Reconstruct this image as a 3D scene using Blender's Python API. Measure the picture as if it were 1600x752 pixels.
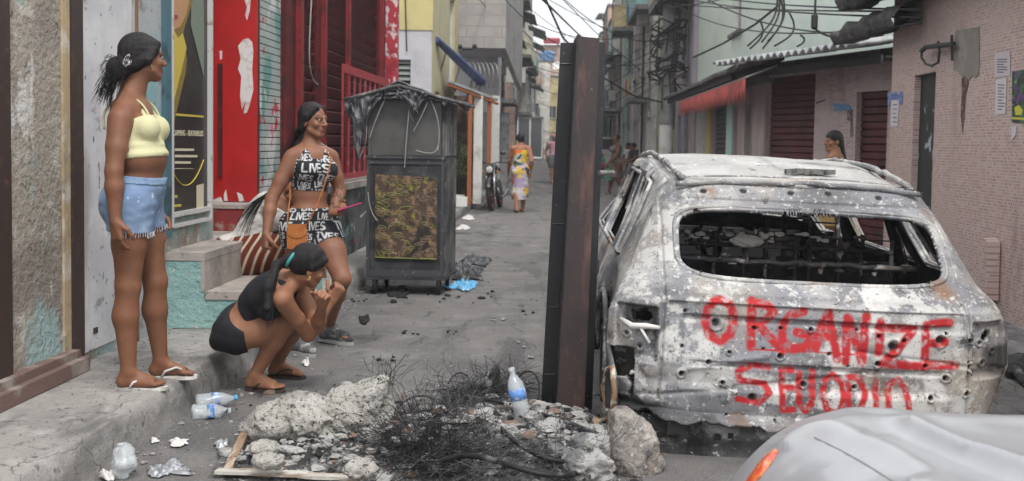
import bpy, math, random
import numpy as np
from mathutils import Vector, Matrix, noise as mnoise
R = math.radians
PI = math.pi
sc = bpy.context.scene
for o in list(bpy.data.objects): bpy.data.objects.remove(o, do_unlink=True)
COL = sc.collection

# ------------------------------------------------------------ camera, sky, sun, exposure
CAM_H = 1.42
PITCH, ROLL = R(3.0), R(0.9)
SHIFT_Y = -0.0437
cd = bpy.data.cameras.new('camera'); cam = bpy.data.objects.new('camera', cd); COL.objects.link(cam)
cd.sensor_width = 36; cd.lens = 36; cd.shift_y = SHIFT_Y; cd.clip_start = .05; cd.clip_end = 2000
cam.location = (0, 0, CAM_H)
CAM_ROT = (Matrix.Rotation(PI/2 - PITCH, 3, 'X') @ Matrix.Rotation(ROLL, 3, 'Z'))
cam.rotation_euler = CAM_ROT.to_euler()
cd.dof.use_dof = True; cd.dof.focus_distance = 5.3; cd.dof.aperture_fstop = 3.6
sc.camera = cam

w = bpy.data.worlds.new('World'); sc.world = w; w.use_nodes = True
nt = w.node_tree; nt.nodes.clear()
SUN_EL, SUN_ROT = R(58), R(200)
sky = nt.nodes.new('ShaderNodeTexSky'); sky.sky_type = 'NISHITA'; sky.sun_disc = False
sky.sun_elevation = SUN_EL; sky.sun_rotation = SUN_ROT; sky.dust_density = 6; sky.ozone_density = 1; sky.air_density = 1.0
hs = nt.nodes.new('ShaderNodeHueSaturation'); hs.inputs['Saturation'].default_value = .08
mx = nt.nodes.new('ShaderNodeMix'); mx.data_type = 'RGBA'; mx.inputs[0].default_value = .72
mx.inputs[7].default_value = (9.6, 9.75, 10.1, 1)
bg = nt.nodes.new('ShaderNodeBackground'); bg.inputs[1].default_value = .12
wo = nt.nodes.new('ShaderNodeOutputWorld')
nt.links.new(sky.outputs[0], hs.inputs['Color']); nt.links.new(hs.outputs[0], mx.inputs[6])
nt.links.new(mx.outputs[2], bg.inputs[0]); nt.links.new(bg.outputs[0], wo.inputs[0])
sl = bpy.data.lights.new('sun', 'SUN'); sl.energy = 1.5; sl.angle = R(10); sl.color = (1, .975, .94)
so = bpy.data.objects.new('sun', sl); COL.objects.link(so)
# light comes down from behind-right of the camera, high
so.rotation_euler = (R(32), R(14), 0)
sc.view_settings.view_transform = 'Standard'; sc.view_settings.look = 'None'
sc.view_settings.gamma = 1; sc.view_settings.exposure = 0.78
sc.view_settings.use_curve_mapping = False
sc.render.engine = 'CYCLES'
sc.cycles.max_bounces = 5; sc.cycles.transparent_max_bounces = 10

# ------------------------------------------------------------ photo pixel -> world helpers
def ray(px, py):
    d = Vector(((px-800)/1600, -(py-376)/1600 + SHIFT_Y, -1))
    return CAM_ROT @ d
def at(px, py, Y):
    d = ray(px, py); t = Y/d.y
    return Vector((d.x*t, Y, CAM_H + d.z*t))
def gnd(px, py, z=0.0):
    d = ray(px, py); t = (z-CAM_H)/d.z
    return Vector((d.x*t, d.y*t, z))
def S(u, v, z=0.0): return Vector((u + .05*v, v, z))

# ------------------------------------------------------------ materials
MATS = {}
def mat(name, base, rough=.85, layers=(), bump=0, bscale=60, bdist=.01, metallic=0, spec=.35, attr=None,
        trans=0, alpha=1, coord='Object', bstretch=(1,1,1), emit=None, sheen=0, brick=None, bdetail=6, crack=None, coat=0):
    """layers: (color, scale or (sx,sy,sz), lo, hi[, detail]) noise masks painted over base."""
    if name in MATS: return MATS[name]
    m = bpy.data.materials.new(name); m.use_nodes = True; MATS[name] = m
    t = m.node_tree; N = t.nodes; L = t.links
    p = N['Principled BSDF']
    p.inputs['Roughness'].default_value = rough; p.inputs['Metallic'].default_value = metallic
    p.inputs['Specular IOR Level'].default_value = spec
    if trans: p.inputs['Transmission Weight'].default_value = trans; p.inputs['IOR'].default_value = 1.3
    if alpha < 1: p.inputs['Alpha'].default_value = alpha
    if coat: p.inputs['Coat Weight'].default_value = coat; p.inputs['Coat Roughness'].default_value = .12
    if sheen: p.inputs['Sheen Weight'].default_value = sheen
    tc = N.new('ShaderNodeTexCoord'); co = tc.outputs[coord]
    rgb = N.new('ShaderNodeRGB'); rgb.outputs[0].default_value = (*base, 1); cur = rgb.outputs[0]
    if brick:
        c2, c3, sx, sz, mort, rot = brick   # brick pattern over a vertical wall: u along, z up
        sp = N.new('ShaderNodeSeparateXYZ'); mp = N.new('ShaderNodeCombineXYZ')
        L.new(co, sp.inputs[0]); L.new(sp.outputs['Y' if rot == 'yz' else 'X'], mp.inputs[0]); L.new(sp.outputs['Z'], mp.inputs[1])
        b = N.new('ShaderNodeTexBrick'); b.inputs['Color1'].default_value = (*base, 1)
        b.inputs['Color2'].default_value = (*c2, 1); b.inputs['Mortar'].default_value = (*c3, 1)
        b.inputs['Scale'].default_value = 1; b.inputs['Brick Width'].default_value = sx
        b.inputs['Row Height'].default_value = sz; b.inputs['Mortar Size'].default_value = mort
        b.inputs['Mortar Smooth'].default_value = .1
        b.inputs['Bias'].default_value = -.1
        L.new(mp.outputs[0], b.inputs[0]); cur = b.outputs[0]
    if attr:
        a = N.new('ShaderNodeAttribute'); a.attribute_name = attr; cur = a.outputs['Color']
    hsum = None
    for i, ly in enumerate(layers):
        c, s, lo, hi = ly[:4]; det = ly[4] if len(ly) > 4 else 6
        n = N.new('ShaderNodeTexNoise'); n.inputs['Detail'].default_value = det; n.inputs['Roughness'].default_value = .62
        mp = N.new('ShaderNodeMapping'); mp.inputs['Location'].default_value = (i*3.7+1, i*5.1, i*2.3)
        if not isinstance(s, (int, float)):
            mp.inputs['Scale'].default_value = s; n.inputs['Scale'].default_value = 1
        else: n.inputs['Scale'].default_value = s
        L.new(co, mp.inputs[0]); L.new(mp.outputs[0], n.inputs['Vector'])
        mr = N.new('ShaderNodeMapRange'); mr.inputs['From Min'].default_value = lo; mr.inputs['From Max'].default_value = hi
        L.new(n.outputs['Fac'], mr.inputs['Value'])
        k = N.new('ShaderNodeMix'); k.data_type = 'RGBA'; L.new(mr.outputs[0], k.inputs[0])
        L.new(cur, k.inputs[6]); k.inputs[7].default_value = (*c, 1); cur = k.outputs[2]
    if crack:
        vo = N.new('ShaderNodeTexVoronoi'); vo.feature = 'DISTANCE_TO_EDGE'; vo.inputs['Scale'].default_value = crack[0]
        nn = N.new('ShaderNodeTexNoise'); nn.inputs['Scale'].default_value = crack[0]*2.2; nn.inputs['Detail'].default_value = 8
        vm = N.new('ShaderNodeVectorMath'); vm.operation = 'MULTIPLY_ADD'; vm.inputs[1].default_value = (.5/crack[0],)*3
        L.new(co, nn.inputs['Vector']); L.new(nn.outputs['Color'], vm.inputs[0]); L.new(co, vm.inputs[2]); L.new(vm.outputs[0], vo.inputs['Vector'])
        m1 = N.new('ShaderNodeMapRange'); m1.inputs['From Min'].default_value = 0; m1.inputs['From Max'].default_value = crack[1]; m1.inputs['To Min'].default_value = 1; m1.inputs['To Max'].default_value = 0
        L.new(vo.outputs['Distance'], m1.inputs['Value'])
        n3 = N.new('ShaderNodeTexNoise'); n3.inputs['Scale'].default_value = crack[0]*.9; L.new(co, n3.inputs['Vector'])
        m2 = N.new('ShaderNodeMapRange'); m2.inputs['From Min'].default_value = .48; m2.inputs['From Max'].default_value = .58; L.new(n3.outputs['Fac'], m2.inputs['Value'])
        mm = N.new('ShaderNodeMath'); mm.operation = 'MULTIPLY'; L.new(m1.outputs[0], mm.inputs[0]); L.new(m2.outputs[0], mm.inputs[1])
        k = N.new('ShaderNodeMix'); k.data_type = 'RGBA'; L.new(mm.outputs[0], k.inputs[0]); L.new(cur, k.inputs[6]); k.inputs[7].default_value = (*crack[2], 1); cur = k.outputs[2]
    L.new(cur, p.inputs['Base Color'])
    if bump:
        n = N.new('ShaderNodeTexNoise'); n.inputs['Scale'].default_value = bscale; n.inputs['Detail'].default_value = bdetail
        n.inputs['Roughness'].default_value = .6
        mp = N.new('ShaderNodeMapping'); mp.inputs['Scale'].default_value = bstretch
        L.new(co, mp.inputs[0]); L.new(mp.outputs[0], n.inputs['Vector'])
        b = N.new('ShaderNodeBump'); b.inputs['Strength'].default_value = bump; b.inputs['Distance'].default_value = bdist
        L.new(n.outputs['Fac'], b.inputs['Height']); L.new(b.outputs[0], p.inputs['Normal'])
    return m

# ------------------------------------------------------------ objects
ORG = {}
def tagit(o, label=None, cat=None, group=None, kind=None):
    if label: o['label'] = label
    if cat: o['category'] = cat
    if group: o['group'] = group
    if kind: o['kind'] = kind
    return o
def thing(name, label, cat, loc=(0,0,0), group=None, rot=None):
    o = bpy.data.objects.new(name, None); COL.objects.link(o); o.location = loc
    o.empty_display_size = .1
    ORG[o.name] = Vector(loc)
    if rot is not None: o.rotation_euler = rot; ORG[o.name] = Vector((0,0,0))
    return tagit(o, label, cat, group)
def mk(name, V, F, m=None, parent=None, smooth=False, colors=None, label=None, cat=None, group=None, kind=None, local=False, mats=None, fm=None):
    """link verts/faces as one mesh object; verts in world coordinates."""
    V = np.asarray([tuple(v) for v in V] if not isinstance(V, np.ndarray) else V, dtype=np.float64)
    if parent is not None: org = Vector((0,0,0)) if local else ORG.get(parent.name, Vector((0,0,0)))
    elif local: org = Vector((0,0,0))
    else:
        lo, hi = V.min(0), V.max(0); org = Vector(((lo[0]+hi[0])/2, (lo[1]+hi[1])/2, lo[2]))
    V = V - np.array(org)[None]
    me = bpy.data.meshes.new(name)
    me.from_pydata(V.tolist(), [], F if isinstance(F, list) else F.tolist())
    if smooth: me.polygons.foreach_set('use_smooth', [True]*len(me.polygons))
    if colors is not None:
        ca = me.color_attributes.new('paint', 'FLOAT_COLOR', 'POINT')
        c4 = np.ones((len(V), 4), dtype=np.float32); c4[:, :3] = colors; ca.data.foreach_set('color', c4.ravel())
    if mats:
        for q in mats: me.materials.append(q)
        if fm is not None: me.polygons.foreach_set('material_index', fm)
    elif m: me.materials.append(m)
    me.update()
    o = bpy.data.objects.new(name, me); COL.objects.link(o)
    if parent is not None:
        o.parent = parent
        ORG[o.name] = ORG.get(parent.name, Vector((0,0,0))) if not local else Vector((0,0,0))
    else: o.location = org; ORG[o.name] = org
    return tagit(o, label, cat, group, kind)

class MB:
    def __init__(s): s.V = []; s.F = []; s.C = []
    def add(s, V, F):
        b = len(s.V); s.C.append((b, len(s.F))); s.V += [tuple(v) for v in V]; s.F += [tuple(i+b for i in f) for f in F]; return s
    def box(s, a, b):
        x0,y0,z0 = a; x1,y1,z1 = b
        return s.add([(x0,y0,z0),(x1,y0,z0),(x1,y1,z0),(x0,y1,z0),(x0,y0,z1),(x1,y0,z1),(x1,y1,z1),(x0,y1,z1)],
                     [(0,3,2,1),(4,5,6,7),(0,1,5,4),(1,2,6,5),(2,3,7,6),(3,0,4,7)])
    def obox(s, c, ax, ay, az, hx, hy, hz):
        c, ax, ay, az = map(Vector, (c, ax, ay, az)); V = []
        for dz in (-1,1):
            for dx, dy in ((-1,-1),(1,-1),(1,1),(-1,1)): V.append(c+ax*hx*dx+ay*hy*dy+az*hz*dz)
        return s.add(V, [(0,3,2,1),(4,5,6,7),(0,1,5,4),(1,2,6,5),(2,3,7,6),(3,0,4,7)])
    def prism(s, pts, ex):
        """polygon pts (3D list) extruded by vector ex"""
        n = len(pts); ex = Vector(ex); pts = [Vector(p) for p in pts]
        return s.add(pts+[p+ex for p in pts], [tuple(range(n))[::-1], tuple(range(n,2*n))]+[(i,(i+1)%n,(i+1)%n+n,i+n) for i in range(n)])
    def tube(s, pts, r, n=6, caps=True, close=False):
        pts = [Vector(p) for p in pts]; V = []; F = []; m = len(pts); prev = None
        for i, p in enumerate(pts):
            if close: d = pts[(i+1) % m]-pts[i-1]
            else: d = pts[min(i+1, m-1)]-pts[max(i-1, 0)]
            d = d.normalized() if d.length > 1e-9 else Vector((0,0,1))
            a = prev - d*prev.dot(d) if prev else d.orthogonal()
            if a.length < 1e-6: a = d.orthogonal()
            a.normalize(); b = d.cross(a); prev = a
            rr = r[i] if hasattr(r, '__len__') else r
            for k in range(n): V.append(p+(a*math.cos(2*PI*k/n)+b*math.sin(2*PI*k/n))*rr)
        for i in range(m if close else m-1):
            j = (i+1) % m
            for k in range(n): F.append((i*n+k, i*n+(k+1)%n, j*n+(k+1)%n, j*n+k))
        if caps and not close: F += [tuple(range(n))[::-1], tuple(range((m-1)*n, m*n))]
        return s.add(V, F)
    def cyl(s, a, b, r, n=16, r2=None): return s.tube([a, b], [r, r if r2 is None else r2], n)
    def lathe(s, o, ax, prof, n=20):
        """prof: list of (r, h) along axis ax from o"""
        o, ax = Vector(o), Vector(ax).normalized(); a = ax.orthogonal().normalized(); b = ax.cross(a); V = []; F = []
        for r, h in prof:
            for k in range(n): V.append(o+ax*h+(a*math.cos(2*PI*k/n)+b*math.sin(2*PI*k/n))*r)
        for i in range(len(prof)-1):
            for k in range(n): F.append((i*n+k, i*n+(k+1)%n, (i+1)*n+(k+1)%n, (i+1)*n+k))
        F += [tuple(range(n))[::-1], tuple(range((len(prof)-1)*n, len(prof)*n))]
        return s.add(V, F)
    def ball(s, c, r, n=10, m=7, jitter=0, rng=random):
        c = Vector(c); rr = r if hasattr(r, '__len__') else (r,r,r); V = []; F = []
        V.append(c+Vector((0,0,rr[2]))); 
        for i in range(1, m):
            th = PI*i/m
            for k in range(n):
                j = 1+rng.uniform(-jitter, jitter); ph = 2*PI*k/n
                V.append(c+Vector((rr[0]*math.sin(th)*math.cos(ph), rr[1]*math.sin(th)*math.sin(ph), rr[2]*math.cos(th)))*j)
        V.append(c-Vector((0,0,rr[2]))); e = len(V)-1
        for k in range(n): F.append((0, 1+k, 1+(k+1)%n)); F.append((e, 1+(m-2)*n+(k+1)%n, 1+(m-2)*n+k))
        for i in range(m-2):
            for k in range(n): F.append((1+i*n+k, 1+(i+1)*n+k, 1+(i+1)*n+(k+1)%n, 1+i*n+(k+1)%n))
        return s.add(V, F)
    def grid(s, fn, nu, nv, flip=False):
        V = [fn(i/nu, j/nv) for j in range(nv+1) for i in range(nu+1)]; F = []
        for j in range(nv):
            for i in range(nu):
                q = (j*(nu+1)+i, j*(nu+1)+i+1, (j+1)*(nu+1)+i+1, (j+1)*(nu+1)+i); F.append(q[::-1] if flip else q)
        return s.add(V, F)
    def build_each(s, name, m=None, parent=None, smooth=False, **k):
        C = s.C+[(len(s.V), len(s.F))]; o = None
        for (v0, f0), (v1, f1) in zip(C[:-1], C[1:]): o = mk(name, s.V[v0:v1], [tuple(i-v0 for i in f) for f in s.F[f0:f1]], m, parent, smooth, **k)
        return o
    def build(s, name, m=None, parent=None, smooth=False, **k): return mk(name, s.V, s.F, m, parent, smooth, **k)

def copytree(o, loc=None, parent=None, rot=None):
    c = o.copy(); COL.objects.link(c)
    if parent: c.parent = parent
    if loc is not None: c.location = loc
    if rot is not None: c.rotation_euler = rot
    for ch in [x for x in bpy.data.objects if x.parent == o]: copytree(ch, None, c)
    return c
def bez(a, b, c, d, n=16):
    a,b,c,d = map(Vector,(a,b,c,d)); return [a*(1-t)**3+b*3*t*(1-t)**2+c*3*t*t*(1-t)+d*t**3 for t in [i/n for i in range(n+1)]]
def sag(a, b, s, n=20):
    a, b = Vector(a), Vector(b); return [a.lerp(b, t)-Vector((0,0,4*s*t*(1-t))) for t in [i/n for i in range(n+1)]]
def textmesh(txt, size, origin, ux, uz, m, parent, name='lettering', depth=.001, align='LEFT', bold=0, label=None):
    cu = bpy.data.curves.new('t', 'FONT'); cu.body = txt; cu.size = size; cu.extrude = depth; cu.align_x = align; cu.offset = bold
    cu.resolution_u = 2
    ob = bpy.data.objects.new('t', cu); COL.objects.link(ob); dg = bpy.context.evaluated_depsgraph_get()
    me = bpy.data.meshes.new_from_object(ob.evaluated_get(dg))
    V = [v.co.copy() for v in me.vertices]; F = [tuple(p.vertices) for p in me.polygons]
    bpy.data.objects.remove(ob); bpy.data.meshes.remove(me)
    ux, uz = Vector(ux).normalized(), Vector(uz).normalized(); n = ux.cross(uz); o = Vector(origin)
    return mk(name, [o+ux*v.x+uz*v.y+n*v.z for v in V], F, m, parent, label=label)
# ============================================================ SETTING
asph = mat('asphalt', (.142,.134,.128), .88, [((.105,.101,.10), 1.1, .44, .60), ((.20,.19,.182), 2.6, .5, .7), ((.075,.072,.072),(3.2,.7,1), .56,.66), ((.26,.25,.24), 120, .60, .66, 2), ((.05,.048,.048), 90, .62, .67, 3), ((.04,.04,.04), (.8,.6,1), .62,.72), ((.055,.052,.05), (9,2.5,1), .60,.68)], bump=.9, bscale=150, bdist=.006, crack=(.9,.006,(.04,.04,.04)))
conc = mat('kerb_concrete', (.30,.285,.265), .9, [((.2,.19,.18), 2.2, .42, .62), ((.38,.365,.345), 6, .5, .72), ((.12,.115,.11), 16, .58, .68), ((.09,.085,.08), 60, .64, .70, 3), ((.13,.125,.12), (4,1.2,3), .56,.68)], crack=(1.1,.004,(.07,.065,.06)), bump=.7, bscale=60, bdist=.01)
conc_dirty = mat('dirty_concrete', (.2,.195,.19), .92, [((.1,.1,.1), 2.5, .4, .6), ((.28,.27,.26), 9, .52, .7)], bump=.6, bscale=40)
mk('ground', [(-300,-20,-.012),(300,-20,-.012),(300,600,-.012),(-300,600,-.012)], [(0,1,2,3)], asph, kind='structure')
# the road: a fine sheet with gentle unevenness
def roadz(x, y): return .006*mnoise.noise(Vector((x*.9, y*.5, 3)))+.003*mnoise.noise(Vector((x*5, y*5, 1)))
b = MB(); b.grid(lambda a, c: (lambda u, v: Vector((*S(u, v)[:2], roadz(u, v))))(-2.4+6.0*a, 1+119*c**2), 60, 160); 
b.build('road', asph, smooth=True, kind='structure')
KU = -1.93
def sidewalk(name, u0, u1, v0, v1, z, m, rnd=.03, seed=0, n=120, left=True):
    """slab with rounded, chipped kerb edge at u1"""
    prof = [(u0, z), (u0+(u1-u0)*.5, z+.004), (u0+(u1-u0)*.62, z+.002), (u0+(u1-u0)*.63, z-.006), (u0+(u1-u0)*.65, z-.004), (u1-(u1-u0)*.06-rnd*(1 if u1>u0 else -1), z), (u1-rnd*.35*(1 if u1>u0 else -1), z-rnd*.25), (u1, z-rnd), (u1+.012*(1 if u1>u0 else -1), z*.5), (u1+.02*(1 if u1>u0 else -1), -.02)]
    def fn(a, c):
        k = a*(len(prof)-1); i = min(int(k), len(prof)-2); f = k-i
        u = prof[i][0]*(1-f)+prof[i+1][0]*f; zz = prof[i][1]*(1-f)+prof[i+1][1]*f
        v = v0+(v1-v0)*c
        e = max(0, (i+f-4.5))/4
        nn = mnoise.noise(Vector((v*3+seed, zz*9, u*2)))*.02*e+mnoise.noise(Vector((v*14+seed, zz*20, u*5)))*.008*e
        return S(u+nn, v, zz+nn*.4+.004*mnoise.noise(Vector((u*3, v*2, seed))))
    b = MB(); b.grid(fn, 27, n); return b.build(name, m, smooth=True, kind='structure')
sidewalk('pavement', -3.4, KU, 1.5, 14.5, .2, conc, rnd=.05, n=300)
sidewalk('pavement', -4.2, KU, 14.5, 60, .13, conc_dirty, seed=5)
sidewalk('pavement', 7.0, 2.95, 1.5, 13, .14, conc_dirty, seed=9, n=150)
sidewalk('pavement', 5.0, 2.2, 13, 70, .13, conc_dirty, seed=3)

# ---------------------------------------------------- walls with openings
def facade(mb, p0, p1, z0, z1, holes, t, n):
    p0, p1, n = Vector((*p0, 0)), Vector((*p1, 0)), Vector(n); Lh = (p1-p0).length; d = (p1-p0)/Lh
    xs = sorted({0, Lh, *[h[0] for h in holes], *[h[1] for h in holes]}); zs = sorted({z0, z1, *[h[2] for h in holes], *[h[3] for h in holes]})
    xs = [x for x in xs if 0 <= x <= Lh]; zs = [z for z in zs if z0 <= z <= z1]
    P = lambda x, z, o=0: p0+d*x+Vector((0,0,z))-n*o
    def q(a, b, c, e): mb.add([a, b, c, e], [(0,1,2,3)])
    for i in range(len(xs)-1):
        for j in range(len(zs)-1):
            cx, cz = (xs[i]+xs[i+1])/2, (zs[j]+zs[j+1])/2
            if any(h[0] < cx < h[1] and h[2] < cz < h[3] for h in holes): continue
            q(P(xs[i],zs[j]), P(xs[i+1],zs[j]), P(xs[i+1],zs[j+1]), P(xs[i],zs[j+1]))
            q(P(xs[i],zs[j],t), P(xs[i],zs[j+1],t), P(xs[i+1],zs[j+1],t), P(xs[i+1],zs[j],t))
    for (a, b_, c, e) in [h[:4] for h in holes]:
        q(P(a,c), P(a,c,t), P(a,e,t), P(a,e)); q(P(b_,c), P(b_,e), P(b_,e,t), P(b_,c,t))
        q(P(a,e), P(a,e,t), P(b_,e,t), P(b_,e)); q(P(a,c), P(b_,c), P(b_,c,t), P(a,c,t))
    for x in (0, Lh): q(P(x,z0), P(x,z1), P(x,z1,t), P(x,z0,t))
    q(P(0,z1), P(Lh,z1), P(Lh,z1,t), P(0,z1,t)); q(P(0,z0), P(Lh,z0), P(Lh,z0,t), P(0,z0,t))

glass_dark = mat('window_glass', (.05,.055,.06), .15, spec=.6)
steel_grey = mat('grey_metal', (.25,.25,.25), .5, [((.15,.14,.13), 8, .5,.65)], metallic=.3)
def brushcol(c, k): return tuple(min(1, x*k) for x in c)
def opening(parent, p0, d, n, h, mats, rng):
    """h = (s0,s1,z0,z1,kind): fills the hole with a window, door or roller shutter set back in the wall"""
    s0, s1, z0, z1, kind = h; p0 = Vector((*p0, 0)); P = lambda x, z, o: p0+d*x+Vector((0,0,z))-n*o; Z = Vector((0,0,1))
    W, H = s1-s0, z1-z0
    if kind == 'window':
        f = MB(); t = .04
        for (a, bb, c, e) in ((s0,s1,z0,z0+t),(s0,s1,z1-t,z1),(s0,s0+t,z0+t,z1-t),(s1-t,s1,z0+t,z1-t),((s0+s1)/2-t/2,(s0+s1)/2+t/2,z0+t,z1-t)):
            f.obox(P((a+bb)/2,(c+e)/2,.09), d, n, Z, (bb-a)/2, .025, (e-c)/2)
        fo = f.build('window', mats['frame'], parent)
        g = MB(); g.obox(P((s0+s1)/2,(z0+z1)/2,.11), d, n, Z, W/2-.002, .006, H/2-.002); g.build('pane', glass_dark, fo)
        sl_ = MB(); sl_.obox(P((s0+s1)/2, z0-.03, -.04), d, n, Z, W/2+.06, .055, .028); sl_.build('sill', mats['trim'], fo)
    elif kind == 'shutter':
        g = MB(); ns = max(4, int(H/.09)); 
        for i in range(ns):
            a = z0+H*i/ns; c = z0+H*(i+1)/ns
            pts = [P(s0, a, .10), P(s0, a+(c-a)*.15, .075), P(s0, a+(c-a)*.85, .075), P(s0, c, .10)]
            g.prism(pts+[P(s0, c, .12), P(s0, a, .12)], d*W)
        g.build('shutter', mats['shutter'], parent)
    elif kind == 'door':
        g = MB(); g.obox(P((s0+s1)/2,(z0+z1)/2,.1), d, n, Z, W/2-.003, .02, H/2-.003)
        for q_ in (.27, .72): g.obox(P((s0+s1)/2, z0+H*q_, .077), d, n, Z, W*.34, .006, H*.17)
        do = g.build('door', mats['door'], parent)
        k = MB(); k.ball(P(s1-.08, z0+1.0, .05), .025); k.build('handle', steel_grey, do)
    elif kind == 'grille':
        g = MB(); g.obox(P((s0+s1)/2,(z0+z1)/2,.14), d, n, Z, W/2-.002, .01, H/2-.002); g.build('pane', glass_dark, parent)
        g = MB(); nb = max(3, int(W/.13))
        for i in range(nb+1): g.obox(P(s0+.01+(W-.02)*i/nb,(z0+z1)/2,.05), d, n, Z, .008, .008, H/2-.004)
        for z in (z0+.02, (z0+z1)/2, z1-.02): g.obox(P((s0+s1)/2, z, .05), d, n, Z, W/2-.004, .011, .011)
        g.build('grille', mats['frame'], parent)
    elif kind == 'dark':
        g = MB(); g.obox(P((s0+s1)/2,(z0+z1)/2,.55), d, n, Z, W/2+.3, .02, H/2+.3); g.build('doorway', MATS['dark_interior'], parent)
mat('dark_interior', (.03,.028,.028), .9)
whitep = mat('white_paint', (.62,.61,.58), .7, [((.4,.38,.35), 5, .5, .7)])
def building(name, label, p0, p1, n, h, depth, wm, openings=(), z0=0, mats=None, cat='building', group=None, seed=0, roofm=None, thick=.16, loc=None, parapet=.0):
    """block whose front runs p0->p1 (xy) facing n; all openings real holes"""
    rng = random.Random(seed); p0, p1 = Vector(p0[:2]), Vector(p1[:2]); n = Vector((*n[:2], 0)).normalized()
    d = Vector((*(p1-p0), 0)).normalized(); W = (p1-p0).length
    mats = {**dict(frame=whitep, trim=conc_dirty, shutter=steel_grey, door=steel_grey), **(mats or {})}
    root = thing(name, label, cat, (p0.x, p0.y, z0), group)
    b = MB(); facade(b, p0, p1, z0, z0+h, openings, thick, n)
    q0, q1 = Vector((*p0, 0))-n*thick, Vector((*p1, 0))-n*thick; e = 0.0
    def wallbox(a, c, th):
        dd = (c-a).normalized(); nn = Vector((dd.y, -dd.x, 0)); b.obox((a+c)/2+Vector((0,0,z0+h/2)), dd, nn, Vector((0,0,1)), (c-a).length/2, th/2, h/2)
    wallbox(q0+d*thick/2, q0+d*thick/2-n*(depth-thick), thick); wallbox(q1-d*thick/2, q1-d*thick/2-n*(depth-thick), thick)
    wallbox(q0-n*(depth-thick)+d*thick, q1-n*(depth-thick)-d*thick, thick)
    wo_ = b.build('wall', wm, root)
    r = MB(); c = (Vector((*p0,0))+Vector((*p1,0)))/2-n*depth/2+Vector((0,0,z0+h+.06))
    r.obox(c, d, n, Vector((0,0,1)), W/2+.08, depth/2+.08, .058); r.build('roof', roofm or conc_dirty, root)
    for hh in openings: opening(root, p0, d, n, hh, mats, rng)
    return root

tealpatch = (.22,.36,.36)
stucco = mat('peeling_stucco', (.38,.335,.275), .95, [((.27,.235,.2), 2.0, .45, .6), ((.52,.49,.43), 5, .54, .66), ((.33,.45,.44), (2.2,1.5,.9), .55, .62), ((.18,.14,.11), 14, .62, .68), ((.60,.58,.54), (3,2.4,1.1), .59, .64)], bump=1, bscale=26, bdist=.035)
greystucco = mat('grey_stucco', (.34,.36,.36), .9, [((.2,.33,.35), (2,2,.8), .5, .6), ((.22,.2,.18), 8, .56, .66)], bump=.5, bscale=40)
ochre = mat('ochre_edge', (.42,.32,.19), .9, [((.55,.5,.42), 6, .5, .62), ((.3,.25,.2), 12, .55, .65)], bump=.5, bscale=60)
brownsteel = mat('brown_steel', (.045,.028,.024), .55, [((.1,.05,.035), 12, .55, .7)], bump=.2, bscale=90)
redp = mat('red_paint', (.20,.016,.018), .55, [((.09,.012,.012), 3, .45, .65), ((.3,.2,.2), (18,18,9), .68, .71), ((.12,.03,.03), (9,9,2), .6,.7)], bump=.15, bscale=50)
darkred = mat('dark_red_paint', (.085,.010,.012), .5, [((.035,.008,.010), 3, .45, .65), ((.14,.018,.02), (2,2,8), .55, .7)], bump=.1)
tealp = mat('teal_wall_paint', (.27,.42,.40), .9, [((.36,.35,.32), 5, .56, .64), ((.19,.32,.31), 3, .5, .66), ((.5,.5,.46), 22, .62, .67)], bump=1, bscale=32, bdist=.02)
stepc = mat('worn_step', (.34,.30,.27), .9, [((.22,.2,.185), 3, .45, .6), ((.43,.36,.32), 7, .55, .7), ((.3,.1,.08), 9, .66, .7), ((.12,.11,.1), 20, .62, .68)], bump=.4, bscale=50)
T = .05  # street shear
DV = Vector((T, 1, 0)).normalized(); NL = Vector((1, -T, 0)).normalized()   # along street; normal of the left row
NR = -NL
def sxy(u, v): return (u+T*v, v)
UW = -2.55
# near left wall (foreground building): bare stucco, pillar, door opening
root = building('stucco_house', 'rough beige stucco house wall with peeling blue patches at the left edge', sxy(UW, 2.0), sxy(UW, 7.45), NL, 3.9, 3.0, stucco,
    [(3.37, 3.96, .2+.06, 3.4, 'none')], cat='house', seed=1)
# white sheet door standing in front of wall, with dark steel post and ochre wall edge
def lw(px, Y, z): return S(UW, Y, z)
def vz(px, u=UW): # depth at which the plane u is seen at pixel column px (horizon row)
    t = ray(px, 230); k = t.x/t.y; return u/(k-T)
def leftbox(mb, v0, v1, z0, z1, out0, out1):
    c = (S(UW, (v0+v1)/2, (z0+z1)/2))+NL*((out0+out1)/2); mb.obox(c, DV, NL, Vector((0,0,1)), (v1-v0)/2, (out1-out0)/2, (z1-z0)/2)
v107, v125, v200 = vz(107), vz(125), vz(203)
b = MB(); leftbox(b, vz(96), v107-.004, .2, 4.0, .0, .012); b.build('wall_edging', ochre, root)
b = MB(); leftbox(b, vz(5)-.3, vz(11), .1, 4.0, .0, .02); b.build('corner_trim', brownsteel, root)
b = MB(); leftbox(b, 2.1, v107+.02, .2, .27, .0, .10); leftbox(b, 2.1, v107+.0, .27, .31, .0, .06); b.build('plinth', mat('brown_plinth', (.16,.1,.085), .85, [((.3,.26,.23), 6,.5,.66)], bump=.4), root)
sheet = mat('dented_white_sheet', (.52,.51,.53), .5, [((.62,.61,.61), 3, .45,.6), ((.3,.29,.3), (5,5,9), .62, .68), ((.08,.08,.085), (26,26,14), .655, .675, 3), ((.38,.36,.35), (3,3,.8), .58,.7)], bump=.15, bscale=14, metallic=.1)
dr = thing('metal_door', 'scratched white sheet metal door in a dark brown frame behind the standing woman', 'door', S(UW, v107, .22))
b = MB(); leftbox(b, v107, v125-.003, .25, 3.9, .0, .022); b.build('door_post', brownsteel, dr)
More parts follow.
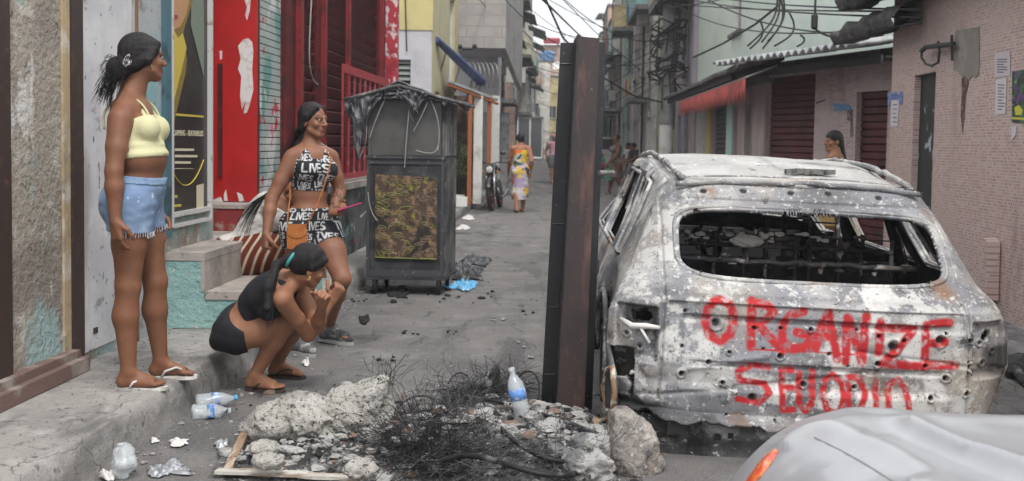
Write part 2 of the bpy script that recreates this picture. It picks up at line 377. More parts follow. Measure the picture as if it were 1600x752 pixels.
b = MB(); leftbox(b, v125, v200, .26, 3.9, .0, .015); b.build('door_leaf', sheet, dr)
b = MB(); b.obox(S(UW, v125+.13, .36)+NL*.017, DV, NL, Vector((0,0,1)), .022, .004, .016); b.build('badge', brownsteel, dr)
b = MB(); leftbox(b, v200-.02, v200, 1.75, 1.83, .016, .04); b.build('latch', brownsteel, dr)
# grey strip wall between door and poster (dark teal pillar)
b = MB(); leftbox(b, v200+.004, vz(250), .2, 3.9, .0, .03); b.build('wall_strip', greystucco, root)
b = MB(); leftbox(b, v200+.0, v200+.02, .2, 3.9, .032, .045); b.build('wall_edging', mat('rust_edging', (.2,.1,.06), .8), root)
b = MB(); leftbox(b, vz(245), vz(254), .78, 3.9, .032, .06); b.build('teal_edging', mat('dark_teal', (.06,.13,.16), .6, [((.03,.06,.07), 5,.5,.6)]), root)
# poster in white metal frame
frameM = mat('white_metal_frame', (.5,.49,.47), .5, [((.3,.22,.18), 14,.6,.66)])
pv0, pv1 = vz(256), vz(322)
po = thing('advert_poster', 'tall black and gold beauty salon poster in a white metal frame', 'poster', S(UW, pv0, .84))
zb, zt = .90, 3.6
b = MB(); leftbox(b, pv0, pv0+.045, zb-.06, zt, .0, .05); leftbox(b, pv1-.03, pv1, zb-.06, zt, .0, .05); leftbox(b, pv0+.045, pv1-.03, zb-.0, zb+.03, .0, .045); leftbox(b, pv0+.045, pv1-.03, zb-.07, zb-.045, .0, .045)
b.build('frame', frameM, po)
b = MB(); leftbox(b, pv0+.045, pv1-.03, zb+.03, zt, .006, .02)
b.build('print', mat('poster_black', (.018,.013,.012), .35, [((.035,.025,.02), 4,.4,.7)], spec=.5), po)
gold = mat('poster_gold', (.50,.38,.06), .5); goldd = mat('poster_dark_gold', (.2,.14,.03), .5); cream = mat('poster_cream', (.55,.5,.36), .5); skinp = mat('poster_skin', (.42,.22,.11), .5); grn = mat('poster_green', (.16,.19,.15), .5)
def pp(px, py):  # a photo point on the poster plane
    r_ = ray(px, py); o_ = S(UW, 0, 0)+NL*.0225; nn = NL; k = (o_-Vector((0,0,CAM_H))).dot(nn)/r_.dot(nn); return Vector((0,0,CAM_H))+r_*k
def pshape(pts, m, nm, lift=0):
    b = MB(); b.prism([pp(*q)+NL*lift for q in pts], NL*.0015); b.build(nm, m, po)
pshape([(262,-60),(301,-60),(301,0),(296,18),(283,60),(292,90),(289,118),(279,160),(270,200),(262,230)], goldd, 'printed_dress')
pshape([(263,10),(270,45),(278,60),(285,52),(291,75),(283,110),(273,150),(264,190),(262,120)], gold, 'printed_sleeve', .0016)
pshape([(262,-60),(300,-60),(296,-5),(290,22),(281,42),(268,48),(262,30)], skinp, 'printed_face', .0030)
pshape([(263,22),(277,24),(276,30),(264,31)], mat('poster_lips',(.25,.05,.05),.5), 'printed_lips', .0046)
pshape([(300,-60),(317,-60),(319,70),(318,120),(308,80),(298,40)], grn, 'printed_backdrop')
pshape([(261,176),(318,181),(318,184),(261,180)], gold, 'printed_rule')
ux = DV; uz = Vector((0,0,1))
def ptext(t, px, py, size, m): textmesh(t, size, pp(px, py)+NL*.001, ux, uz, m, po, 'lettering', .0008, bold=.0006)
ptext('CAPPING - FEATHERLISS', 270, 212, .052, cream)
for (x0_, x1_, y_, hh_) in ((273,303,232,4),(273,308,242,4),(273,298,252,4),(272,303,263,1)):
    pshape([(x0_,y_),(x1_,y_+.5),(x1_,y_+hh_),(x0_,y_+hh_)], cream, 'small_print')
for (x0_, x1_, y_) in ((267,277,306),(267,283,320),(267,291,333)):
    pshape([(x0_,y_),(x1_,y_-1),(x1_,y_+3),(x0_,y_+4)], gold, 'small_print')
b = MB(); b.tube([pp(262+(i/12)*56, 250+40*(1-((i-6)/6)**2))+NL*.001 for i in range(13)], .004, 5); b.build('printed_curve', gold, po)
pshape([(307,290),(318,287),(318,330),(307,336)], cream, 'printed_panel')

# stepped block beside the poster
stp = thing('entrance_steps', 'teal painted concrete entrance steps with worn tops beside the poster', 'steps', S(UW, 6.6, .2))
def stepbox(u0, u1, v0, v1, z0, z1):
    b = MB()
    a = [S(u0, v0, z0), S(u1, v0, z0), S(u1, v1, z0), S(u0, v1, z0)]
    b.prism(a[::-1], (0,0,z1-z0)); return b
vF = gnd(300, 513, .2).y
XW = UW
zt1 = at(290, 395, vF).z; x1 = at(319, 378, vF).x - T*vF; x2 = at(396, 460, vF+.0).x - T*vF; zt2 = at(350, 456, vF).z
def stepstuff():
    for (u0,u1,z) in ((XW+.001, x1, zt1), (x1, x2, zt2)):
        b = stepbox(u0, u1, vF, vF+1.87, .2, z-.05); b.build('riser', tealp, stp)
    for (u0,u1,z,v0) in ((XW+.001, x1+.006, zt1, vF-.006), (x1+.008, x2+.01, zt2, vF-.01)):
        b = stepbox(u0, u1, v0, vF+1.87, z-.05, z); b.build('tread', stepc, stp)
    b = stepbox(x1-.02, x1+.004, vF-.004, vF+1.2, zt2, zt1-.05); b.build('riser_face', stepc, stp)
stepstuff()
b = stepbox(XW-.75, XW, 7.47, vF+1.87, .2, zt1-.001); b.build('tread', stepc, stp)
# red landing block and red frontal panel
vR = vF+1.9; UR = at(400, 200, vR).x - T*vR
redh = building('red_house', 'red painted shop house with slatted shutters and a railed porch', sxy(UR, vR), sxy(UR, 14.4), NL, 4.4, 3, darkred,
   [(.10, .78, .95, 3.8, 'none'), (1.2, 2.05, 1.1, 3.9, 'none'), (2.4, 5.5, 1.2, 4.0, 'none')], cat='house', seed=2)
def rb(v0, v1, z0, z1, o0, o1, mb=None):
    mb = mb or MB(); c = S(UR, (v0+v1)/2, (z0+z1)/2)+NL*((o0+o1)/2); mb.obox(c, DV, NL, Vector((0,0,1)), (v1-v0)/2, (o1-o0)/2, (z1-z0)/2); return mb
graff = mat('graffiti_shutter', (.30,.34,.32), .6, [((.12,.25,.23), (2,2,1.6), .5,.58), ((.5,.5,.48), (3,3,2), .54,.6), ((.4,.03,.04), (5,5,4), .61,.64), ((.5,.2,.25), (4,4,3), .64,.67)], bump=.1)
b = MB(); v0s, v1s = vR+.10, vR+.78; z = .95
while z < 3.8:
    c = S(UR, (v0s+v1s)/2, z+.028)-NL*.03
    b.obox(c, DV, NL, Vector((0,0,1)), (v1s-v0s)/2-.003, .012, .026); z += .06
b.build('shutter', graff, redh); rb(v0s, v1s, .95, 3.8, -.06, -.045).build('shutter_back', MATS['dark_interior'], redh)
rb(v0s-.0, v1s, .87, .94, -.05, .1).build('sill', stepc, redh)
rb(vR+.80, vR+1.16, .2, 4.4, .0, .03).build('pillar', darkred, redh)
rb(vR+1.1, vR+1.18, .9, 4.4, .032, .09).build('pillar', redp, redh)
for (a0, a1, za, zb2) in ((1.23, 2.02, 1.12, 3.9), (2.43, 5.47, 1.22, 4.0)):
    b = MB(); z = za
    while z < zb2-.1:
        c = S(UR, vR+(a0+a1)/2, z+.06)-NL*.05; b.obox(c, DV, (NL-Vector((0,0,.55))).normalized(), (Vector((0,0,1))+NL*.55).normalized(), (a1-a0)/2, .012, .055); z += .13
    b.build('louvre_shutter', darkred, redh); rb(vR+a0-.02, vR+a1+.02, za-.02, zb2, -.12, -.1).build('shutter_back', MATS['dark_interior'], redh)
for a in (2.22, 3.4, 5.55): rb(vR+a, vR+a+.07, .9, 4.2, .0, .05).build('pillar', redp, redh)
# frontal red panel with scraped paint
Yp = vR-.012
xl = at(322, 200, Yp).x-.25; xr = at(402, 200, Yp).x
b = MB(); b.box((xl, Yp-.02, .9), (xr, Yp+.008, 4.0))
scr = mat('scraped_red_panel', (.42,.014,.015), .45, [((.31,.012,.012), 2.5,.45,.65), ((.14,.02,.02), (14,14,4), .66,.72), ((.5,.4,.38), 30, .69,.71)], bump=.12)
pan = b.build('side_panel', scr, redh)
def frontal(pts, m, nm, Y, th=.0015, parent=redh):
    b = MB(); b.prism([at(px, py, Y) for px, py in pts], (0,-th,0)); return b.build(nm, m, parent)
scw = mat('scraped_white', (.6,.57,.55), .8, [((.45,.3,.28), 12,.5,.66)])
frontal([(372,72),(380,62),(388,60),(394,66),(396,80),(394,110),(396,140),(390,165),(386,176),(381,178),(383,160),(378,172),(375,150),(377,120),(372,108),(376,92)], scw, 'scraped_patch', Yp-.0215)
frontal([(382,0),(392,0),(390,18),(386,32),(383,24),(386,12)], scw, 'scraped_patch', Yp-.0215)
frontal([(343,80),(347,79),(347,92),(344,94)], scw, 'scraped_patch', Yp-.0215)
frontal([(370,300),(378,304),(382,314),(374,315)], scw, 'scraped_patch', Yp-.0215); frontal([(350,303),(353,296),(356,314),(350,314)], scw, 'scraped_patch', Yp-.0215)
frontal([(333,312),(345,308),(350,318),(334,320)], scw, 'scraped_patch', Yp-.0215)
b = MB(); b.box((at(343,100,Yp).x, Yp-.045, at(343,275,Yp).z), (at(349,100,Yp).x, Yp-.02, at(343,100,Yp).z)); b.build('door_bar', darkred, redh)
b = MB(); b.tube(bez(at(323,105,Yp)+Vector((.0,-.03,0)), at(335,108,Yp)+Vector((0,-.06,0)), at(335,140,Yp)+Vector((0,-.06,0)), at(323,146,Yp)+Vector((0,-.03,0))), .008); b.build('door_handle', mat('rusty_iron', (.12,.05,.035), .8), redh)
b = stepbox(xl-T*Yp, xr-T*Yp, vR-.34, vR-.035, zt1, .86); b.build('landing_face', mat('worn_red_block', (.22,.03,.03), .8, [((.3,.2,.17), 6,.55,.64), ((.12,.03,.03),5,.5,.6)], bump=.4), redh)
b = stepbox(xl-T*Yp, xr-T*Yp, vR-.35, vR-.032, .862, .895); b.build('landing_top', stepc, redh)
# porch base wall under the railing, black grime with graffiti
grim = mat('sooty_graffiti_wall', (.09,.088,.09), .9, [((.2,.33,.32), (1.6,1.6,2.2), .56,.61), ((.4,.37,.36), (4,4,5), .62,.66), ((.35,.05,.06), (3,3,3), .66,.69), ((.03,.03,.03), 4,.5,.6)], bump=.3)
rb(vR+1.0, 14.3, .1, .9, .02, .26).build('porch_base', grim, redh)
rb(vR+.97, 14.32, .9, .97, .0, .29).build('porch_slab', stepc, redh)
b = MB(); va, vb = vR+2.3, 13.4; zt_, zb_ = 2.16, 1.03
pinkrail = mat('faded_red_rail', (.30,.035,.045), .5, [((.4,.15,.15), 9,.55,.7)])
for z, hh in ((zt_, .045), (1.75, .025), (zb_, .03)): rb(va, vb, z-hh, z+hh, .2, .225, b)
k = va
while k < vb+.01: rb(k-.02, k+.02, zb_, zt_, .204, .221, b); k += .3
b.build('railing', pinkrail, redh)
b = MB(); b.tube(bez(S(UR,vR+1.5,4)+NL*.1, S(UR,vR+1.4,2.6)+NL*.15, S(UR,vR+.9,2.0)+NL*.12, S(UR,vR+1.6,1.95)+NL*.12), .007); b.build('loose_wire', mat('pale_wire', (.3,.28,.26), .6), redh)
# red and white tiled pillar at the end of the house
pm = mat('red_white_tiles', (.38,.03,.045), .6, [((.6,.5,.5), (9,9,7), .53,.57,2), ((.25,.02,.03), 5,.5,.6)])
xa, xb = at(594,60,14.5).x, at(621,60,14.5).x
b = MB(); b.box((xa, 14.5, .13), (xb, 14.7, 5.2)); b.build('tiled_pillar', pm, redh)
b = MB(); b.cyl((xa-.09, 14.55, .2), (xa-.09, 14.55, 5.2), .06); b.build('drain_pipe', mat('black_pipe', (.03,.032,.035), .5), redh)
# ============================================================ RIGHT SIDE NEAR
mosaic = mat('pink_mosaic', (.50,.375,.34), .45, [((.46,.35,.32), 1.2,.5,.75), ((.22,.14,.125), (1.5,1.5,.35), .62,.75), ((.14,.07,.065), (7,7,.5), .665,.72)], brick=((.27,.15,.14), (.52,.42,.385), .036, .024, .0042, 'yz'), spec=.4, bump=.1, bscale=30)
mosaic_x = mat('pink_mosaic_front', (.46,.35,.32), .45, [((.42,.33,.32), 1.2,.45,.7), ((.2,.13,.125), (1.5,1.5,.35), .60,.72)], brick=((.235,.14,.14), (.46,.38,.37), .036, .024, .0042, 'xz'), spec=.4)
def uz_(px, Y): return ray(px, 250).x/ray(px, 250).y*Y - T*Y
UP = 3.32
vN = lambda px: UP/((ray(px,250).x/ray(px,250).y)-T)
vc = vN(1389)
n_r = NR
ph = building('pink_tiled_house', 'pink mosaic tiled house on the near right with a narrow black door', sxy(UP, 3.0), sxy(UP, vc), n_r, 2.95, 4, mosaic,
   [(vN(1457)-3.0, vN(1424)-3.0, .18, at(1440,115,vN(1440)).z, 'none')], seed=4, cat='house')
def rp(v0, v1, z0, z1, o0, o1, mb=None, u=UP):
    mb = mb or MB(); c = S(u, (v0+v1)/2, (z0+z1)/2)+NR*((o0+o1)/2); mb.obox(c, DV, NR, Vector((0,0,1)), (v1-v0)/2, (o1-o0)/2, (z1-z0)/2); return mb
blackdoor = mat('torn_paper_black_door', (.022,.024,.025), .6, [((.35,.38,.38), (5,5,3.2), .60,.615), ((.2,.28,.27), (6,6,3), .63,.65)])
rp(vN(1458)-.1, vN(1423)+.1, .16, 2.25, -.10, -.06).build('door', blackdoor, ph)
# torn roof slab edge (dark, sooty)
soot = mat('sooty_concrete', (.085,.08,.078), .95, [((.03,.03,.03), 3,.45,.62), ((.2,.19,.18), 7,.58,.7)], bump=.9, bscale=14, bdist=.04)
b = MB()
def eave(a, c):
    v = 3.0+(vc+.5-3.0)*a; k = c*4; i = min(int(k),3); f = k-i
    pr = [(0,2.93),(.42,2.86),(.48,2.98),(.40,3.08),(0,3.12)]
    o = pr[i][0]*(1-f)+pr[i+1][0]*f; z = pr[i][1]*(1-f)+pr[i+1][1]*f
    nn = mnoise.noise(Vector((v*2.5, o*5, z*5)))*.07+mnoise.noise(Vector((v*9, o*9, z*12)))*.03
    return S(UP, v, z+nn-.0)+NR*(o+nn*.8)
b.grid(eave, 150, 16); b.build('eave', soot, ph, smooth=True)
# second lower eave piece near corner
b = MB(); 
def eave2(a, c):
    v = vN(1440)+(vc+1.1-vN(1440))*a; k = c*4; i = min(int(k),3); f = k-i
    pr = [(0,2.62),(.30,2.55),(.36,2.66),(.28,2.73),(-.1,2.84)]
    o = pr[i][0]*(1-f)+pr[i+1][0]*f; z = pr[i][1]*(1-f)+pr[i+1][1]*f
    nn = mnoise.noise(Vector((v*4, o*5, z*5)))*.05
    return S(UP, v, z+nn)+NR*(o+nn)
b.grid(eave2, 60, 12); b.build('eave', soot, ph, smooth=True)
# grey cement patch with drip, bent conduit
def rpt(px, py, lift=.004):
    r_ = ray(px, py); o_ = S(UP, 0)+NR*lift; k = (o_-Vector((0,0,CAM_H))).dot(NR)/r_.dot(NR); return Vector((0,0,CAM_H))+r_*k
def rshape(pts, m, nm, par, lift=.003, th=.004, **k):
    b = MB(); b.prism([rpt(*p, lift) for p in pts], NR*th); return b.build(nm, m, par, **k)
rshape([(1494,48),(1530,42),(1531,100),(1529,118),(1524,122),(1520,118),(1514,126),(1508,118),(1504,124),(1498,112),(1490,110),(1491,70)], mat('cement_render', (.23,.21,.185), .95, [((.3,.28,.25),4,.5,.65)], bump=.4), 'cement_patch', ph)
rshape([(1502,112),(1512,114),(1514,130),(1509,150),(1507,185),(1504,210),(1501,180),(1503,140)], mat('rust_drip', (.09,.05,.045), .9, [((.25,.16,.15), 18,.5,.6)]), 'rust_stain', ph, .002, .001)
b = MB(); b.tube([rpt(1440,80,.08), rpt(1440,90,.1), rpt(1446,100,.1), rpt(1456,103,.1), rpt(1466,98,.08), rpt(1468,80,.08), rpt(1466,66,.05)], .012, 7)
b.tube([rpt(1440,80,.08), rpt(1446,74,.09), rpt(1490,69,.06)], .022, 8); b.tube([rpt(1487,55,.05), rpt(1488,95,.04)], .012, 6); b.build('conduit', mat('black_pipe', (.03,.032,.035), .5), ph)
b = MB(); b.prism([rpt(1548,385,.01), rpt(1558,372,.01), rpt(1563,378,.01), rpt(1560,470,.01), rpt(1538,470,.01)], NR*.1); b.build('buttress', mosaic, ph)
# papers and posters on the wall
paper = mat('paper', (.56,.53,.54), .8); paper2 = mat('lilac_paper', (.50,.45,.48), .8); ink = mat('print_ink', (.1,.09,.1), .8)
def note(name, label, pts, m, lines, cat='notice'):
    t = thing(name, label, cat, tuple(rpt(*pts[0])))
    rshape(pts, m, 'sheet', t, .004, .0015)
    b = MB()
    (x0,y0),(x1,y1) = lines[:2]; n_ = lines[2]
    for i in range(n_):
        y = y0+(y1-y0)*i/max(1,n_-1); xe = x1-(x1-x0)*(.35 if i%3==2 else .05*(i%2))
        b.prism([rpt(x0,y,.0057), rpt(xe,y+.3,.0057), rpt(xe,y+1.8,.0057), rpt(x0,y+1.5,.0057)], NR*.0004)
    b.build('printed_lines', ink, t); return t
note('paper_notice', 'upper lilac paper notice taped to the pink mosaic wall', [(1554,83),(1578,79),(1579,118),(1554,122)], paper2, ((1558,92),(1574,112),6))
note('paper_notice', 'lower white typed notice on the pink mosaic wall', [(1556,125),(1573,121),(1571,178),(1555,180)], paper, ((1559,132),(1570,170),9))
note('paper_notice', 'long narrow white paper beside the corner of the pink wall', [(1393,157),(1405,156),(1403,197),(1391,198)], paper, ((1395,163),(1402,190),5))
note('blue_flyer', 'small blue flyer above the narrow paper at the pink wall corner', [(1387,145),(1410,143),(1411,152),(1410,164),(1404,163),(1404,156),(1392,157),(1391,166),(1387,164)], mat('blue_flyer', (.13,.17,.36), .7, [((.5,.5,.55), 30,.58,.62)]), ((1393,148),(1403,153),1), cat='flyer')
cp = thing('event_poster', 'dark colourful event poster on the pink wall at the right edge', 'poster', tuple(rpt(1582,190)))
rshape([(1582,112),(1625,105),(1625,196),(1581,191)], mat('dark_poster', (.03,.035,.03), .5, [((.05,.16,.07), 9,.5,.58), ((.12,.05,.2), 8,.56,.62), ((.4,.36,.3), 22,.6,.64)]), 'sheet', cp, .004, .002)
rshape([(1585,168),(1592,164),(1598,172),(1596,180),(1587,180)], mat('poster_yellow', (.55,.5,.05), .5), 'printed_shape', cp, .0065, .0005)
rshape([(1582,183),(1625,186),(1625,189),(1582,186.5)], mat('poster_yellow', (.4,.4,.1), .5), 'printed_band', cp, .0065, .0005)
rshape([(1581,198),(1589,197),(1587,212),(1581,220)], paper, 'sheet', thing('torn_paper', 'torn white paper scrap low on the pink wall below the dark poster', 'paper', tuple(rpt(1581,210))))
# right pavement kerb rubbish later

# ---- corner shop with awning, shutters and green upper floor
uA = 2.95
vK = uA/((ray(1195,200).x/ray(1195,200).y)-T)     # depth of shop corner
vL = 24.4
K = Vector(sxy(uA, vK)); Lf = Vector(sxy(uA, vL)); E = Vector((at(1432,200,11.9).x, 11.9))
maroon = mat('maroon_shutter', (.10,.022,.020), .6, [((.055,.016,.015), 4,.45,.6)]); pinkwash = mat('grey_pink_wall', (.38,.31,.29), .9, [((.27,.23,.22), 2,.45,.65)], bump=.3)
dE = (E-K).normalized(); nE = Vector((dE.y, -dE.x)); 
if nE.y > 0: nE = -nE
zr = 2.52
def sE(px):  # distance along K->E seen at pixel px
    r_ = ray(px, 200); k = r_.x/r_.y; return (k*K.y-K.x)/(dE.x-k*dE.y)
shopmats = dict(shutter=maroon)
shop = building('corner_shop', 'single storey corner shop with pink tiles and two maroon roller shutters', K, E, (nE.x, nE.y), zr-.02, 1.2, mosaic_x,
   [(sE(1196), sE(1272), .15, at(1230,104,12.9).z, 'shutter'), (sE(1337), sE(1386), .15, at(1360,139,12.2).z, 'shutter')], mats=shopmats, seed=5, cat='shop')
b = MB(); c = (K+E)/2; pts = [K+nE*.012-dE*.0, K+nE*.012+dE*(sE(1194))]
b.prism([(pts[0].x, pts[0].y, .1), (pts[1].x, pts[1].y, .1), (pts[1].x, pts[1].y, zr), (pts[0].x, pts[0].y, zr)], (-nE.x*.01, -nE.y*.01, 0)); b.build('rendered_pier', pinkwash, shop)
def shopflat(pts, m, nm, lift=.006, parent=shop):
    V = []
    for px, py in pts:
        r_ = ray(px, py); o_ = Vector((*(K+nE*lift), 0)); n3 = Vector((*nE, 0)); k = (o_-Vector((0,0,CAM_H))).dot(n3)/r_.dot(n3); V.append(Vector((0,0,CAM_H))+r_*k)
    b = MB(); b.prism(V, Vector((*nE,0))*.003); return b.build(nm, m, parent)
fl = thing('blue_wall_sign', 'small blue plate on the pink tiles between the two maroon shutters', 'sign', (K.x+1, K.y-1, 1.9))
shopflat([(1301,161),(1328,164),(1331,172),(1304,174)], mat('blue_plate', (.09,.2,.36), .6, [((.45,.5,.55), 40,.56,.62)]), 'plate', .006, fl)
t_ = thing('graffiti_scrawl', 'dark scrawled graffiti on the pink tiles behind the bare shouldered woman', 'graffiti', (K.x+1, K.y-1, 1.5))
shopflat([(1323,176),(1327,172),(1332,172),(1332,212),(1329,214),(1329,190),(1324,188)], mat('scrawl_paint', (.07,.06,.07), .8, [((.3,.22,.22), 30,.5,.55)]), 'stroke', .006, t_)
shopflat([(1275,160),(1290,155),(1290,157.5),(1276,163)], ink, 'printed_line', .006, shop)
# street-parallel part under the awning
shop2 = building('bar_front', 'dim shop front under the red striped awning', (K.x, K.y), (Lf.x, Lf.y), NR, 2.35, 3, pinkwash,
   [(1.0,1.7,.15,2.1,'door'), (2.4,2.7,1.2,2.1,'window'), (3.6,5.4,.15,2.2,'shutter'), (6.2,8.2,.15,2.2,'grille')], mats=dict(shutter=mat('dark_slats', (.06,.06,.065), .6)), seed=6, cat='shop')
for (s0,s1,m_) in ((2.75,3.4,mat('mint_pilaster', (.36,.5,.47), .85)),(5.45,6.1,mat('ochre_pilaster', (.42,.33,.15), .85))):
    b = MB(); c = S(uA, vK+(s0+s1)/2, 1.15)+NR*.02; b.obox(c, DV, NR, (0,0,1), (s1-s0)/2, .015, 1.1); b.build_each('pilaster', m_, shop2)
# corrugated canopy roof: street side and front
corr = mat('rusty_corrugated', (.10,.095,.095), .8, [((.05,.045,.045), 3,.45,.6), ((.25,.23,.22), 6,.56,.68)]); corrw = mat('pale_corrugated', (.36,.37,.37), .7, [((.2,.2,.2), 4,.5,.65)])
cn = thing('corrugated_canopy', 'weathered corrugated sheet canopy wrapped round the shop corner', 'canopy', (K.x, K.y, 2.5))
def corrug(A, Bq, n3, z, out, drop, rise, m, nm, amp=.03, per=.16, th=.02):
    A, Bq, n3 = Vector(A), Vector(Bq), Vector(n3); Lh = (Bq-A).length; nseg = int(Lh/per*8)
    def fn(a, c):
        q = A.lerp(Bq, a)+n3*out*c; q.z = z+rise*(1-c)-drop*c+amp*math.sin(2*PI*a*Lh/per)+.015*mnoise.noise(Vector((a*9,c,z))); return q
    b = MB(); b.grid(fn, nseg, 3); 
    o = b.build(nm, m, cn, smooth=True); md = o.modifiers.new('s', 'SOLIDIFY'); md.thickness = th; return o
zc = at(1187, 102, 13.6).z
K3 = Vector((K.x, K.y, 0)); L3 = Vector((Lf.x, Lf.y, 0)); E3 = Vector((E.x, E.y, 0)); n3E = Vector((*nE, 0))
corrug(K3-DV*1.3, L3, NR, zc+.02, .62, .0, .12, corr, 'roof_sheet')
corrug(K3+dE.to_3d()*.15, E3, n3E, zc+.08, .95, .0, .14, corrw, 'roof_sheet')
b = MB(); 
for (A, Bq, nn) in ((K3, L3, NR), (K3, E3, n3E)):
    d_ = (Bq-A).normalized(); b.obox((A+Bq)/2+nn*.5+Vector((0,0,zc-.05)), d_, nn, (0,0,1), (Bq-A).length/2, .015, .05)
    b.obox((A+Bq)/2+nn*.25+Vector((0,0,zc-.02)), d_, nn, (0,0,1), (Bq-A).length/2, .2, .008)
b.build_each('edge_beam', mat('dark_timber', (.05,.045,.045), .9), cn)
# red awning with scalloped valance
aw = thing('red_awning', 'faded red fabric awning with a scalloped edge over the bar front', 'awning', (K.x, K.y, 2.2))
awm = mat('red_canvas', (.46,.09,.075), .85, [((.27,.055,.05), 3,.45,.65), ((.5,.18,.16), 8,.6,.7)])
vA0, vA1 = vK-1.35, 21.6
b = MB()
def awf(a, c):
    v = vA0+(vA1-vA0)*a; k = c*3
    out = .12+.42*min(k,2)/2; z = 2.50-.16*min(k,2)/2
    if k > 2: z -= .27*(k-2)*(1+.25*math.cos(a*2*PI*26))
    return S(uA, v, z)+NR*out
b.grid(awf, 260, 6); o = b.build('canvas', awm, aw, smooth=True); md = o.modifiers.new('s','SOLIDIFY'); md.thickness = .006
b = MB(); b.tube([S(uA,vA0,2.50)+NR*.12, S(uA,vA0,2.33)+NR*.54], .015); b.tube([S(uA,vA1,2.50)+NR*.12, S(uA,vA1,2.33)+NR*.54], .015); b.tube([S(uA,vA0,2.335)+NR*.53, S(uA,vA1,2.335)+NR*.53], .015); b.build_each('awning_arm', steel_grey, aw)
# green upper building over the shop
mint = mat('pale_mint_wall', (.55,.62,.55), .9, [((.47,.54,.49), 1.2,.45,.65), ((.55,.6,.54), 3,.52,.66), ((.25,.29,.27), (5,5,.6), .64,.74)], bump=.12, bscale=30)
gL = uA+.05; GK = Vector(sxy(gL+.15, vK+.1)); GL = Vector(sxy(gL+.15, 24.5))
green = thing('mint_house', 'pale mint green upper storeys above the corrugated canopy', 'house', (GK.x, GK.y, zc+.05))
b = MB(); facade(b, tuple(GK), tuple(GL), zc+.16, 9.0, [(3.3,4.3,3.5,4.8)], .2, NR); 
E2 = E+dE*1.2-nE*.15; K2 = GK
facade(b, tuple(K2), tuple(E2), zc+.16, 9.0, [], .2, n3E)
b.build('wall', mint, green)
opening(green, GK, DV, NR, (3.3,4.3,3.5,4.8,'window'), dict(frame=whitep, trim=conc_dirty), random.Random(1))
for (s, zt1_) in ((1.6, 2.95),):
    pass
# lavender + cream neighbours further up the right side
lav = mat('lavender_wall', (.36,.31,.36), .9, [((.27,.25,.28), 2,.45,.6)]); creamw = mat('cream_green_wall', (.42,.42,.3), .9, [((.25,.26,.2), (2,2,.7), .48,.62), ((.5,.5,.42), 4,.56,.7)], bump=.3)
yel = mat('yellow_wall', (.50,.40,.12), .9, [((.4,.33,.15),3,.5,.6)])
b1 = building('lavender_house', 'narrow lavender fronted house with an overhanging cream balcony', sxy(3.05, 24.6), sxy(3.05, 28.1), NR, 9.5, 5, lav, [(1.2,2.0,3.2,5.0,'window'),(.5,1.6,.13,2.3,'shutter'),(2.2,3.1,.13,2.2,'door')], seed=7, cat='house')
b = MB(); b.obox(S(3.05,26.3,5.0)+NR*.4, DV, NR, (0,0,1), 1.7, .42, .09); b.build('balcony_slab', conc_dirty, b1)
b = MB(); b.obox(S(3.05,26.3,5.6)+NR*.79, DV, NR, (0,0,1), 1.7, .04, .5); b.obox(S(3.05,24.65,5.6)+NR*.4, DV, NR, (0,0,1), .04, .38, .5); b.build('parapet', mat('beige_parapet', (.40,.36,.33), .9), b1)
b2 = building('cream_green_house', 'weathered cream and green house behind the utility pole', sxy(2.9, 28.3), sxy(2.9, 32.4), NR, 9.2, 5, creamw, [(.5,1.5,3.3,4.8,'window'),(2.3,3.4,3.3,4.8,'window'),(.4,1.7,.13,2.3,'shutter'),(2.2,3.6,.13,2.4,'grille')], mats=dict(shutter=yel), seed=8, cat='house')

# ============================================================ LEFT SIDE BEYOND THE RED HOUSE
yb = mat('mustard_wall', (.47,.40,.18), .85, [((.4,.34,.17), 2,.45,.65)]); greyw = mat('pale_grey_wall', (.42,.41,.43), .85, [((.34,.33,.35), 2,.45,.65), ((.2,.19,.18), (6,6,1.5), .66,.75)])
Y2 = 19.5; xl2 = at(560,100,Y2).x; xr2 = at(674,100,Y2).x
mh = building('mustard_house', 'two tone house with mustard upper floor and pale grey ground floor', (xl2, Y2), (xr2, Y2), (0,-1), 9, 5.2, greyw, [(at(612,160,Y2).x-xl2, at(641,160,Y2).x-xl2, at(620,132,Y2).z, at(620,93,Y2).z, 'none')], seed=9, cat='house')
b = MB(); b.box((xl2-.02, Y2-.02, at(640,47,Y2).z), (xr2+.02, Y2+.02-.025, 9)); b.build('upper_wall', yb, mh)
b = MB()
for i in range(6):
    z = at(620,132,Y2).z+.12+i*.105; b.obox((at(627,100,Y2).x, Y2+.08, z), (1,0,0), Vector((0,.6,.8)), Vector((0,-.8,.6)), .17, .05, .006)
b.build('window_louvre', mat('grey_green_louvre', (.17,.19,.17), .6), mh)
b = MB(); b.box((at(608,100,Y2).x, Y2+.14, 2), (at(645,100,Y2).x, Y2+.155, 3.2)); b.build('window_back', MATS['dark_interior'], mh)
b = MB(); b.tube(sag((at(633,0,Y2).x, Y2-.04, 4.2), (at(636,90,Y2).x, Y2-.04, 3.1), .0), .012); b.build('loose_wire', mat('black_cable', (.02,.02,.02), .6), mh)
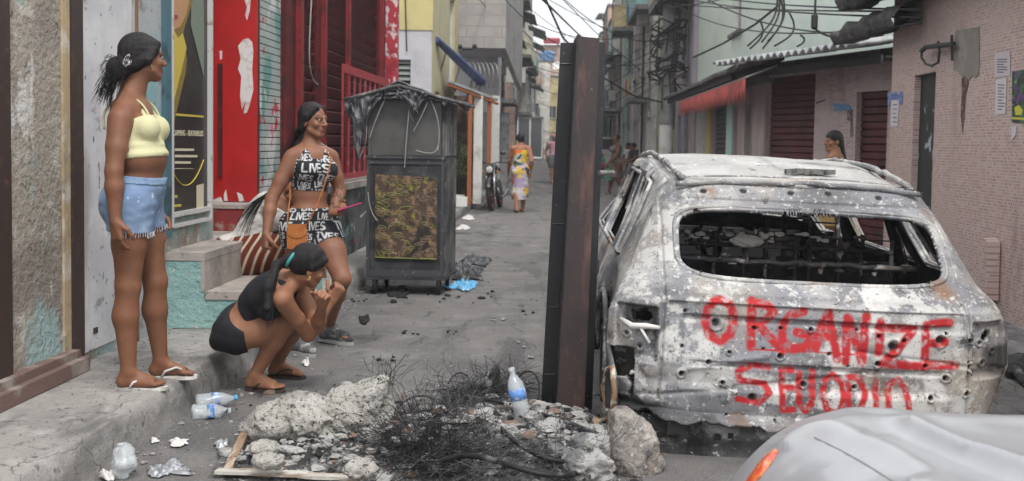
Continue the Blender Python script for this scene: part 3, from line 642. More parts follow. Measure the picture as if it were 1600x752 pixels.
# side of it along the street: pale yellow with a tall window + blue sloped awning
ux2 = xr2-T*Y2
pale_y = mat('pale_yellow_wall', (.52,.47,.30), .85, [((.44,.4,.28), 2,.45,.65)])
b = MB(); facade(b, sxy(ux2+.01, Y2+.03), sxy(ux2+.01, 24.3), .13, 9.2, [(.5,1.3,.13,2.4),(1.8,2.4,.9,2.3),(2.9,3.9,2.6,4.6)], .15, NL); b.build('side_wall', pale_y, mh)
op0 = Vector(sxy(ux2+.01, Y2+.03))
for h_ in ((.5,1.3,.13,2.4,'door'),(1.8,2.4,.9,2.3,'window'),(2.9,3.9,2.6,4.6,'window')): opening(mh, op0, DV, NL, h_, dict(frame=whitep, trim=whitep, door=mat('crimson_door', (.2,.03,.05), .5)), random.Random(3))
ba = thing('blue_awning', 'folded blue sloping awning on the pale yellow side wall', 'awning', tuple(at(700,80,21)))
b = MB(); A_ = at(682,62,20.0); B_ = at(752,128,23.6); b.tube([A_, A_.lerp(B_,.4), B_], [.06,.09,.11], 8); b.build('canvas_roll', mat('blue_canvas', (.05,.07,.19), .8, [((.1,.1,.14), 6,.5,.6)]), ba)
b = MB()
for k in (.2,.5,.8,1): q = A_.lerp(B_, k); b.tube([q, q+Vector((-.15,.2,-.5))], .02)
b.build_each('awning_arm', steel_grey, ba)
# porch with orange posts
orange = mat('orange_post', (.30,.095,.035), .6, [((.35,.1,.04), 5,.5,.6)])
pr = thing('porch_lean_to', 'small lean-to porch with orange posts and a thin curled sheet roof', 'porch', tuple(S(-2.5, 20.5, .13)))
b = MB(); Yp_ = 21.0
q0, q1, q2, q3 = at(700,128,20.2), at(778,158,21.8), at(772,158,23), at(700,135,23)
b.prism([q0, q1, q2, q3], (0,0,.05)); b.build('roof_sheet', corrw, pr)
b = MB()
for (px, Y) in ((765,21.6),(735,20.8)): a_ = at(px,150,Y); b.box((a_.x-.04, a_.y-.04, .13), (a_.x+.04, a_.y+.04, a_.z))
b.tube([q0-Vector((0,0,.06)), q1-Vector((0,0,.06))], .03, 5); b.build_each('post', orange, pr)
b = MB()
for (px, Y) in ((748,21.3),(775,23.2)): a_ = at(px,150,Y); b.box((a_.x-.09, a_.y-.09, .13), (a_.x+.09, a_.y+.09, a_.z))
b.build_each('pillar', whitep, pr)
b = MB(); b.box((at(700,200,23.4).x, 23.4, .13), (at(748,200,23.4).x, 23.5, at(740,150,23.4).z)); b.build('back_wall', mat('brown_boards', (.13,.09,.07), .9, [((.2,.17,.15), 5,.5,.6)]), pr)
b = MB()
for i in range(9): xx = at(712+i*4,240,22.2).x; b.tube([(xx,22.2,.13),(xx,22.2,1.05)], .012, 5)
b.build('gate', mat('dark_timber', (.05,.045,.045), .9), pr)
# stone-faced balcony house overhanging the pavement
stone = mat('pale_stone_cladding', (.41,.385,.37), .85, [((.33,.31,.3), 3,.45,.62)], brick=((.36,.335,.325), (.27,.25,.24), .85, .26, .012, 'xz'), bump=.2)
Y3 = 24.5; xa3, xb3 = at(712,60,Y3).x, at(790,60,Y3).x; zb3 = at(750,75,Y3).z; xc3 = xb3+.42
bh = building('stone_balcony_house', 'pale stone clad house whose upper floor juts out over the pavement', (xa3-.6, 27.2), (at(778,100,27.2).x, 27.2), (0,-1), 9.5, 8, greyw, [(1.0,1.9,.13,2.2,'door'),(2.1,2.8,1.0,2.1,'window')], seed=10, cat='house')
b = MB()
b.prism([(xa3,Y3,zb3),(xb3,Y3,zb3),(xb3,Y3,zb3+1.22),(xa3,Y3,zb3+1.22)], (0,.15,0)); b.build('balcony_front', stone, bh)
b = MB(); b.prism([(xb3,Y3+.003,zb3),(xc3,Y3+1.8,zb3-.9),(xc3,Y3+1.8,6.6),(xb3,Y3+.003,zb3+1.22)], (-.12,.05,0)); b.build('balcony_side', mat('grey_cladding', (.34,.33,.33), .85, [((.27,.26,.26), 3,.45,.62)]), bh)
b = MB(); b.prism([(xa3,Y3+.16,zb3),(xb3-.02,Y3+.16,zb3),(xb3-.02,27.19,zb3),(xa3,27.19,zb3)], (0,0,.12)); b.build('balcony_floor', greyw, bh)
b = MB()
for i in range(7): xx = xa3+(xb3-xa3)*i/6; b.cyl((xx,Y3+.05,zb3+1.22),(xx,Y3+.05,zb3+2.2),.02,6)
b.cyl((xa3,Y3+.05,zb3+2.2),(xb3,Y3+.05,zb3+2.2),.025,6); b.build('railing', steel_grey, bh)
b = MB(); b.box((xa3+.2,26.4,zb3+.2),(xb3,27.1,7.5)); b.build('upper_room', greyw, bh)
# curved balcony below with striped cloth
b = MB(); c = at(750,118,24.0)
for i in range(7): 
    xx = c.x-.3+i*.1; b.tube(bez((xx,24,c.z+.28),(xx+.1,23.7,c.z+.3),(xx+.16,23.6,c.z),(xx+.12,23.8,c.z-.3),8), .018, 5)
b.build('grille', steel_grey, bh)
lamp = thing('lamp_bracket', 'little twin wall lamp bracket above the blue awning', 'lamp', tuple(at(722,78,24.4)))
b = MB(); c = at(722,78,24.3); b.tube([c, c+Vector((.25,-.1,0))], .02); b.ball(c+Vector((-.05,-.05,.07)), .06); b.ball(c+Vector((.3,-.12,.07)), .06); b.build_each('lamp_heads', mat('black_pipe', (.03,.032,.035), .5), lamp)
# ============================================================ FAR STREET
rngF = random.Random(77)
def farpal(k):
    cols = [(.50,.46,.42),(.42,.40,.38),(.55,.52,.40),(.33,.47,.42),(.46,.33,.26),(.40,.43,.46),(.58,.55,.50),(.52,.43,.24),(.30,.46,.46),(.44,.28,.2)]
    c = cols[k % len(cols)]
    return mat('far_wall_%s' % 'abcdefghij'[k % 10], c, .9, [(brushcol(c,.62), 1.2,.45,.62), (brushcol(c,1.25), 2.5,.54,.68), (brushcol(c,.35), (3,3,.5), .62,.72)], bump=.3, bscale=8)
farsh = [mat('far_shutter_grey', (.22,.23,.24), .7), mat('far_shutter_teal', (.10,.25,.23), .7), mat('far_shutter_brown', (.15,.09,.07), .7), mat('far_shutter_blue', (.09,.14,.22), .7)]
acm = mat('ac_white', (.5,.49,.46), .6); blkc = mat('black_cable', (.02,.02,.02), .6)
def clutter(root, u, v0, v1, h, nrm, rng, dense=1.0):
    """balconies, air conditioners, pipes and rails on a street front"""
    for fl in range(1, int(h/2.8)):
        z = 2.9*fl
        if rng.random() < .75:
            a = v0+rng.uniform(0,.3)*(v1-v0); c = v1-rng.uniform(0,.3)*(v1-v0); out = rng.uniform(.5,.95)
            b = MB(); b.obox(S(u,(a+c)/2,z)+nrm*out/2, DV, nrm, (0,0,1), (c-a)/2, out/2, .08); b.build('balcony_slab', conc_dirty, root)
            if rng.random() < .5:
                b = MB(); b.obox(S(u,(a+c)/2,z+.5)+nrm*(out-.04), DV, nrm, (0,0,1), (c-a)/2, .04, .42); b.obox(S(u,a+.04,z+.5)+nrm*out/2, DV, nrm, (0,0,1), .04, out/2-.05, .42); b.build('parapet', farpal(rng.randrange(10)), root)
            else:
                b = MB()
                for i in range(9): q = S(u, a+(c-a)*i/8, z+.08)+nrm*(out-.03); b.tube([q, q+Vector((0,0,.9))], .018, 4)
                for k in (.5,.95): b.tube([S(u,a,z+k)+nrm*(out-.03), S(u,c,z+k)+nrm*(out-.03)], .02, 4)
                b.build('railing', steel_grey, root)
            if rng.random() < .6:
                b = MB(); q = S(u,(a+c)/2+rng.uniform(-.6,.6),z+2.35)+nrm*.55; b.obox(q, DV, (nrm-Vector((0,0,.35))).normalized(), (Vector((0,0,1))+nrm*.35).normalized(), (c-a)*.4, .55, .02); b.build('canopy', corr if rng.random() < .5 else corrw, root)
            if rng.random() < .7:
                cols = [(.45,.1,.1),(.5,.5,.5),(.12,.2,.4),(.5,.4,.15),(.15,.3,.2)]
                for _ in range(rng.randint(1,3)):
                    k = rng.randrange(5); q = S(u, rng.uniform(a,c), z+rng.uniform(.35,.6))+nrm*(out+.03)
                    b = MB(); b.obox(q, DV, nrm, (0,0,1), rng.uniform(.12,.3), .012, rng.uniform(.2,.4)); b.build_each('hanging_laundry', mat('laundry_%s' % 'abcde'[k], cols[k], .9), root)
    for _ in range(rng.randint(1,3)):
        q = S(u, rng.uniform(v0+.4,v1-.4), rng.uniform(2.6,h-1.2))+nrm*.2
        b = MB(); b.obox(q, DV, nrm, (0,0,1), .38, .17, .26); b.lathe(q+nrm*.17, nrm, [(.2,0),(.2,.012),(.05,.02)], 12); b.build('air_conditioner', acm, root)
    for _ in range(rng.randint(2,4)):
        v = rng.uniform(v0,v1); b = MB(); b.tube([S(u,v,rng.uniform(.2,2.5))+nrm*.07, S(u,v,h*.6)+nrm*.07, S(u,v+rng.uniform(-.3,.3),h)+nrm*.07], .035, 5); b.build('pipe', rng.choice([acm, blkc, conc_dirty]), root)
def roofbits(root, x, y, z, rng):
    b = MB(); 
    for _ in range(3): q = Vector((x+rng.uniform(-1.5,1.5), y+rng.uniform(.3,2.5), z)); b.tube([q, q+Vector((0,0,rng.uniform(.6,1.5)))], .025, 4)
    b.build('rebar', steel_grey, root)
    if rng.random() < .6:
        q = Vector((x+rng.uniform(-1,1), y+rng.uniform(1,3), z)); b = MB(); b.lathe(q, (0,0,1), [(.5,0),(.62,.1),(.7,.75),(.55,.95),(.15,1.02)], 14); b.build('water_tank', mat('blue_tank', (.1,.2,.36), .6), root)
    if rng.random() < .6:
        q = Vector((x+rng.uniform(-1,1), y+rng.uniform(.3,1), z+.9)); b = MB(); b.lathe(q, (-.3,-1,.5), [(.02,-.03),(.22,0),(.38,.12),(.40,.14),(.36,.125),(.2,.02)], 14); b.tube([q, q-Vector((0,0,.9))], .025, 5); b.build('satellite_dish', whitep, root)
desc = ['grey rendered','dark grey','cream washed','teal green','terracotta','bluish grey','off white','mustard','turquoise','brick brown']
where = iter(['first beyond the utility pole','second beyond the utility pole','third beyond the utility pole','fourth beyond the utility pole','fifth beyond the utility pole','sixth beyond the utility pole','seventh beyond the utility pole'])
v = 32.6; i = 0
for (wd, h, col, u) in ((5.2,9.6,6,2.75),(5.5,8.6,1,2.65),(6,10.4,3,2.55),(7,9.2,0,2.6),(6,8.2,8,2.5),(8,9.8,4,2.55),(9,9.0,2,2.4)):
    ops = []; nb = int(wd/1.9)
    for fl in range(int(h/2.8)):
        for k in range(nb):
            s0 = .35+k*(wd-.4)/nb; 
            if fl == 0: ops.append((s0, s0+1.25, .13, 2.3, rngF.choice(['shutter','door','grille','shutter'])))
            else: ops.append((s0+.1, s0+1.1, 2.9*fl+.9, 2.9*fl+2.1, rngF.choice(['window','window','grille'])))
    r_ = building('street_house', desc[col]+' balconied house on the right of the street, '+next(where), sxy(u,v), sxy(u,v+wd), NR, h, 6, farpal(col), ops, mats=dict(shutter=farsh[i%4], door=farsh[(i+2)%4], frame=whitep), seed=20+i, group='houses on the right of the far street', cat='house')
    clutter(r_, u, v, v+wd, h, NR, rngF); roofbits(r_, S(u+1.5,v).x, v+1, h+.1, rngF); v += wd+.15; i += 1
where = iter(['just past the stone balcony house','second past the stone balcony house','third past the stone balcony house','fourth past the stone balcony house','fifth past the stone balcony house','at the far end on the left'])
v = 35.6; i = 0
for (wd, h, col, u) in ((7,11.5,1,-2.6),(8,12.5,4,-2.35),(8,11.5,6,-2.7),(8,11.0,0,-2.3),(9,10,8,-2.6),(9,8.4,5,-2.5)):
    ops = []; nb = int(wd/2.1)
    for fl in range(int(h/2.8)):
        for k in range(nb):
            s0 = .35+k*(wd-.4)/nb
            if fl == 0: ops.append((s0, s0+1.25, .13, 2.3, rngF.choice(['shutter','door','grille'])))
            else: ops.append((s0+.1, s0+1.1, 2.9*fl+.9, 2.9*fl+2.1, rngF.choice(['window','window','grille'])))
    r_ = building('street_house', desc[col]+' tall house, left of the street, '+next(where), sxy(u,v), sxy(u,v+wd), NL, h, 6, farpal(col), ops, mats=dict(shutter=farsh[(i+1)%4], door=farsh[i%4]), seed=40+i, group='houses on the left of the far street', cat='house')
    clutter(r_, u, v, v+wd, h, NL, rngF); roofbits(r_, S(u-1.5,v).x, v+1, h+.1, rngF); v += wd+.15; i += 1
# wall-mounted ac on left at px 808,118 -> on balcony house side
b = MB(); c = at(806,118,30.0); b.obox(c, (1,0,0), (0,1,0), (0,0,1), .28, .2, .22); b.build('air_conditioner', acm, bh)
# the blocks closing the street, facing the camera
blocks = [  # px0, px1, pytop, Y, col, label
 (822,858,96,86,6,'cream block with small windows closing the street, left of the steel beam'),
 (850,905,120,92,7,'mustard block with shutters closing the street behind the steel beam'),
 (900,948,100,90,3,'pale teal block at the end of the street right of the steel beam'),
 (838,880,72,104,4,'terracotta block with a red sheet roof above the end of the street'),
 (936,985,60,98,2,'cream block with an open roof terrace right of the steel beam')]
for i, (p0_, p1_, pt, Y, col, lab) in enumerate(blocks):
    A_ = at(p0_,222,Y); B_ = at(p1_,222,Y); h = at(p0_,pt,Y).z; W = B_.x-A_.x
    ops = []; nb = max(1,int(W/1.6)); 
    for fl in range(max(1,int(h/2.7))):
        for k in range(nb):
            s0 = .3+k*(W-.3)/nb; ops.append((s0, s0+.75, 2.7*fl+(.9 if fl else .13), 2.7*fl+2.0, 'window' if fl else 'shutter'))
    r_ = building('hillside_block', lab, (A_.x, Y), (B_.x, Y), (0,-1), h, 6, farpal(col), ops, mats=dict(shutter=farsh[i%4]), seed=60+i, cat='building')
    roofbits(r_, (A_.x+B_.x)/2, Y, h+.1, rngF)
    if i == 3:
        b = MB(); b.obox(((A_.x+B_.x)/2, Y-.5, h+.5), (1,0,0), Vector((0,1,.2)).normalized(), Vector((0,-.2,1)).normalized(), W*.3, .6, .25); b.build('red_sheet', mat('bright_red_sheet', (.30,.03,.045), .6), r_)
    if i == 4:
        b = MB()
        for k in range(4): xx = A_.x+.2+(W-.4)*k/3; b.box((xx-.08, Y+.1, h+.12), (xx+.08, Y+.26, h+2.2))
        b.build_each('terrace_post', acm, r_); b = MB(); b.box((A_.x-.3, Y-.3, h+2.2), (B_.x+.3, Y+4, h+2.35)); b.build('terrace_roof', corr, r_)
# hill behind, with scattered houses
hillm = mat('hill_green', (.11,.135,.09), 1, [((.05,.07,.04), .12,.45,.6), ((.2,.2,.17), .3,.56,.66)], bump=1, bscale=.8, bdist=.8)
def hz(x, y):
    t = (y-100)/160; t = max(0, min(1, t)); r_ = 1/(1+math.exp(-(x-2)/14))
    return -1+(7+20*(.55+.45*r_))*t**1.1*1.0+1.6*mnoise.noise(Vector((x*.05, y*.04, 0)))*t*2
b = MB(); b.grid(lambda a, c: Vector((-80+180*a, 100+170*c, hz(-80+180*a, 100+170*c))), 90, 80); b.build('hill', hillm, smooth=True, kind='structure')
k = 0
hl = ['pale','grey','brown','teal','cream']
for row in range(9):
    Y = 112+row*13
    for j in range(9):
        px = 795+j*25+rngF.uniform(-8,8)
        x = at(px,200,Y).x; z = hz(x, Y)
        wd = rngF.uniform(2.6,4.6); h = rngF.uniform(3,6.5)
        fm_ = farpal(rngF.randrange(10)); root = thing('hillside_house', 'small boxy house on the hill behind the street', 'house', (x, Y, z-2), 'houses scattered over the hillside')
        b = MB(); b.box((x-wd/2, Y, z-3), (x+wd/2, Y+4, z+h)); b.build('wall', fm_, root)
        b = MB(); b.box((x-wd/2-.2, Y-.2, z+h+.002), (x+wd/2+.2, Y+4.2, z+h+.2)); b.build('roof', rngF.choice([corr, farpal(4), conc_dirty]), root)
        b = MB()
        for fl in range(int(h//2.6)):
            for kx in (-.27,.25): b.box((x+wd*kx-.35, Y-.05, z+fl*2.6+.9), (x+wd*kx+.35, Y-.003, z+fl*2.6+1.9))
        b.build_each('window', glass_dark, root); k += 1

# ============================================================ UTILITY POLE, CABLES
polem = mat('concrete_pole', (.27,.265,.26), .9, [((.18,.175,.17), 4,.45,.6)])
pY = 25.5; pb = at(1041,210,pY)
pole = thing('utility_pole', 'concrete utility pole with a white painted foot and a tangle of cables', 'pole', (pb.x, pY, .13))
b = MB(); b.cyl((pb.x,pY,1.9),(pb.x+.02,pY,9.5),.17,14,.13); b.build('shaft', polem, pole)
b = MB(); b.cyl((pb.x,pY,.13),(pb.x,pY,1.9),.175,14); b.build('painted_foot', whitep, pole)
rt = random.Random(5); b = MB()
for i in range(46):
    z = rt.uniform(2.8, 6.6); a0 = rt.uniform(0, 6.28); r0 = rt.uniform(.22,.42)
    q = Vector((pb.x, pY, z)); pts = [q+Vector((math.cos(a0+k*.7)*r0*(1+.3*rt.random()), math.sin(a0+k*.7)*r0, (k-3)*rt.uniform(.02,.14))) for k in range(7)]
    b.tube(pts, rt.uniform(.012,.03), 5)
for i in range(14):
    z = rt.uniform(3, 6); q = Vector((pb.x+rt.uniform(-.3,.3), pY-.2, z)); b.tube([q, q+Vector((rt.uniform(-.1,.1),-.05,-rt.uniform(.4,1.4)))], .02, 5)
b.build('cable_tangle', blkc, pole)
b = MB(); b.box((pb.x-.9,pY-.06,6.2),(pb.x+.9,pY+.06,6.32)); b.box((pb.x-.3,pY-.35,5.0),(pb.x+.15,pY-.17,5.5)); b.build_each('cross_arm', polem, pole)
cam_px = lambda px, py, Y: at(px, py, Y)
def cable(label, pts, r=.014, s=None, name='overhead_cable', group='overhead cables across the street'):
    b = MB()
    if len(pts) == 2: b.tube(sag(pts[0], pts[1], s or .15, 24), r, 5)
    else: b.tube(pts, r, 5)
    b.build(name, blkc, smooth=True, label=label, cat='cable', group=group)
C_ = cam_px
cable('thick cable running from the top centre down behind the steel beam to the pole', [C_(835,-40,18), C_(880,60,20), C_(940,120,22), C_(990,150,24), C_(1035,160,25.4)], .022)
cable('cable from the top edge left of the sky down to the hillside', [C_(838,-10,22), C_(905,55,40), C_(960,95,60)], .03)
cable('uppermost cable crossing the sky from the top left', [C_(850,-30,20), C_(930,50,32), C_(1000,110,25)], .014)
for i, (a, c, s_) in enumerate((((790,-20,24),(930,70,50),.3),((800,30,26),(900,95,45),.3),((740,-10,23),(880,85,42),.4),((812,60,30),(960,140,60),.5),((820,120,40),(1000,100,28),.8),((830,150,48),(1010,130,30),.8),((825,190,60),(1036,120,25.3),1.0),((790,0,24),(1040,90,25.4),.7),((818,95,36),(1038,70,25.4),.6),((806,20,27),(1041,40,25.4),.5),
      ((945,150,60),(1036,105,25.4),.2),((945,175,60),(1036,125,25.4),.2),((950,120,70),(1036,90,25.4),.2),((810,-30,22),(1000,60,40),.2),((835,80,50),(975,75,50),.6),((830,100,55),(960,165,50),.5),((845,-40,20),(1046,60,25.4),.5),((760,-30,24),(905,110,55),.6),((950,5,40),(1240,-30,14),.3),((960,40,45),(1036,30,25.4),.1),((950,90,60),(1030,60,25.4),.2))):
    cable('thin sagging cable strung between the houses of the far street', [C_(*a), C_(*c)], .011, s_)
for i, (a, c, s_) in enumerate((((1046,-8,25.3),(1440,28,9),.1),((1046,-20,25.3),(1440,15,9),.12),((1046,5,25.3),(1430,18,9.5),.05),((1090,-10,16),(1420,45,11),.25),((1048,2,25),(1440,36,9),.35))):
    cable('thin cable crossing in front of the mint green wall', [C_(*a), C_(*c)], .011, s_, group='cables in front of the mint wall')
cable('slanting cable fixed along the mint wall above the awning', [C_(1083,90,17), C_(1130,68,15.5), C_(1180,38,13.6), C_(1215,10,13)], .016)
for i, (x0, y0, x1, y1) in enumerate(((1213,-20,1168,72),(1215,-20,1190,66),(1218,-10,1200,64),(1222,-10,1192,76),(1186,30,1172,76),(1233,20,1210,72),(1250,55,1246,72))):
    cable('dangling cable drooping from the bundle in front of the mint wall', bez(C_(x0,y0,12.2), C_(x0+6+i*2,(y0+y1)/2,12.2), C_(x0+(i%3)*6-5,(y0+y1)/2+10,12.2), C_(x1,y1,12.0), 14), .012, group='dangling cables by the mint wall')
cable('thick vertical cable with a joint hanging before the mint wall', [C_(1275,-30,12), C_(1274,8,12), C_(1273,44,12)], .014)
cable('cable looping from the joint to the roof of the pink house', bez(C_(1273,44,12), C_(1290,64,12), C_(1360,70,11), C_(1420,30,10), 16), .014)
cj = MB(); cj.lathe(C_(1273,22,12), (0,0,-1), [(.02,0),(.04,.02),(.04,.16),(.02,.18)], 8); cj.build('cable_joint', blkc, label='black cable joint box on the vertical cable before the mint wall', cat='cable joint')
# ============================================================ BURNT CAR
def sm(a, b, x): t = np.clip((x-a)/(b-a), 0, 1); return t*t*(3-2*t)
CAR_O = Vector((at(1274, 600, 4.50).x, 4.50, 0)); CAR_YAW = -math.atan(.05)+R(1.0); CAR_ROLLY = R(1.6)
car = thing('burnt_car', 'burnt out pale grey station car with red spray painted words on its tailgate', 'car', tuple(CAR_O), rot=(0, CAR_ROLLY, CAR_YAW))
CM = Matrix.Translation(CAR_O) @ Matrix.Rotation(CAR_YAW, 4, 'Z') @ Matrix.Rotation(CAR_ROLLY, 4, 'Y'); CI = CM.inverted()
def car_px(px, py, yl=.06):
    o = CI @ Vector((0,0,CAM_H)); d = CI.to_3x3() @ ray(px, py); t = (yl-o.y)/d.y; return o+d*t
def crop(cx, cy): p = car_px(1060+cx/2.506, 440+cy/2.506); return (p.x, p.z)
burntL = [((.12,.12,.125), 1.7, .45, .60), ((.33,.295,.25), 1.4, .52, .66), ((.19,.20,.225), (1,1,3.5), .52,.64), ((.40,.39,.37), (2,2,6), .5,.66, 9), ((.50,.49,.47), 3.0, .555, .60, 12), ((.06,.058,.056), 5.0, .60, .66, 10), ((.48,.47,.45), 40, .58, .66, 4), ((.08,.078,.075), 70, .60,.68, 3), ((.20,.115,.07), 3.1, .60, .72, 9)]
def add_spray(m):
    t = m.node_tree; N = t.nodes; L = t.links; p = N['Principled BSDF']; src = p.inputs['Base Color'].links[0].from_socket
    a = N.new('ShaderNodeAttribute'); a.attribute_name = 'paint'; s = N.new('ShaderNodeSeparateColor'); L.new(a.outputs['Color'], s.inputs[0])
    n = N.new('ShaderNodeTexNoise'); n.inputs['Scale'].default_value = 30; n.inputs['Detail'].default_value = 8
    tc = N.new('ShaderNodeTexCoord'); L.new(tc.outputs['Object'], n.inputs['Vector'])
    mr = N.new('ShaderNodeMapRange'); mr.inputs['From Min'].default_value = .36; mr.inputs['From Max'].default_value = .5; mr.inputs['To Min'].default_value = .45; L.new(n.outputs['Fac'], mr.inputs['Value'])
    mu = N.new('ShaderNodeMath'); mu.operation = 'MULTIPLY'; L.new(s.outputs['Red'], mu.inputs[0]); L.new(mr.outputs[0], mu.inputs[1])
    nw = N.new('ShaderNodeTexNoise'); nw.inputs['Scale'].default_value = 7; nw.inputs['Detail'].default_value = 12; nw.inputs['Roughness'].default_value = .72; L.new(tc.outputs['Object'], nw.inputs['Vector'])
    ad = N.new('ShaderNodeMath'); ad.operation = 'MULTIPLY_ADD'; ad.inputs[1].default_value = .115; L.new(s.outputs['Blue'], ad.inputs[0]); L.new(nw.outputs['Fac'], ad.inputs[2])
    mw = N.new('ShaderNodeMapRange'); mw.inputs['From Min'].default_value = .635; mw.inputs['From Max'].default_value = .66; L.new(ad.outputs[0], mw.inputs['Value'])
    kw = N.new('ShaderNodeMix'); kw.data_type = 'RGBA'; L.new(mw.outputs[0], kw.inputs[0]); L.new(src, kw.inputs[6]); kw.inputs[7].default_value = (.44,.43,.41,1); src = kw.outputs[2]
    k = N.new('ShaderNodeMix'); k.data_type = 'RGBA'; L.new(mu.outputs[0], k.inputs[0]); L.new(src, k.inputs[6]); k.inputs[7].default_value = (.36,.016,.020,1)
    k2 = N.new('ShaderNodeMix'); k2.data_type = 'RGBA'; L.new(s.outputs['Green'], k2.inputs[0]); L.new(k.outputs[2], k2.inputs[6]); k2.inputs[7].default_value = (.018,.018,.018,1)
    L.new(k2.outputs[2], p.inputs['Base Color']); return a, s, src
burnt = mat('burnt_metal', (.23,.23,.235), .72, burntL, bump=.35, bscale=28, bdist=.006, metallic=.15)
burnt_gate = mat('burnt_tailgate_metal', (.20,.20,.215), .7, burntL, bump=.3, bscale=28, bdist=.005, metallic=.15); add_spray(burnt_gate)
burnt_roof = mat('burnt_roof_metal', (.36,.35,.335), .75, [((.33,.32,.31), 2, .45,.6), ((.42,.415,.40), 2.6, .53,.60, 9), ((.38,.34,.28), 2.2, .54,.66), ((.16,.155,.15), (2,5,2), .58,.68), ((.12,.12,.12), 9, .64,.67), ((.7,.7,.69), 30,.63,.66)], bump=.25, bscale=16, bdist=.006, metallic=.1)
sootin = mat('sooty_interior', (.022,.022,.024), .85, [((.06,.058,.055), 6,.54,.64), ((.3,.29,.28), 22,.66,.7)], bump=.4, bscale=30)
sootbar = mat('scorched_bar', (.035,.035,.037), .7, [((.35,.34,.33), 9,.57,.62,8), ((.1,.08,.07), 5,.5,.6)], bump=.4, bscale=40)
def interp(x, xs, ys): return np.interp(x, xs, ys)
ZW = [-.02,.05,.2,.45,.62,.72,.80,1.10,1.21,1.25]; WW = [.75,.79,.86,.93,.925,.88,.815,.70,.64,.59]
ZY = [-.02,.18,.2,.45,.60,.70,.76,.82,1.10,1.21,1.25]; YY = [.02,.0,.03,.02,.04,.05,.10,.17,.40,.50,.58]
def rear_y(x, z):
    W = interp(z, ZW, WW); a = np.clip(np.abs(x)/W, 0, 1)
    return interp(z, ZY, YY)+.05*a**2+.16*a**7
HOLES = []
for (cx, cy, rr, ring) in ((150,168,.022,1),(300,185,.012,0),(403,185,.011,0),(117,315,.012,1),(200,277,.009,1),(395,290,.013,1),(172,395,.011,1),(15,255,.010,0),(12,360,.014,1),(588,283,.010,0),(785,215,.012,0),(838,255,.026,1),(884,232,.012,0),(775,320,.013,1),(1030,235,.022,1),(1058,210,.008,1),(967,333,.011,1),(1050,383,.013,1),(985,457,.012,1),(1155,238,.010,1),(1158,342,.016,1),(1135,445,.013,1),(485,400,.013,1),(683,410,.011,1),(183,517,.008,0),(370,535,.008,0),(575,548,.012,1),(285,450,.022,0),(30,120,.01,0),(520,190,.01,1),(330,262,.008,0),(700,190,.008,0),(660,330,.008,0)):
    HOLES.append((*crop(cx, cy), rr, ring))
STRK = [
 [(165,75),(200,90),(218,130),(220,160),(205,210),(165,235),(125,215),(110,165),(118,110),(140,82),(165,75)],
 [(290,78),(284,255)], [(292,85),(345,92),(372,118),(345,152),(300,165)], [(312,168),(355,215),(405,268)],
 [(490,118),(440,130),(410,170),(405,228),(440,262),(500,255),(522,215),(465,200)],
 [(535,258),(560,190),(588,122),(605,210),(618,300)], [(548,215),(606,215)],
 [(650,310),(662,142)], [(662,142),(690,230),(716,315)], [(716,315),(735,135)],
 [(790,160),(782,275)], [(820,182),(925,187)], [(925,187),(860,260),(792,320)], [(792,320),(870,326),(962,335)],
 [(1070,165),(975,170)], [(975,170),(965,330)], [(965,330),(1085,330)], [(970,245),(1050,240)],
 [(352,335),(290,326),(232,352),(238,385),(335,398),(352,430),(310,468),(228,455)],
 [(442,345),(402,342),(402,495),(442,495)], [(402,415),(440,412)],
 [(470,358),(464,465),(490,500),(514,470),(522,350)],
 [(600,362),(632,385),(640,440),(625,495),(600,508),(572,490),(560,435),(570,385),(600,362)],
 [(662,372),(655,512)], [(662,372),(704,378),(728,430),(704,488),(655,512)], [(768,390),(764,492)],
 [(812,494),(820,402),(858,384),(888,420),(896,494)], [(300,265),(420,270),(560,275),(700,285)]]
SR = [1.0]*18+[.8]*20
def strokemask(X, Z):
    m = np.zeros_like(X)
    for i, st in enumerate(STRK):
        P = [crop(*q) for q in st]; r = (.0215 if i < 18 else .0155)*(1 if i < len(STRK)-1 else .25)
        dmin = np.full_like(X, 9.)
        for (x0, z0), (x1, z1) in zip(P[:-1], P[1:]):
            dx, dz = x1-x0, z1-z0; t = np.clip(((X-x0)*dx+(Z-z0)*dz)/(dx*dx+dz*dz), 0, 1)
            dmin = np.minimum(dmin, np.hypot(X-x0-t*dx, Z-z0-t*dz))
        m = np.maximum(m, 1-sm(r*.6, r*1.3, dmin))
    return m
# --- tailgate and rear corner panel: fine grid with window opening
nx, nz = 400, 250
zl, zh = .145, 1.235
A = np.linspace(-1, 1, nx+1); Zs = np.linspace(zl, zh, nz+1)
AA, ZZ = np.meshgrid(A, Zs); Wd = interp(ZZ, ZW, WW); XX = AA*Wd
# snap to window outline
wc, wh_ = .955, .150
hwx = .62-.02*(ZZ-.8)
def sup(p, q, n=5.0): return (np.abs(p)**n+np.abs(q)**n)**(1/n)
pn, qn = (XX-.015)/hwx, (ZZ-wc)/wh_
s_ = sup(pn, qn); near = (np.abs(s_-1) < .035)
XX = np.where(near & (np.abs(pn) > .85), .015+(XX-.015)/s_, XX); ZZ = np.where(near & (np.abs(qn) > .75), wc+(ZZ-wc)/s_, ZZ)
YYg = rear_y(XX, ZZ)
def vnoise(X, Z, f, seed):
    return np.array([mnoise.noise(Vector((x*f, z*f, seed))) for x, z in zip(X.ravel(), Z.ravel())]).reshape(X.shape)
D = np.zeros_like(XX)    # + = pushed forward (into car)
ax = np.abs(XX)
below = ZZ < .76
D += .010*sm(.70,.69,ZZ)*sm(.60,.62,ZZ)*(ax < .66)            # upper crease band
D += .022*sm(.645,.63,ZZ)*sm(.30,.34,ZZ)*sm(.62,.58,ax)        # recessed centre panel
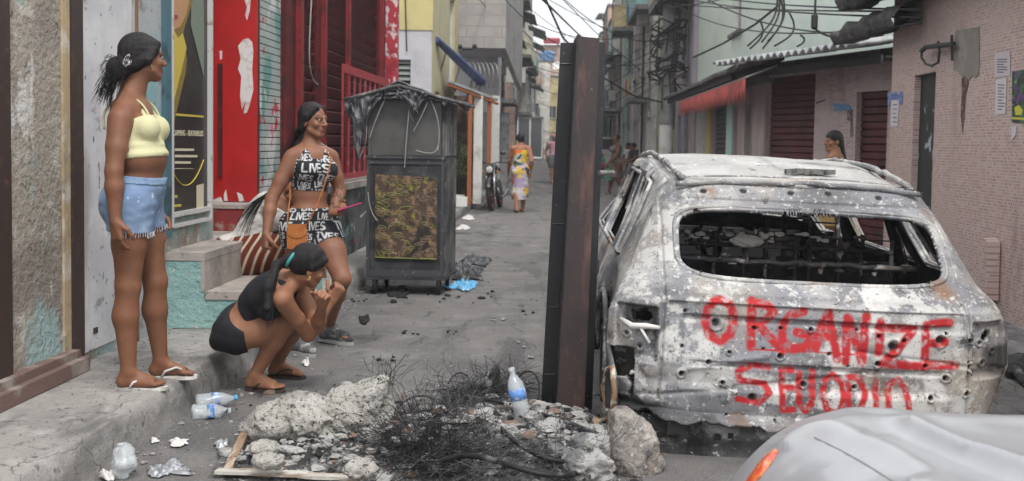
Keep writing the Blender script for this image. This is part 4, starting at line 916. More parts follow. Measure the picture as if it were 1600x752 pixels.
D += .012*sm(.44,.43,ZZ)*sm(.405,.415,ZZ)*sm(.6,.5,ax)         # crease
gate = np.abs(ax-(.685-.02*(ZZ-.6)))                           # seam between tailgate and corner
D += .018*(1-sm(.003,.010,gate))*(ZZ > .24)
tl = sm(.70,.72,ax)*sm(.40,.43,ZZ)*sm(.665,.645,ZZ)            # tail lamp recess
D += .055*tl*sm(.90,.86,ax)
D -= .03*sm(.20,.15,ZZ)                                        # bottom lip
D -= .012*np.exp(-((ZZ-.745)/.018)**2)*(ax < .8)
D += .015*np.exp(-((ZZ-1.14)/.012)**2)*(ax < .6)
NS = vnoise(XX, ZZ, 4.0, 1.); NS2 = vnoise(XX, ZZ, 13., 5.)
NS3 = vnoise(XX, ZZ, 2.1, 8.)
lc = sm(-.60,-.86,XX)*sm(.60,.30,ZZ)          # crumpled lower left corner
D += .014*NS+.006*NS2+.018*NS3*sm(.9,.5,ZZ)+lc*(.05*np.abs(NS)+.03*np.abs(NS2)-.02)
D += .007*np.exp(-((ZZ-(.52-.10*(XX-.1)))/.010)**2)*(XX > .15)-.010*np.exp(-(((ZZ-.40)-.22*(XX+.55))/.016)**2)*(XX > -.6)*(XX < -.2)
D += .008*np.exp(-((ZZ-(.33+.16*(XX+.3)))/.012)**2)*(XX < .2)  # buckled crease
hole = np.zeros_like(XX)
for hx, hz_, rr, ring in HOLES:
    d_ = np.hypot(XX-hx, ZZ-hz_); D += .02*(1-sm(rr*.6, rr, d_)); hole = np.maximum(hole, 1-sm(rr*.5, rr*.85, d_))
    if ring: D -= .010*np.exp(-((d_-rr*1.35)/(rr*.3))**2)
for hx, hz_ in ((-.28,1.19),(-.47,1.18),(.13,1.195),(.38,1.185),(-.05,1.19)):
    d_ = np.hypot((XX-hx)/1.6, ZZ-hz_); hole = np.maximum(hole, 1-sm(.008,.012,d_)); D += .01*(1-sm(.008,.014,d_))
for sgn in (-1, 1):
    for hx, hz_, rr in ((.80,.60,.02),(.76,.56,.012),(.78,.47,.014),(.84,.52,.012),(.75,.64,.008)):
        d_ = np.hypot(XX-sgn*hx, ZZ-hz_); hole = np.maximum(hole, 1-sm(rr*.5, rr*.8, d_)); D -= .012*np.exp(-((d_-rr*1.3)/(rr*.35))**2)
YYg = YYg+D
V = np.stack([XX.ravel(), YYg.ravel(), ZZ.ravel()], 1)
pm_ = strokemask(XX, ZZ)*(ZZ < .74)
soot_ = np.clip(sm(-.62,-.80,XX)*sm(.62,.50,ZZ)*.75+tl*.8+sm(.78,.9,XX)*sm(.66,.5,ZZ)*.6+sm(.24,.19,ZZ)*.7, 0, 1)*sm(-.15,.25,NS+.5*NS2+.1)
hole = np.maximum(hole, soot_*.9)
wmap = np.clip(sm(.67,.70,ZZ)*sm(.83,.78,ZZ)*.9+sm(.05,.0,np.abs(s_-1.12))*.8+sm(-.58,-.64,XX)*sm(.62,.66,ZZ)*.7+sm(.36,.30,ZZ)*sm(.2,.24,ZZ)*.6+sm(-.3,-.6,XX)*.5+.45*sm(.25,.5,XX)*sm(.5,.4,ZZ), 0, 1)
colr = np.stack([pm_.ravel(), hole.ravel(), wmap.ravel()], 1)
idx = np.arange((nx+1)*(nz+1)).reshape(nz+1, nx+1)
q = np.stack([idx[:-1,:-1], idx[:-1,1:], idx[1:,1:], idx[1:,:-1]], -1).reshape(-1, 4)
fc = V[q].mean(1); keep = sup((fc[:,0]-.015)/(.62-.02*(fc[:,2]-.8)), (fc[:,2]-wc)/wh_) > 1.0
nq = lambda f, sd: np.array([mnoise.noise(Vector((a_*f, c_*f, sd))) for a_, c_ in zip(fc[:,0], fc[:,2])])
n6, n15 = nq(6, 2.), nq(17, 6.)
keep &= ~((fc[:,0] < -.80) & (fc[:,2] < .46) & (n6+.5*n15 > .02))            # burnt through at the near left corner
keep &= ~(((fc[:,0]+.785)/.05)**2+((fc[:,2]-.615)/.035)**2 < 1+1.2*n15)        # hollow lamp seats
keep &= ~(((fc[:,0]-.80)/.035)**2+((fc[:,2]-.60)/.03)**2 < 1+1.2*n15)
keep &= ~(fc[:,2] < .165+.05*n6+.02*n15)
gateo = mk('tailgate', V, q[keep], None, car, True, colors=colr, local=True, mats=[burnt_gate, sootin])
gateo['label'] = 'tailgate with the red sprayed words ORGANIZE SEU ODIO'
md = gateo.modifiers.new('s', 'SOLIDIFY'); md.thickness = .022; md.offset = -1; md.material_offset = 1; md.use_quality_normals = False
# raised tube round the window opening
th = np.linspace(0, 2*PI, 120, endpoint=False); rimp = []
for t_ in th:
    c_, s1 = math.cos(t_), math.sin(t_); x_ = .015+.636*np.sign(c_)*abs(c_)**(2/5); z_ = wc+(wh_+.012)*np.sign(s1)*abs(s1)**(2/5)
    x_ *= (1-.03*(z_-.8)); rimp.append((x_, float(rear_y(np.array(x_), np.array(z_)))+.004+.003*mnoise.noise(Vector((x_*9,z_*9,0))), z_))
b = MB(); b.tube(rimp, .010, 6, close=True); b.build('window_flange', burnt, car, True, local=True)
# --- sides, roof, bonnet: loft
def roofz(y): return interp(y, [.45,.6,.9,1.4,2.0,2.55,2.8,3.4,3.8,4.15,4.3,4.36], [1.225,1.25,1.295,1.345,1.365,1.345,1.29,.90,.86,.78,.66,.5])
def roofw(y): return interp(y, [.45,1.4,2.6,2.8,3.4,4.0,4.36], [.62,.655,.64,.64,.74,.72,.62])
def beltw(y): return interp(y, [.2,.6,1.5,3.0,3.8,4.2,4.36], [.87,.90,.895,.89,.87,.80,.66])
KZ = [0, 1, 2, 3, 4, 5, 6, 7, 8, 9]
def section(y):
    rz, rw, bw = float(roofz(y)), float(roofw(y)), float(beltw(y)); bz = min(.80, rz-.04)
    P = [(bw-.06,.10), (bw-.005,.22), (bw+.012,.45), (bw+.005,.62), (bw-.03,bz-.02), (bw-.05,bz+.02)]
    f = lambda k: (P[5][0]+(rw-P[5][0])*k**1.15, P[5][1]+(rz-.07-P[5][1])*k)
    P += [f(.93), (rw-.015, rz-.055), (rw*.80, rz-.018), (rw*.4, rz-.002), (0, rz)]
    return P
TB = [0,.06,.10,.16,.205,.44,.475,.68,.80,1.0]   # window edges along t
SUBT = [3,2,4,3,12,3,12,10,14]
ts = []
for i in range(len(SUBT)): ts += list(np.linspace(TB[i], TB[i+1], SUBT[i], endpoint=False))
ts.append(1.0)
SUBK = 5; NK = 10*SUBK
Vs = []; 
for t_ in ts:
    for k in range(NK+1):
        i = min(k//SUBK, 9); f = k/SUBK-i
        # height of this line at the rear edge first
        P0 = section(.6); z0 = P0[i][1]*(1-f)+P0[i+1][1]*f
        zc_ = min(z0, 1.225); ys = float(rear_y(np.array(interp(zc_, ZW, WW)), np.array(zc_)))
        if i >= 7: ys = float(interp(np.array(k/NK), [.7,1],[ys, .50]))
        y = ys+(4.36-ys)*t_
        P = section(y); x = P[i][0]*(1-f)+P[i+1][0]*f; z = P[i][1]*(1-f)+P[i+1][1]*f
        bl = max(0, 1-t_/.06)      # blend to the rear panel edge
        x = x*(1-bl)+(min(float(interp(zc_, ZW, WW)), 9) if i < 7 else x)*bl if i < 7 else x
        z = z*(1-bl)+min(z0, 1.225)*bl if i < 7 else z
        n1 = mnoise.noise(Vector((y*2.2, z*4, 7)))*.014+mnoise.noise(Vector((y*7, z*9, 3)))*.006
        if i >= 7: z += n1*1.2+.012*math.sin(x*9)*mnoise.noise(Vector((y*1.5,0,9)))
        else: x += n1*min(1, t_/.05)
        # wheel arch flare and torn lower flank
        Vs.append((x, y, z))
nT = len(ts); 
def arch_hit(y, z, yc=.98, rr=.40): return (y-yc)**2+(z-.20)**2 < rr*rr
for sgn, nm in ((-1,'left'),(1,'right')):
    Vm = np.array(Vs); Vm[:,0] *= sgn
    if sgn == -1:  # left rear quarter is buckled
        yy, zz_ = Vm[:,1], Vm[:,2]; Vm[:,0] += .05*np.exp(-((yy-.75)/.25)**2-((zz_-.62)/.12)**2)-.03*np.exp(-((yy-1.3)/.3)**2-((zz_-.5)/.2)**2)
    F = []; FR = []
    for a in range(nT-1):
        for k in range(NK):
            q_ = (a*(NK+1)+k, (a+1)*(NK+1)+k, (a+1)*(NK+1)+k+1, a*(NK+1)+k+1)
            c = Vm[list(q_)].mean(0); i = k//SUBK; t_ = (ts[a]+ts[a+1])/2
            win = i in (5,) and (TB[2] < t_ < TB[3] or TB[4] < t_ < TB[5] or TB[6] < t_ < TB[7])
            if win: continue
            if 6 <= i and 2.80 < c[1] < 3.36 and (i >= 8 or c[1] < 3.3): continue       # windscreen
            if c[2] < .62 and (arch_hit(c[1], c[2]) or arch_hit(c[1], c[2], 3.55)): continue
            qq = q_ if sgn == 1 else q_[::-1]
            (FR if (i >= 7 and c[1] < 2.8) else F).append(qq)
    for nm2, ff, mm in (('body_side', F, burnt), ('roof_panel', FR, burnt_roof)):
        o = mk(nm2, Vm, ff, None, car, True, local=True, mats=[mm, sootin]); md = o.modifiers.new('s', 'SOLIDIFY'); md.thickness = .02; md.offset = -1 ; md.material_offset = 1
    # drop unused verts is unnecessary; window frames as bent tubes
    b = MB()
    def wallp(t_, z):
        zc_ = min(z, 1.225); ys = float(rear_y(np.array(interp(zc_, ZW, WW)), np.array(zc_))); y = ys+(4.36-ys)*t_; P = section(y)
        zs = [p[1] for p in P[:8]]; xs = [p[0] for p in P[:8]]; x = float(np.interp(z, zs, xs)); return (sgn*(x+.004), y, z)
    for (t0, t1) in ((TB[2],TB[3]),(TB[4],TB[5]),(TB[6],TB[7])):
        zt_a, zt_b = section(.6+(3.7)*t0)[6][1]-.01, section(.6+3.7*t1)[6][1]-.01
        loop = [wallp(t0,.83), wallp(t0,(.83+zt_a)/2), wallp(t0,zt_a), wallp((t0+t1)/2,(zt_a+zt_b)/2), wallp(t1,zt_b), wallp(t1,(.83+zt_b)/2), wallp(t1,.83), wallp((t0+t1)/2,.825)]
        b.tube(loop, .013, 6, close=True)
        b.tube([Vector(p)+Vector((-sgn*.03,0,0)) for p in loop], .009, 6, close=True)
    b.build_each('window_frame', burnt, car, True, local=True)
    b = MB()
    for yc in (.98, 3.55):
        b.tube([(sgn*(.905 if yc < 2 else .88), yc+.40*math.cos(a_), .20+.40*math.sin(a_)) for a_ in np.linspace(.0, PI, 22)], .016, 6)
    b.build_each('arch_lip', burnt, car, True, local=True)
    # door seams
    b = MB()
    for yy in (1.36, 2.28, 3.1):
        b.tube([(sgn*(.917 if z < .75 else .88), yy+(.04 if z > .6 else 0), z) for z in (.2,.4,.6,.72)], .005, 5)
    b.build_each('door_seam', sootin, car, True, local=True)
# roof rails and ripple at rear edge
b = MB()
for sgn in (-1,1):
    b.tube([(sgn*(float(roofw(y))-.06+.01*mnoise.noise(Vector((y*8,sgn,0)))), y, float(roofz(y))-.012+.012*mnoise.noise(Vector((y*11,sgn,3)))) for y in np.linspace(.6,2.6,50)], .016, 6)
b.build_each('roof_rail', burnt, car, True, local=True)
b = MB(); b.tube([(x, .52+.06*abs(x/.6)**3, 1.238-.03*abs(x/.6)**3+.006*mnoise.noise(Vector((x*9,0,0)))) for x in np.linspace(-.6,.6,40)], .014, 6)
b.tube([(x, .66+.06*abs(x/.6)**3, 1.262-.03*abs(x/.6)**3) for x in np.linspace(-.58,.58,40)], .006, 5); b.build_each('spoiler_edge', burnt, car, True, local=True)
b = MB(); 
for k in range(7): b.obox((.12+.03*k-.1, .78+.03*mnoise.noise(Vector((k,0,0))), 1.295), Vector((1,.3*math.sin(k*2),.1)).normalized(), Vector((-.2,1,0)).normalized(), (0,0,1), .035, .012+.008*(k%2), .012)
b.build('aerial_base', mat('charred_plastic', (.14,.14,.13), .9, [((.03,.03,.03), 20,.5,.6)], bump=.5), car, local=True)
# lower rear: bumper beam, sill, tow hook, hanging bracket
lowm = mat('charred_beam', (.10,.10,.10), .85, [((.32,.31,.30), 4,.53,.58,9), ((.025,.025,.025), 3,.48,.58), ((.4,.39,.38), 30,.62,.65)], bump=.5, bscale=30)
b = MB()
def bumpf(a, c):
    x = -.80+1.6*a; z = -.02+.18*c; return Vector((x, .09+.10*abs(x/.8)**5-.035*math.exp(-((z-.1)/.05)**2)+.012*mnoise.noise(Vector((x*6,z*9,0))), z))
b.grid(bumpf, 120, 16); o = b.build('bumper_beam', lowm, car, True, local=True); md = o.modifiers.new('s','SOLIDIFY'); md.thickness = .02; md.offset = -1
b = MB()
for (x, z, w_, h_) in ((-.60,.115,.045,.03),(-.42,.09,.014,.014),(-.36,.1,.012,.012),(-.5,.15,.01,.01),(.3,.1,.02,.02),(.55,.12,.03,.025)):
    b.obox((x, .064 if abs(x) < .5 else .082, z), (1,0,0), (0,1,0), (0,0,1), w_, .012, h_)
b.build_each('beam_hole', sootin, car, local=True)
b = MB(); b.obox((-.12,.0,.03),(1,0,0),(0,1,0),(0,0,1),.03,.02,.045); b.obox((.4,.05,.02),(1,0,0),(0,1,0),(0,0,1),.06,.02,.03); b.build_each('tow_bracket', lowm, car, local=True)
# left corner: hanging lamp bracket, square vent opening with rusty rim
def cl(x, z, dy=0): return Vector((x, float(rear_y(np.array(x), np.array(z)))+.03+dy, z))
b = MB(); b.tube([cl(-.87,.585,-.02), cl(-.82,.565,-.05), cl(-.76,.575,-.05), cl(-.70,.57,-.03)], [.010,.016,.013,.009], 8); b.tube([cl(-.79,.57,-.05), cl(-.745,.50,-.05)], .007, 6); b.build('lamp_clip', mat('ash_white', (.55,.53,.5), .9, bump=.3), car, True, local=True)
b = MB(); xx_ = -.885
b.tube([(-.915,.26,.33),(-.90,.17,.36),(-.885,.14,.25),(-.89,.16,.15),(-.91,.25,.14),(-.93,.30,.24)], .014, 6, close=True); b.build('vent_rim', mat('rusty_rim', (.2,.13,.08), .85, [((.5,.46,.4), 14,.52,.58)]), car, True, local=True)
b = MB(); b.prism([(-.925,.25,.32),(-.905,.18,.34),(-.893,.155,.25),(-.895,.17,.165),(-.92,.25,.15)], (.02,.02,0)); b.build('vent_opening', sootin, car, local=True)
b = MB(); 
for k in range(4): b.tube([(-.90,.26+.03*k,.10-.02*k),(-.96,.24+.03*k,.08),(-.95,.24+.03*k,.0)], .012, 6)
b.build_each('torn_bracket', mat('rusty_rim2', (.3,.22,.15), .85, [((.1,.08,.06), 9,.5,.6)]), car, True, local=True)
# wheels: bare blackened rims
for yc in (.98, 3.55):
    for sgn in (-1, 1):
        wl = thing('tmp', None, None); bpy.data.objects.remove(wl)
        b = MB(); b.lathe((sgn*.80-.09*sgn, yc, .225), (sgn,0,0), [(.10,0),(.225,0),(.225,.02),(.20,.03),(.20,.16),(.225,.17),(.225,.185),(.19,.185),(.17,.10),(.05,.10),(.05,.12)], 28); wo2 = b.build('wheel', sootbar, car, True, local=True)
        b = MB()
        for k in range(5): a_ = 2*PI*k/5; b.tube([(sgn*.82, yc+.05*math.cos(a_), .225+.05*math.sin(a_)), (sgn*.85, yc+.19*math.cos(a_), .225+.19*math.sin(a_))], .02, 6)
        b.build('spoke', sootbar, wo2, True, local=True)
# --- interior
b = MB(); b.box((-.8,.25,.12),(.8,4.0,.16)); b.box((-.72,3.3,.16),(.72,3.36,.80)); b.build('floor_pan', sootin, car, local=True)
b = MB(); b.grid(lambda a, c: Vector((-.70+1.4*a, 1.15+.03*mnoise.noise(Vector((a*9,c*7,0)))+.12*(1-c), .18+.62*c)), 50, 20); o = b.build('rear_seat_back', sootin, car, True, local=True); md = o.modifiers.new('s','SOLIDIFY'); md.thickness = .03
b = MB(); rs = random.Random(8)
b.tube([(x, .62+.02*math.sin(x*9), .835+.012*mnoise.noise(Vector((x*12,0,0)))) for x in np.linspace(-.62,.62,40)], .014, 6)
b.tube([(x, 1.12, .915+.02*mnoise.noise(Vector((x*10,2,0)))) for x in np.linspace(-.60,.12,30)], .02, 6)
b.tube([(x, 1.10, .87) for x in (-.6,.62)], .012, 6)
for x in (-.30,-.02,.22,.5): b.tube([(x,1.1,.5),(x,1.1,.93),(x+.16,1.1,.93),(x+.16,1.1,.5)], .012, 6)
b.tube([(.02,1.3,.6),(.02,1.3,1.02),(.26,1.3,1.02),(.26,1.3,.6)], .014, 6); b.tube([(.02,1.3,.85),(.26,1.3,.85)], .01, 6)
for x in (-.45,.30):
    for dx in (0,.34): b.tube([(x+dx,1.95,.3),(x+dx,2.1,1.0)], .016, 6)
    b.tube([(x,2.1,1.0),(x+.17,2.12,1.06),(x+.34,2.1,1.0)], .016, 6)
    for k in range(6): b.tube([(x,2.0+.015*k,.5+.09*k),(x+.34,2.0+.015*k,.5+.09*k)], .006, 5)
b.tube([(-.08,2.7,.6),(-.2,2.55,.85)],.02,6); b.tube([(-.35+.19*math.cos(a_),2.5,.9+.17*math.sin(a_)) for a_ in np.linspace(0,2*PI,24,endpoint=False)], .012, 6, close=True)
b.build_each('seat_frame', sootbar, car, True, local=True)
b = MB()
def hangf(a, c):
    x = -.68+.72*a; return Vector((x, 1.55+.05*mnoise.noise(Vector((a*5,c*5,1))), 1.225-.03*a-c*(.26+.03*mnoise.noise(Vector((a*7,0,4))))))
b.grid(hangf, 24, 12); 
o = b.build('hanging_liner', sootin, car, True, local=True)
me_ = o.data
import bmesh
bm_ = bmesh.new(); bm_.from_mesh(me_); dl = [f for f in bm_.faces if -.26 < f.calc_center_median().x < -.04 and 1.055 < f.calc_center_median().z < 1.11]; bmesh.ops.delete(bm_, geom=dl, context='FACES'); bm_.to_mesh(me_); bm_.free()
md = o.modifiers.new('s','SOLIDIFY'); md.thickness = .01
b = MB(); b.grid(lambda a, c: Vector((-.58+.78*a, .62+.5*c*.6, 1.15-.012*a*4-.0*c-.035*(1-c)*(1-a)-.012*mnoise.noise(Vector((a*9,c*3,0))))), 30, 6)
o = b.build('peeling_liner', mat('ochre_ash', (.42,.38,.30), .9, [((.55,.53,.5), 8,.5,.6)], bump=.3), car, True, local=True); md = o.modifiers.new('s','SOLIDIFY'); md.thickness = .008
b = MB()
for k in range(90):
    c = Vector((rs.uniform(-.6,.6), rs.choice([.62,1.1,1.12,1.3])+rs.uniform(-.05,.05), 0)); c.z = rs.uniform(.80,.86) if c.y < .7 else rs.uniform(.84,.95)
    b.ball(c, (rs.uniform(.006,.03), .01, rs.uniform(.005,.02)), 6, 4, .35, rs)
b.build_each('melted_debris', sootbar, car, local=True)
b = MB()
for k in range(26):
    c = Vector((rs.uniform(-.58,.3), 1.08, rs.uniform(.9,.95))); b.ball(c, (rs.uniform(.008,.03), .012, rs.uniform(.006,.016)), 6, 4, .3, rs)
b.ball((-.14,1.04,.90), (.09,.03,.035), 12, 8, .12, rs)
b.build_each('ash_lump', MATS['ash_white'], car, local=True)
b = MB()
for sgn in (-1,1):
    b.tube([(sgn*.80,1.25,.3),(sgn*.79,1.3,.8),(sgn*.66,1.38,1.24)], .035, 8); b.tube([(sgn*.80,2.28,.3),(sgn*.79,2.3,.8),(sgn*.66,2.34,1.26)], .035, 8)
b.build_each('pillar', sootin, car, True, local=True)

# ============================================================ SILVER CAR (front end of a crushed car)
silver = mat('silver_paint', (.33,.33,.34), .36, [((.28,.285,.30), 1.5,.45,.6), ((.27,.262,.255), 9,.62,.7), ((.3,.28,.26), 60,.68,.72,3)], metallic=.25, spec=.5, bump=.04, bscale=8, coat=.4)
sv = thing('silver_car', 'dented silver car nose with an amber corner lamp in the bottom right corner', 'car', (1.9, 2.3, 0))
CRZ = [[gnd(*p, .66) for p in pl] for pl in ([(1385,658),(1440,684),(1520,722),(1640,765)], [(1255,672),(1330,700),(1390,742)], [(1330,640),(1400,652),(1480,668),(1620,672)])]
def sdist(x, y, pl):
    best = (9, 0, 0); L0 = 0
    for p, q in zip(pl[:-1], pl[1:]):
        dx, dy = q.x-p.x, q.y-p.y; L_ = math.hypot(dx, dy); t = max(0, min(1, ((x-p.x)*dx+(y-p.y)*dy)/L_**2)); ex_, ey_ = x-p.x-t*dx, y-p.y-t*dy; d = math.hypot(ex_, ey_)
        if d < abs(best[0]): best = (d if dx*ey_-dy*ex_ > 0 else -d, L0+t*L_, 0)
        L0 += L_
    return best[0], best[1]/L0
def svh(x, y):
    f = (3.06-y)/1.72                  # 0 far side .. 1 near side
    e = 1-np.clip(abs(f-.5)*2, 0, 1)**5
    z = .625+.06*e
    if x < .98: z -= .50*((.98-x)/.50)**2.2
    z -= .26*np.clip((abs(f-.5)*2-.84)/.16, 0, 1)**2
    d, s = sdist(x, y, CRZ[0]); z += (.028*math.exp(-(d/.05)**2) if d > 0 else .028*math.exp(-(d/.032)**2)-.030*(1-math.exp(-abs(d)/.03))*math.exp(-abs(d)/.22))*min(1, s*5)
    d, s = sdist(x, y, CRZ[1]); z += -.020*math.exp(-(d/.10)**2)+.016*math.exp(-((d-.09)/.04)**2)
    d, s = sdist(x, y, CRZ[2]); z += .012*math.exp(-(d/.05)**2)
    z += .016*mnoise.noise(Vector((x*3.1, y*3.1, 2)))+.004*mnoise.noise(Vector((x*9, y*9, 5)))
    return z
def svhit(px, py, lift=.0):
    d = ray(px, py); t = 1.2
    while t < 6:
        p = Vector((0,0,CAM_H))+d*t
        if p.x > .44 and p.z < svh(max(p.x,.46), p.y)+lift: return p
        t += .006
    return p
b = MB(); b.grid(lambda a, c: (lambda x, y: Vector((x, y, svh(x, y))))(.46+3.2*a**1.15, 1.34+1.72*c), 300, 190); b.build('bonnet', silver, sv, smooth=True)
b = MB()
def sidef(a, c):   # skirt round nose + far side
    pts = [(3.66,3.06),(.76,3.06),(.53,2.98),(.475,2.75),(.46,2.2),(.475,1.65),(.53,1.42),(.76,1.34),(3.66,1.34)]
    k = a*8; i = min(int(k),7); f = k-i; x = pts[i][0]*(1-f)+pts[i+1][0]*f; y = pts[i][1]*(1-f)+pts[i+1][1]*f
    zt_ = svh(max(x,.46), min(3.06,max(1.34,y))); z = zt_*(1-c)+.14*c; o_ = .03*math.sin(PI*c)
    return Vector((x-(o_ if x < 1 else 0), y+(o_ if y > 2.9 else -o_ if y < 1.5 else 0), z))
b.grid(sidef, 160, 14); b.build('bumper', silver, sv, smooth=True)
amber = mat('amber_lens', (.55,.14,.03), .25, [((.6,.3,.15), 20,.5,.6), ((.5,.03,.02), 9,.5,.6)], spec=.6, coat=.6)
def lampf(a, c):
    p = svhit(1164+52*a, 758-56*a+(c-.5)*(10+16*math.sin(PI*a)), .004); return p+Vector((0,0,.010*math.sin(PI*min(1,max(0,a)))*math.sin(PI*c)))
b = MB(); b.grid(lampf, 24, 8); o = b.build('corner_lamp', amber, sv, smooth=True)
b = MB(); b.tube([svhit(1272+k*7.5, 684+k*3.4+.10*k*k*.5, .001) for k in range(18)], .0028, 5); b.build('bonnet_seam', mat('seam_dark', (.16,.16,.165), .7), sv)
for (wx, wy) in ((1.35,3.0),(1.35,1.42)):
    b = MB(); b.lathe((wx, wy-.09, .3), (0,1,0), [(.15,0),(.28,0),(.3,.03),(.3,.15),(.28,.18),(.15,.18)], 24); b.build('wheel', mat('tyre_rubber', (.02,.02,.02), .9), sv, True)
# ============================================================ PEOPLE: distance-field bodies meshed with surface nets
def npv(v): return np.array(tuple(v), dtype=np.float64)
def unit(v): v = npv(v); return v/max(1e-9, np.linalg.norm(v))
def surfnet(F, org, h):
    s = F < 0
    c = np.zeros(tuple(n-1 for n in F.shape), dtype=np.int8)
    offs = [(i,j,k) for i in (0,1) for j in (0,1) for k in (0,1)]
    nx, ny, nz = c.shape
    for (i,j,k) in offs: c += s[i:i+nx, j:j+ny, k:k+nz]
    act = np.argwhere((c > 0) & (c < 8))
    if len(act) == 0: return None
    vals = np.stack([F[act[:,0]+i, act[:,1]+j, act[:,2]+k] for (i,j,k) in offs], 1)
    acc = np.zeros((len(act), 3)); cnt = np.zeros(len(act))
    for a in range(8):
        for b_ in range(a+1, 8):
            oa, ob = np.array(offs[a]), np.array(offs[b_])
            if abs(oa-ob).sum() != 1: continue
            va, vb = vals[:,a], vals[:,b_]; m = (va < 0) != (vb < 0)
            t = va[m]/(va[m]-vb[m]); acc[m] += oa+t[:,None]*(ob-oa); cnt[m] += 1
    V = (act+acc/cnt[:,None])*h+org
    idx = -np.ones(c.shape, dtype=np.int64); idx[act[:,0], act[:,1], act[:,2]] = np.arange(len(act))
    Fs = []
    for ax in range(3):
        o1, o2 = [a for a in range(3) if a != ax]
        sl0 = [slice(None)]*3; sl1 = [slice(None)]*3; sl0[ax] = slice(0, -1); sl1[ax] = slice(1, None)
        ch = s[tuple(sl0)] != s[tuple(sl1)]; e = np.argwhere(ch)
        ok = (e[:,o1] > 0) & (e[:,o2] > 0) & (e[:,o1] < F.shape[o1]-1) & (e[:,o2] < F.shape[o2]-1); e = e[ok]
        if len(e) == 0: continue
        def cell(d1, d2):
            q = e.copy(); q[:,o1] += d1; q[:,o2] += d2; return idx[q[:,0], q[:,1], q[:,2]]
        Q = np.stack([cell(-1,-1), cell(0,-1), cell(0,0), cell(-1,0)], 1)
        ins = s[e[:,0], e[:,1], e[:,2]]
        fl = ins if ax != 1 else ~ins
        Q[~fl] = Q[~fl][:, ::-1]; Fs.append(Q)
    return V, np.concatenate(Fs)
def relax(V, Q, wgt, it=10, lam=.5):
    E = np.concatenate([Q[:,[0,1]], Q[:,[1,2]], Q[:,[2,3]], Q[:,[3,0]]]); E = np.concatenate([E, E[:,::-1]])
    n = np.bincount(E[:,0], minlength=len(V)).astype(float); n[n == 0] = 1
    for _ in range(it):
        A = np.stack([np.bincount(E[:,0], weights=V[E[:,1],k], minlength=len(V)) for k in range(3)], 1)/n[:,None]
        V = V+(A-V)*(lam*wgt)[:,None]
    return V
class Fld:
    """grid of points covering lo..hi with step h, holding named distance fields"""
    def __init__(s, lo, hi, h):
        s.lo = npv(lo); s.h = h; s.n = np.ceil((npv(hi)-s.lo)/h).astype(int)+1; s.F = {}
        s.ax = [s.lo[i]+h*np.arange(s.n[i]) for i in range(3)]
    def new(s, g): s.F[g] = np.full(tuple(s.n), .09, dtype=np.float32)
    def sub(s, lo, hi):
        a = np.maximum(0, np.floor((lo-s.lo)/s.h).astype(int)); b = np.minimum(s.n, np.ceil((hi-s.lo)/s.h).astype(int)+1)
        if (b <= a).any(): return None, None
        sl = tuple(slice(a[i], b[i]) for i in range(3))
        X = s.ax[0][sl[0]][:,None,None]; Y = s.ax[1][sl[1]][None,:,None]; Z = s.ax[2][sl[2]][None,None,:]
        return sl, (X, Y, Z)
    def put(s, g, lo, hi, fn, k, op='u'):
        if g not in s.F: s.new(g)
        m = .05; sl, P = s.sub(npv(lo)-m, npv(hi)+m)
        if sl is None: return
        d = fn(*P); f = s.F[g][sl]
        if op == 'u':
            h_ = np.clip(.5+.5*(f-d)/k, 0, 1); s.F[g][sl] = f*(1-h_)+d*h_-k*h_*(1-h_)
        else:
            d = -d; h_ = np.clip(.5-.5*(f-d)/k, 0, 1); s.F[g][sl] = f*(1-h_)+d*h_+k*h_*(1-h_)
    def rc(s, g, a, b, ra, rb, k=.015, op='u'):
        a, b = npv(a), npv(b); ba = b-a; L2 = max(1e-12, ba@ba); r = max(ra, rb)
        def fn(X, Y, Z):
            px, py, pz = X-a[0], Y-a[1], Z-a[2]; t = np.clip((px*ba[0]+py*ba[1]+pz*ba[2])/L2, 0, 1)
            return np.sqrt((px-t*ba[0])**2+(py-t*ba[1])**2+(pz-t*ba[2])**2)-(ra+(rb-ra)*t)
        s.put(g, np.minimum(a, b)-r, np.maximum(a, b)+r, fn, k, op)
    def chain(s, g, pts, rs, k=.012):
        for i in range(len(pts)-1): s.rc(g, pts[i], pts[i+1], rs[i], rs[i+1], k)
    def el(s, g, c, r, M=None, k=.02, op='u'):
        c = npv(c); r = np.array(r, float); M = np.eye(3) if M is None else M; R_ = r.max()
        def fn(X, Y, Z):
            px, py, pz = X-c[0], Y-c[1], Z-c[2]
            q = [px*M[0,i]+py*M[1,i]+pz*M[2,i] for i in range(3)]
            k0 = np.sqrt(sum((q[i]/r[i])**2 for i in range(3))); k1 = np.sqrt(sum((q[i]/r[i]**2)**2 for i in range(3)))
            return np.where(k1 > 1e-6, k0*(k0-1)/np.maximum(k1, 1e-6), -r.min())
        s.put(g, c-R_, c+R_, fn, k, op)
    def plane(s, c, n):
        c, n = npv(c), unit(n); X, Y, Z = s.ax[0][:,None,None], s.ax[1][None,:,None], s.ax[2][None,None,:]
        return ((X-c[0])*n[0]+(Y-c[1])*n[1]+(Z-c[2])*n[2]).astype(np.float32)
    def seg(s, a, b):
        a, b = npv(a), npv(b); ba = b-a; L2 = ba@ba; X, Y, Z = s.ax[0][:,None,None]-a[0], s.ax[1][None,:,None]-a[1], s.ax[2][None,None,:]-a[2]
        t = np.clip((X*ba[0]+Y*ba[1]+Z*ba[2])/L2, 0, 1); return np.sqrt((X-t*ba[0])**2+(Y-t*ba[1])**2+(Z-t*ba[2])**2).astype(np.float32)
    def mesh(s, F): 
        F = np.pad(F, 1, constant_values=.05); return surfnet(F, s.lo-s.h, s.h)
def smin(a, b, k):
    h = np.clip(.5+.5*(b-a)/k, 0, 1); return b*(1-h)+a*h-k*h*(1-h)
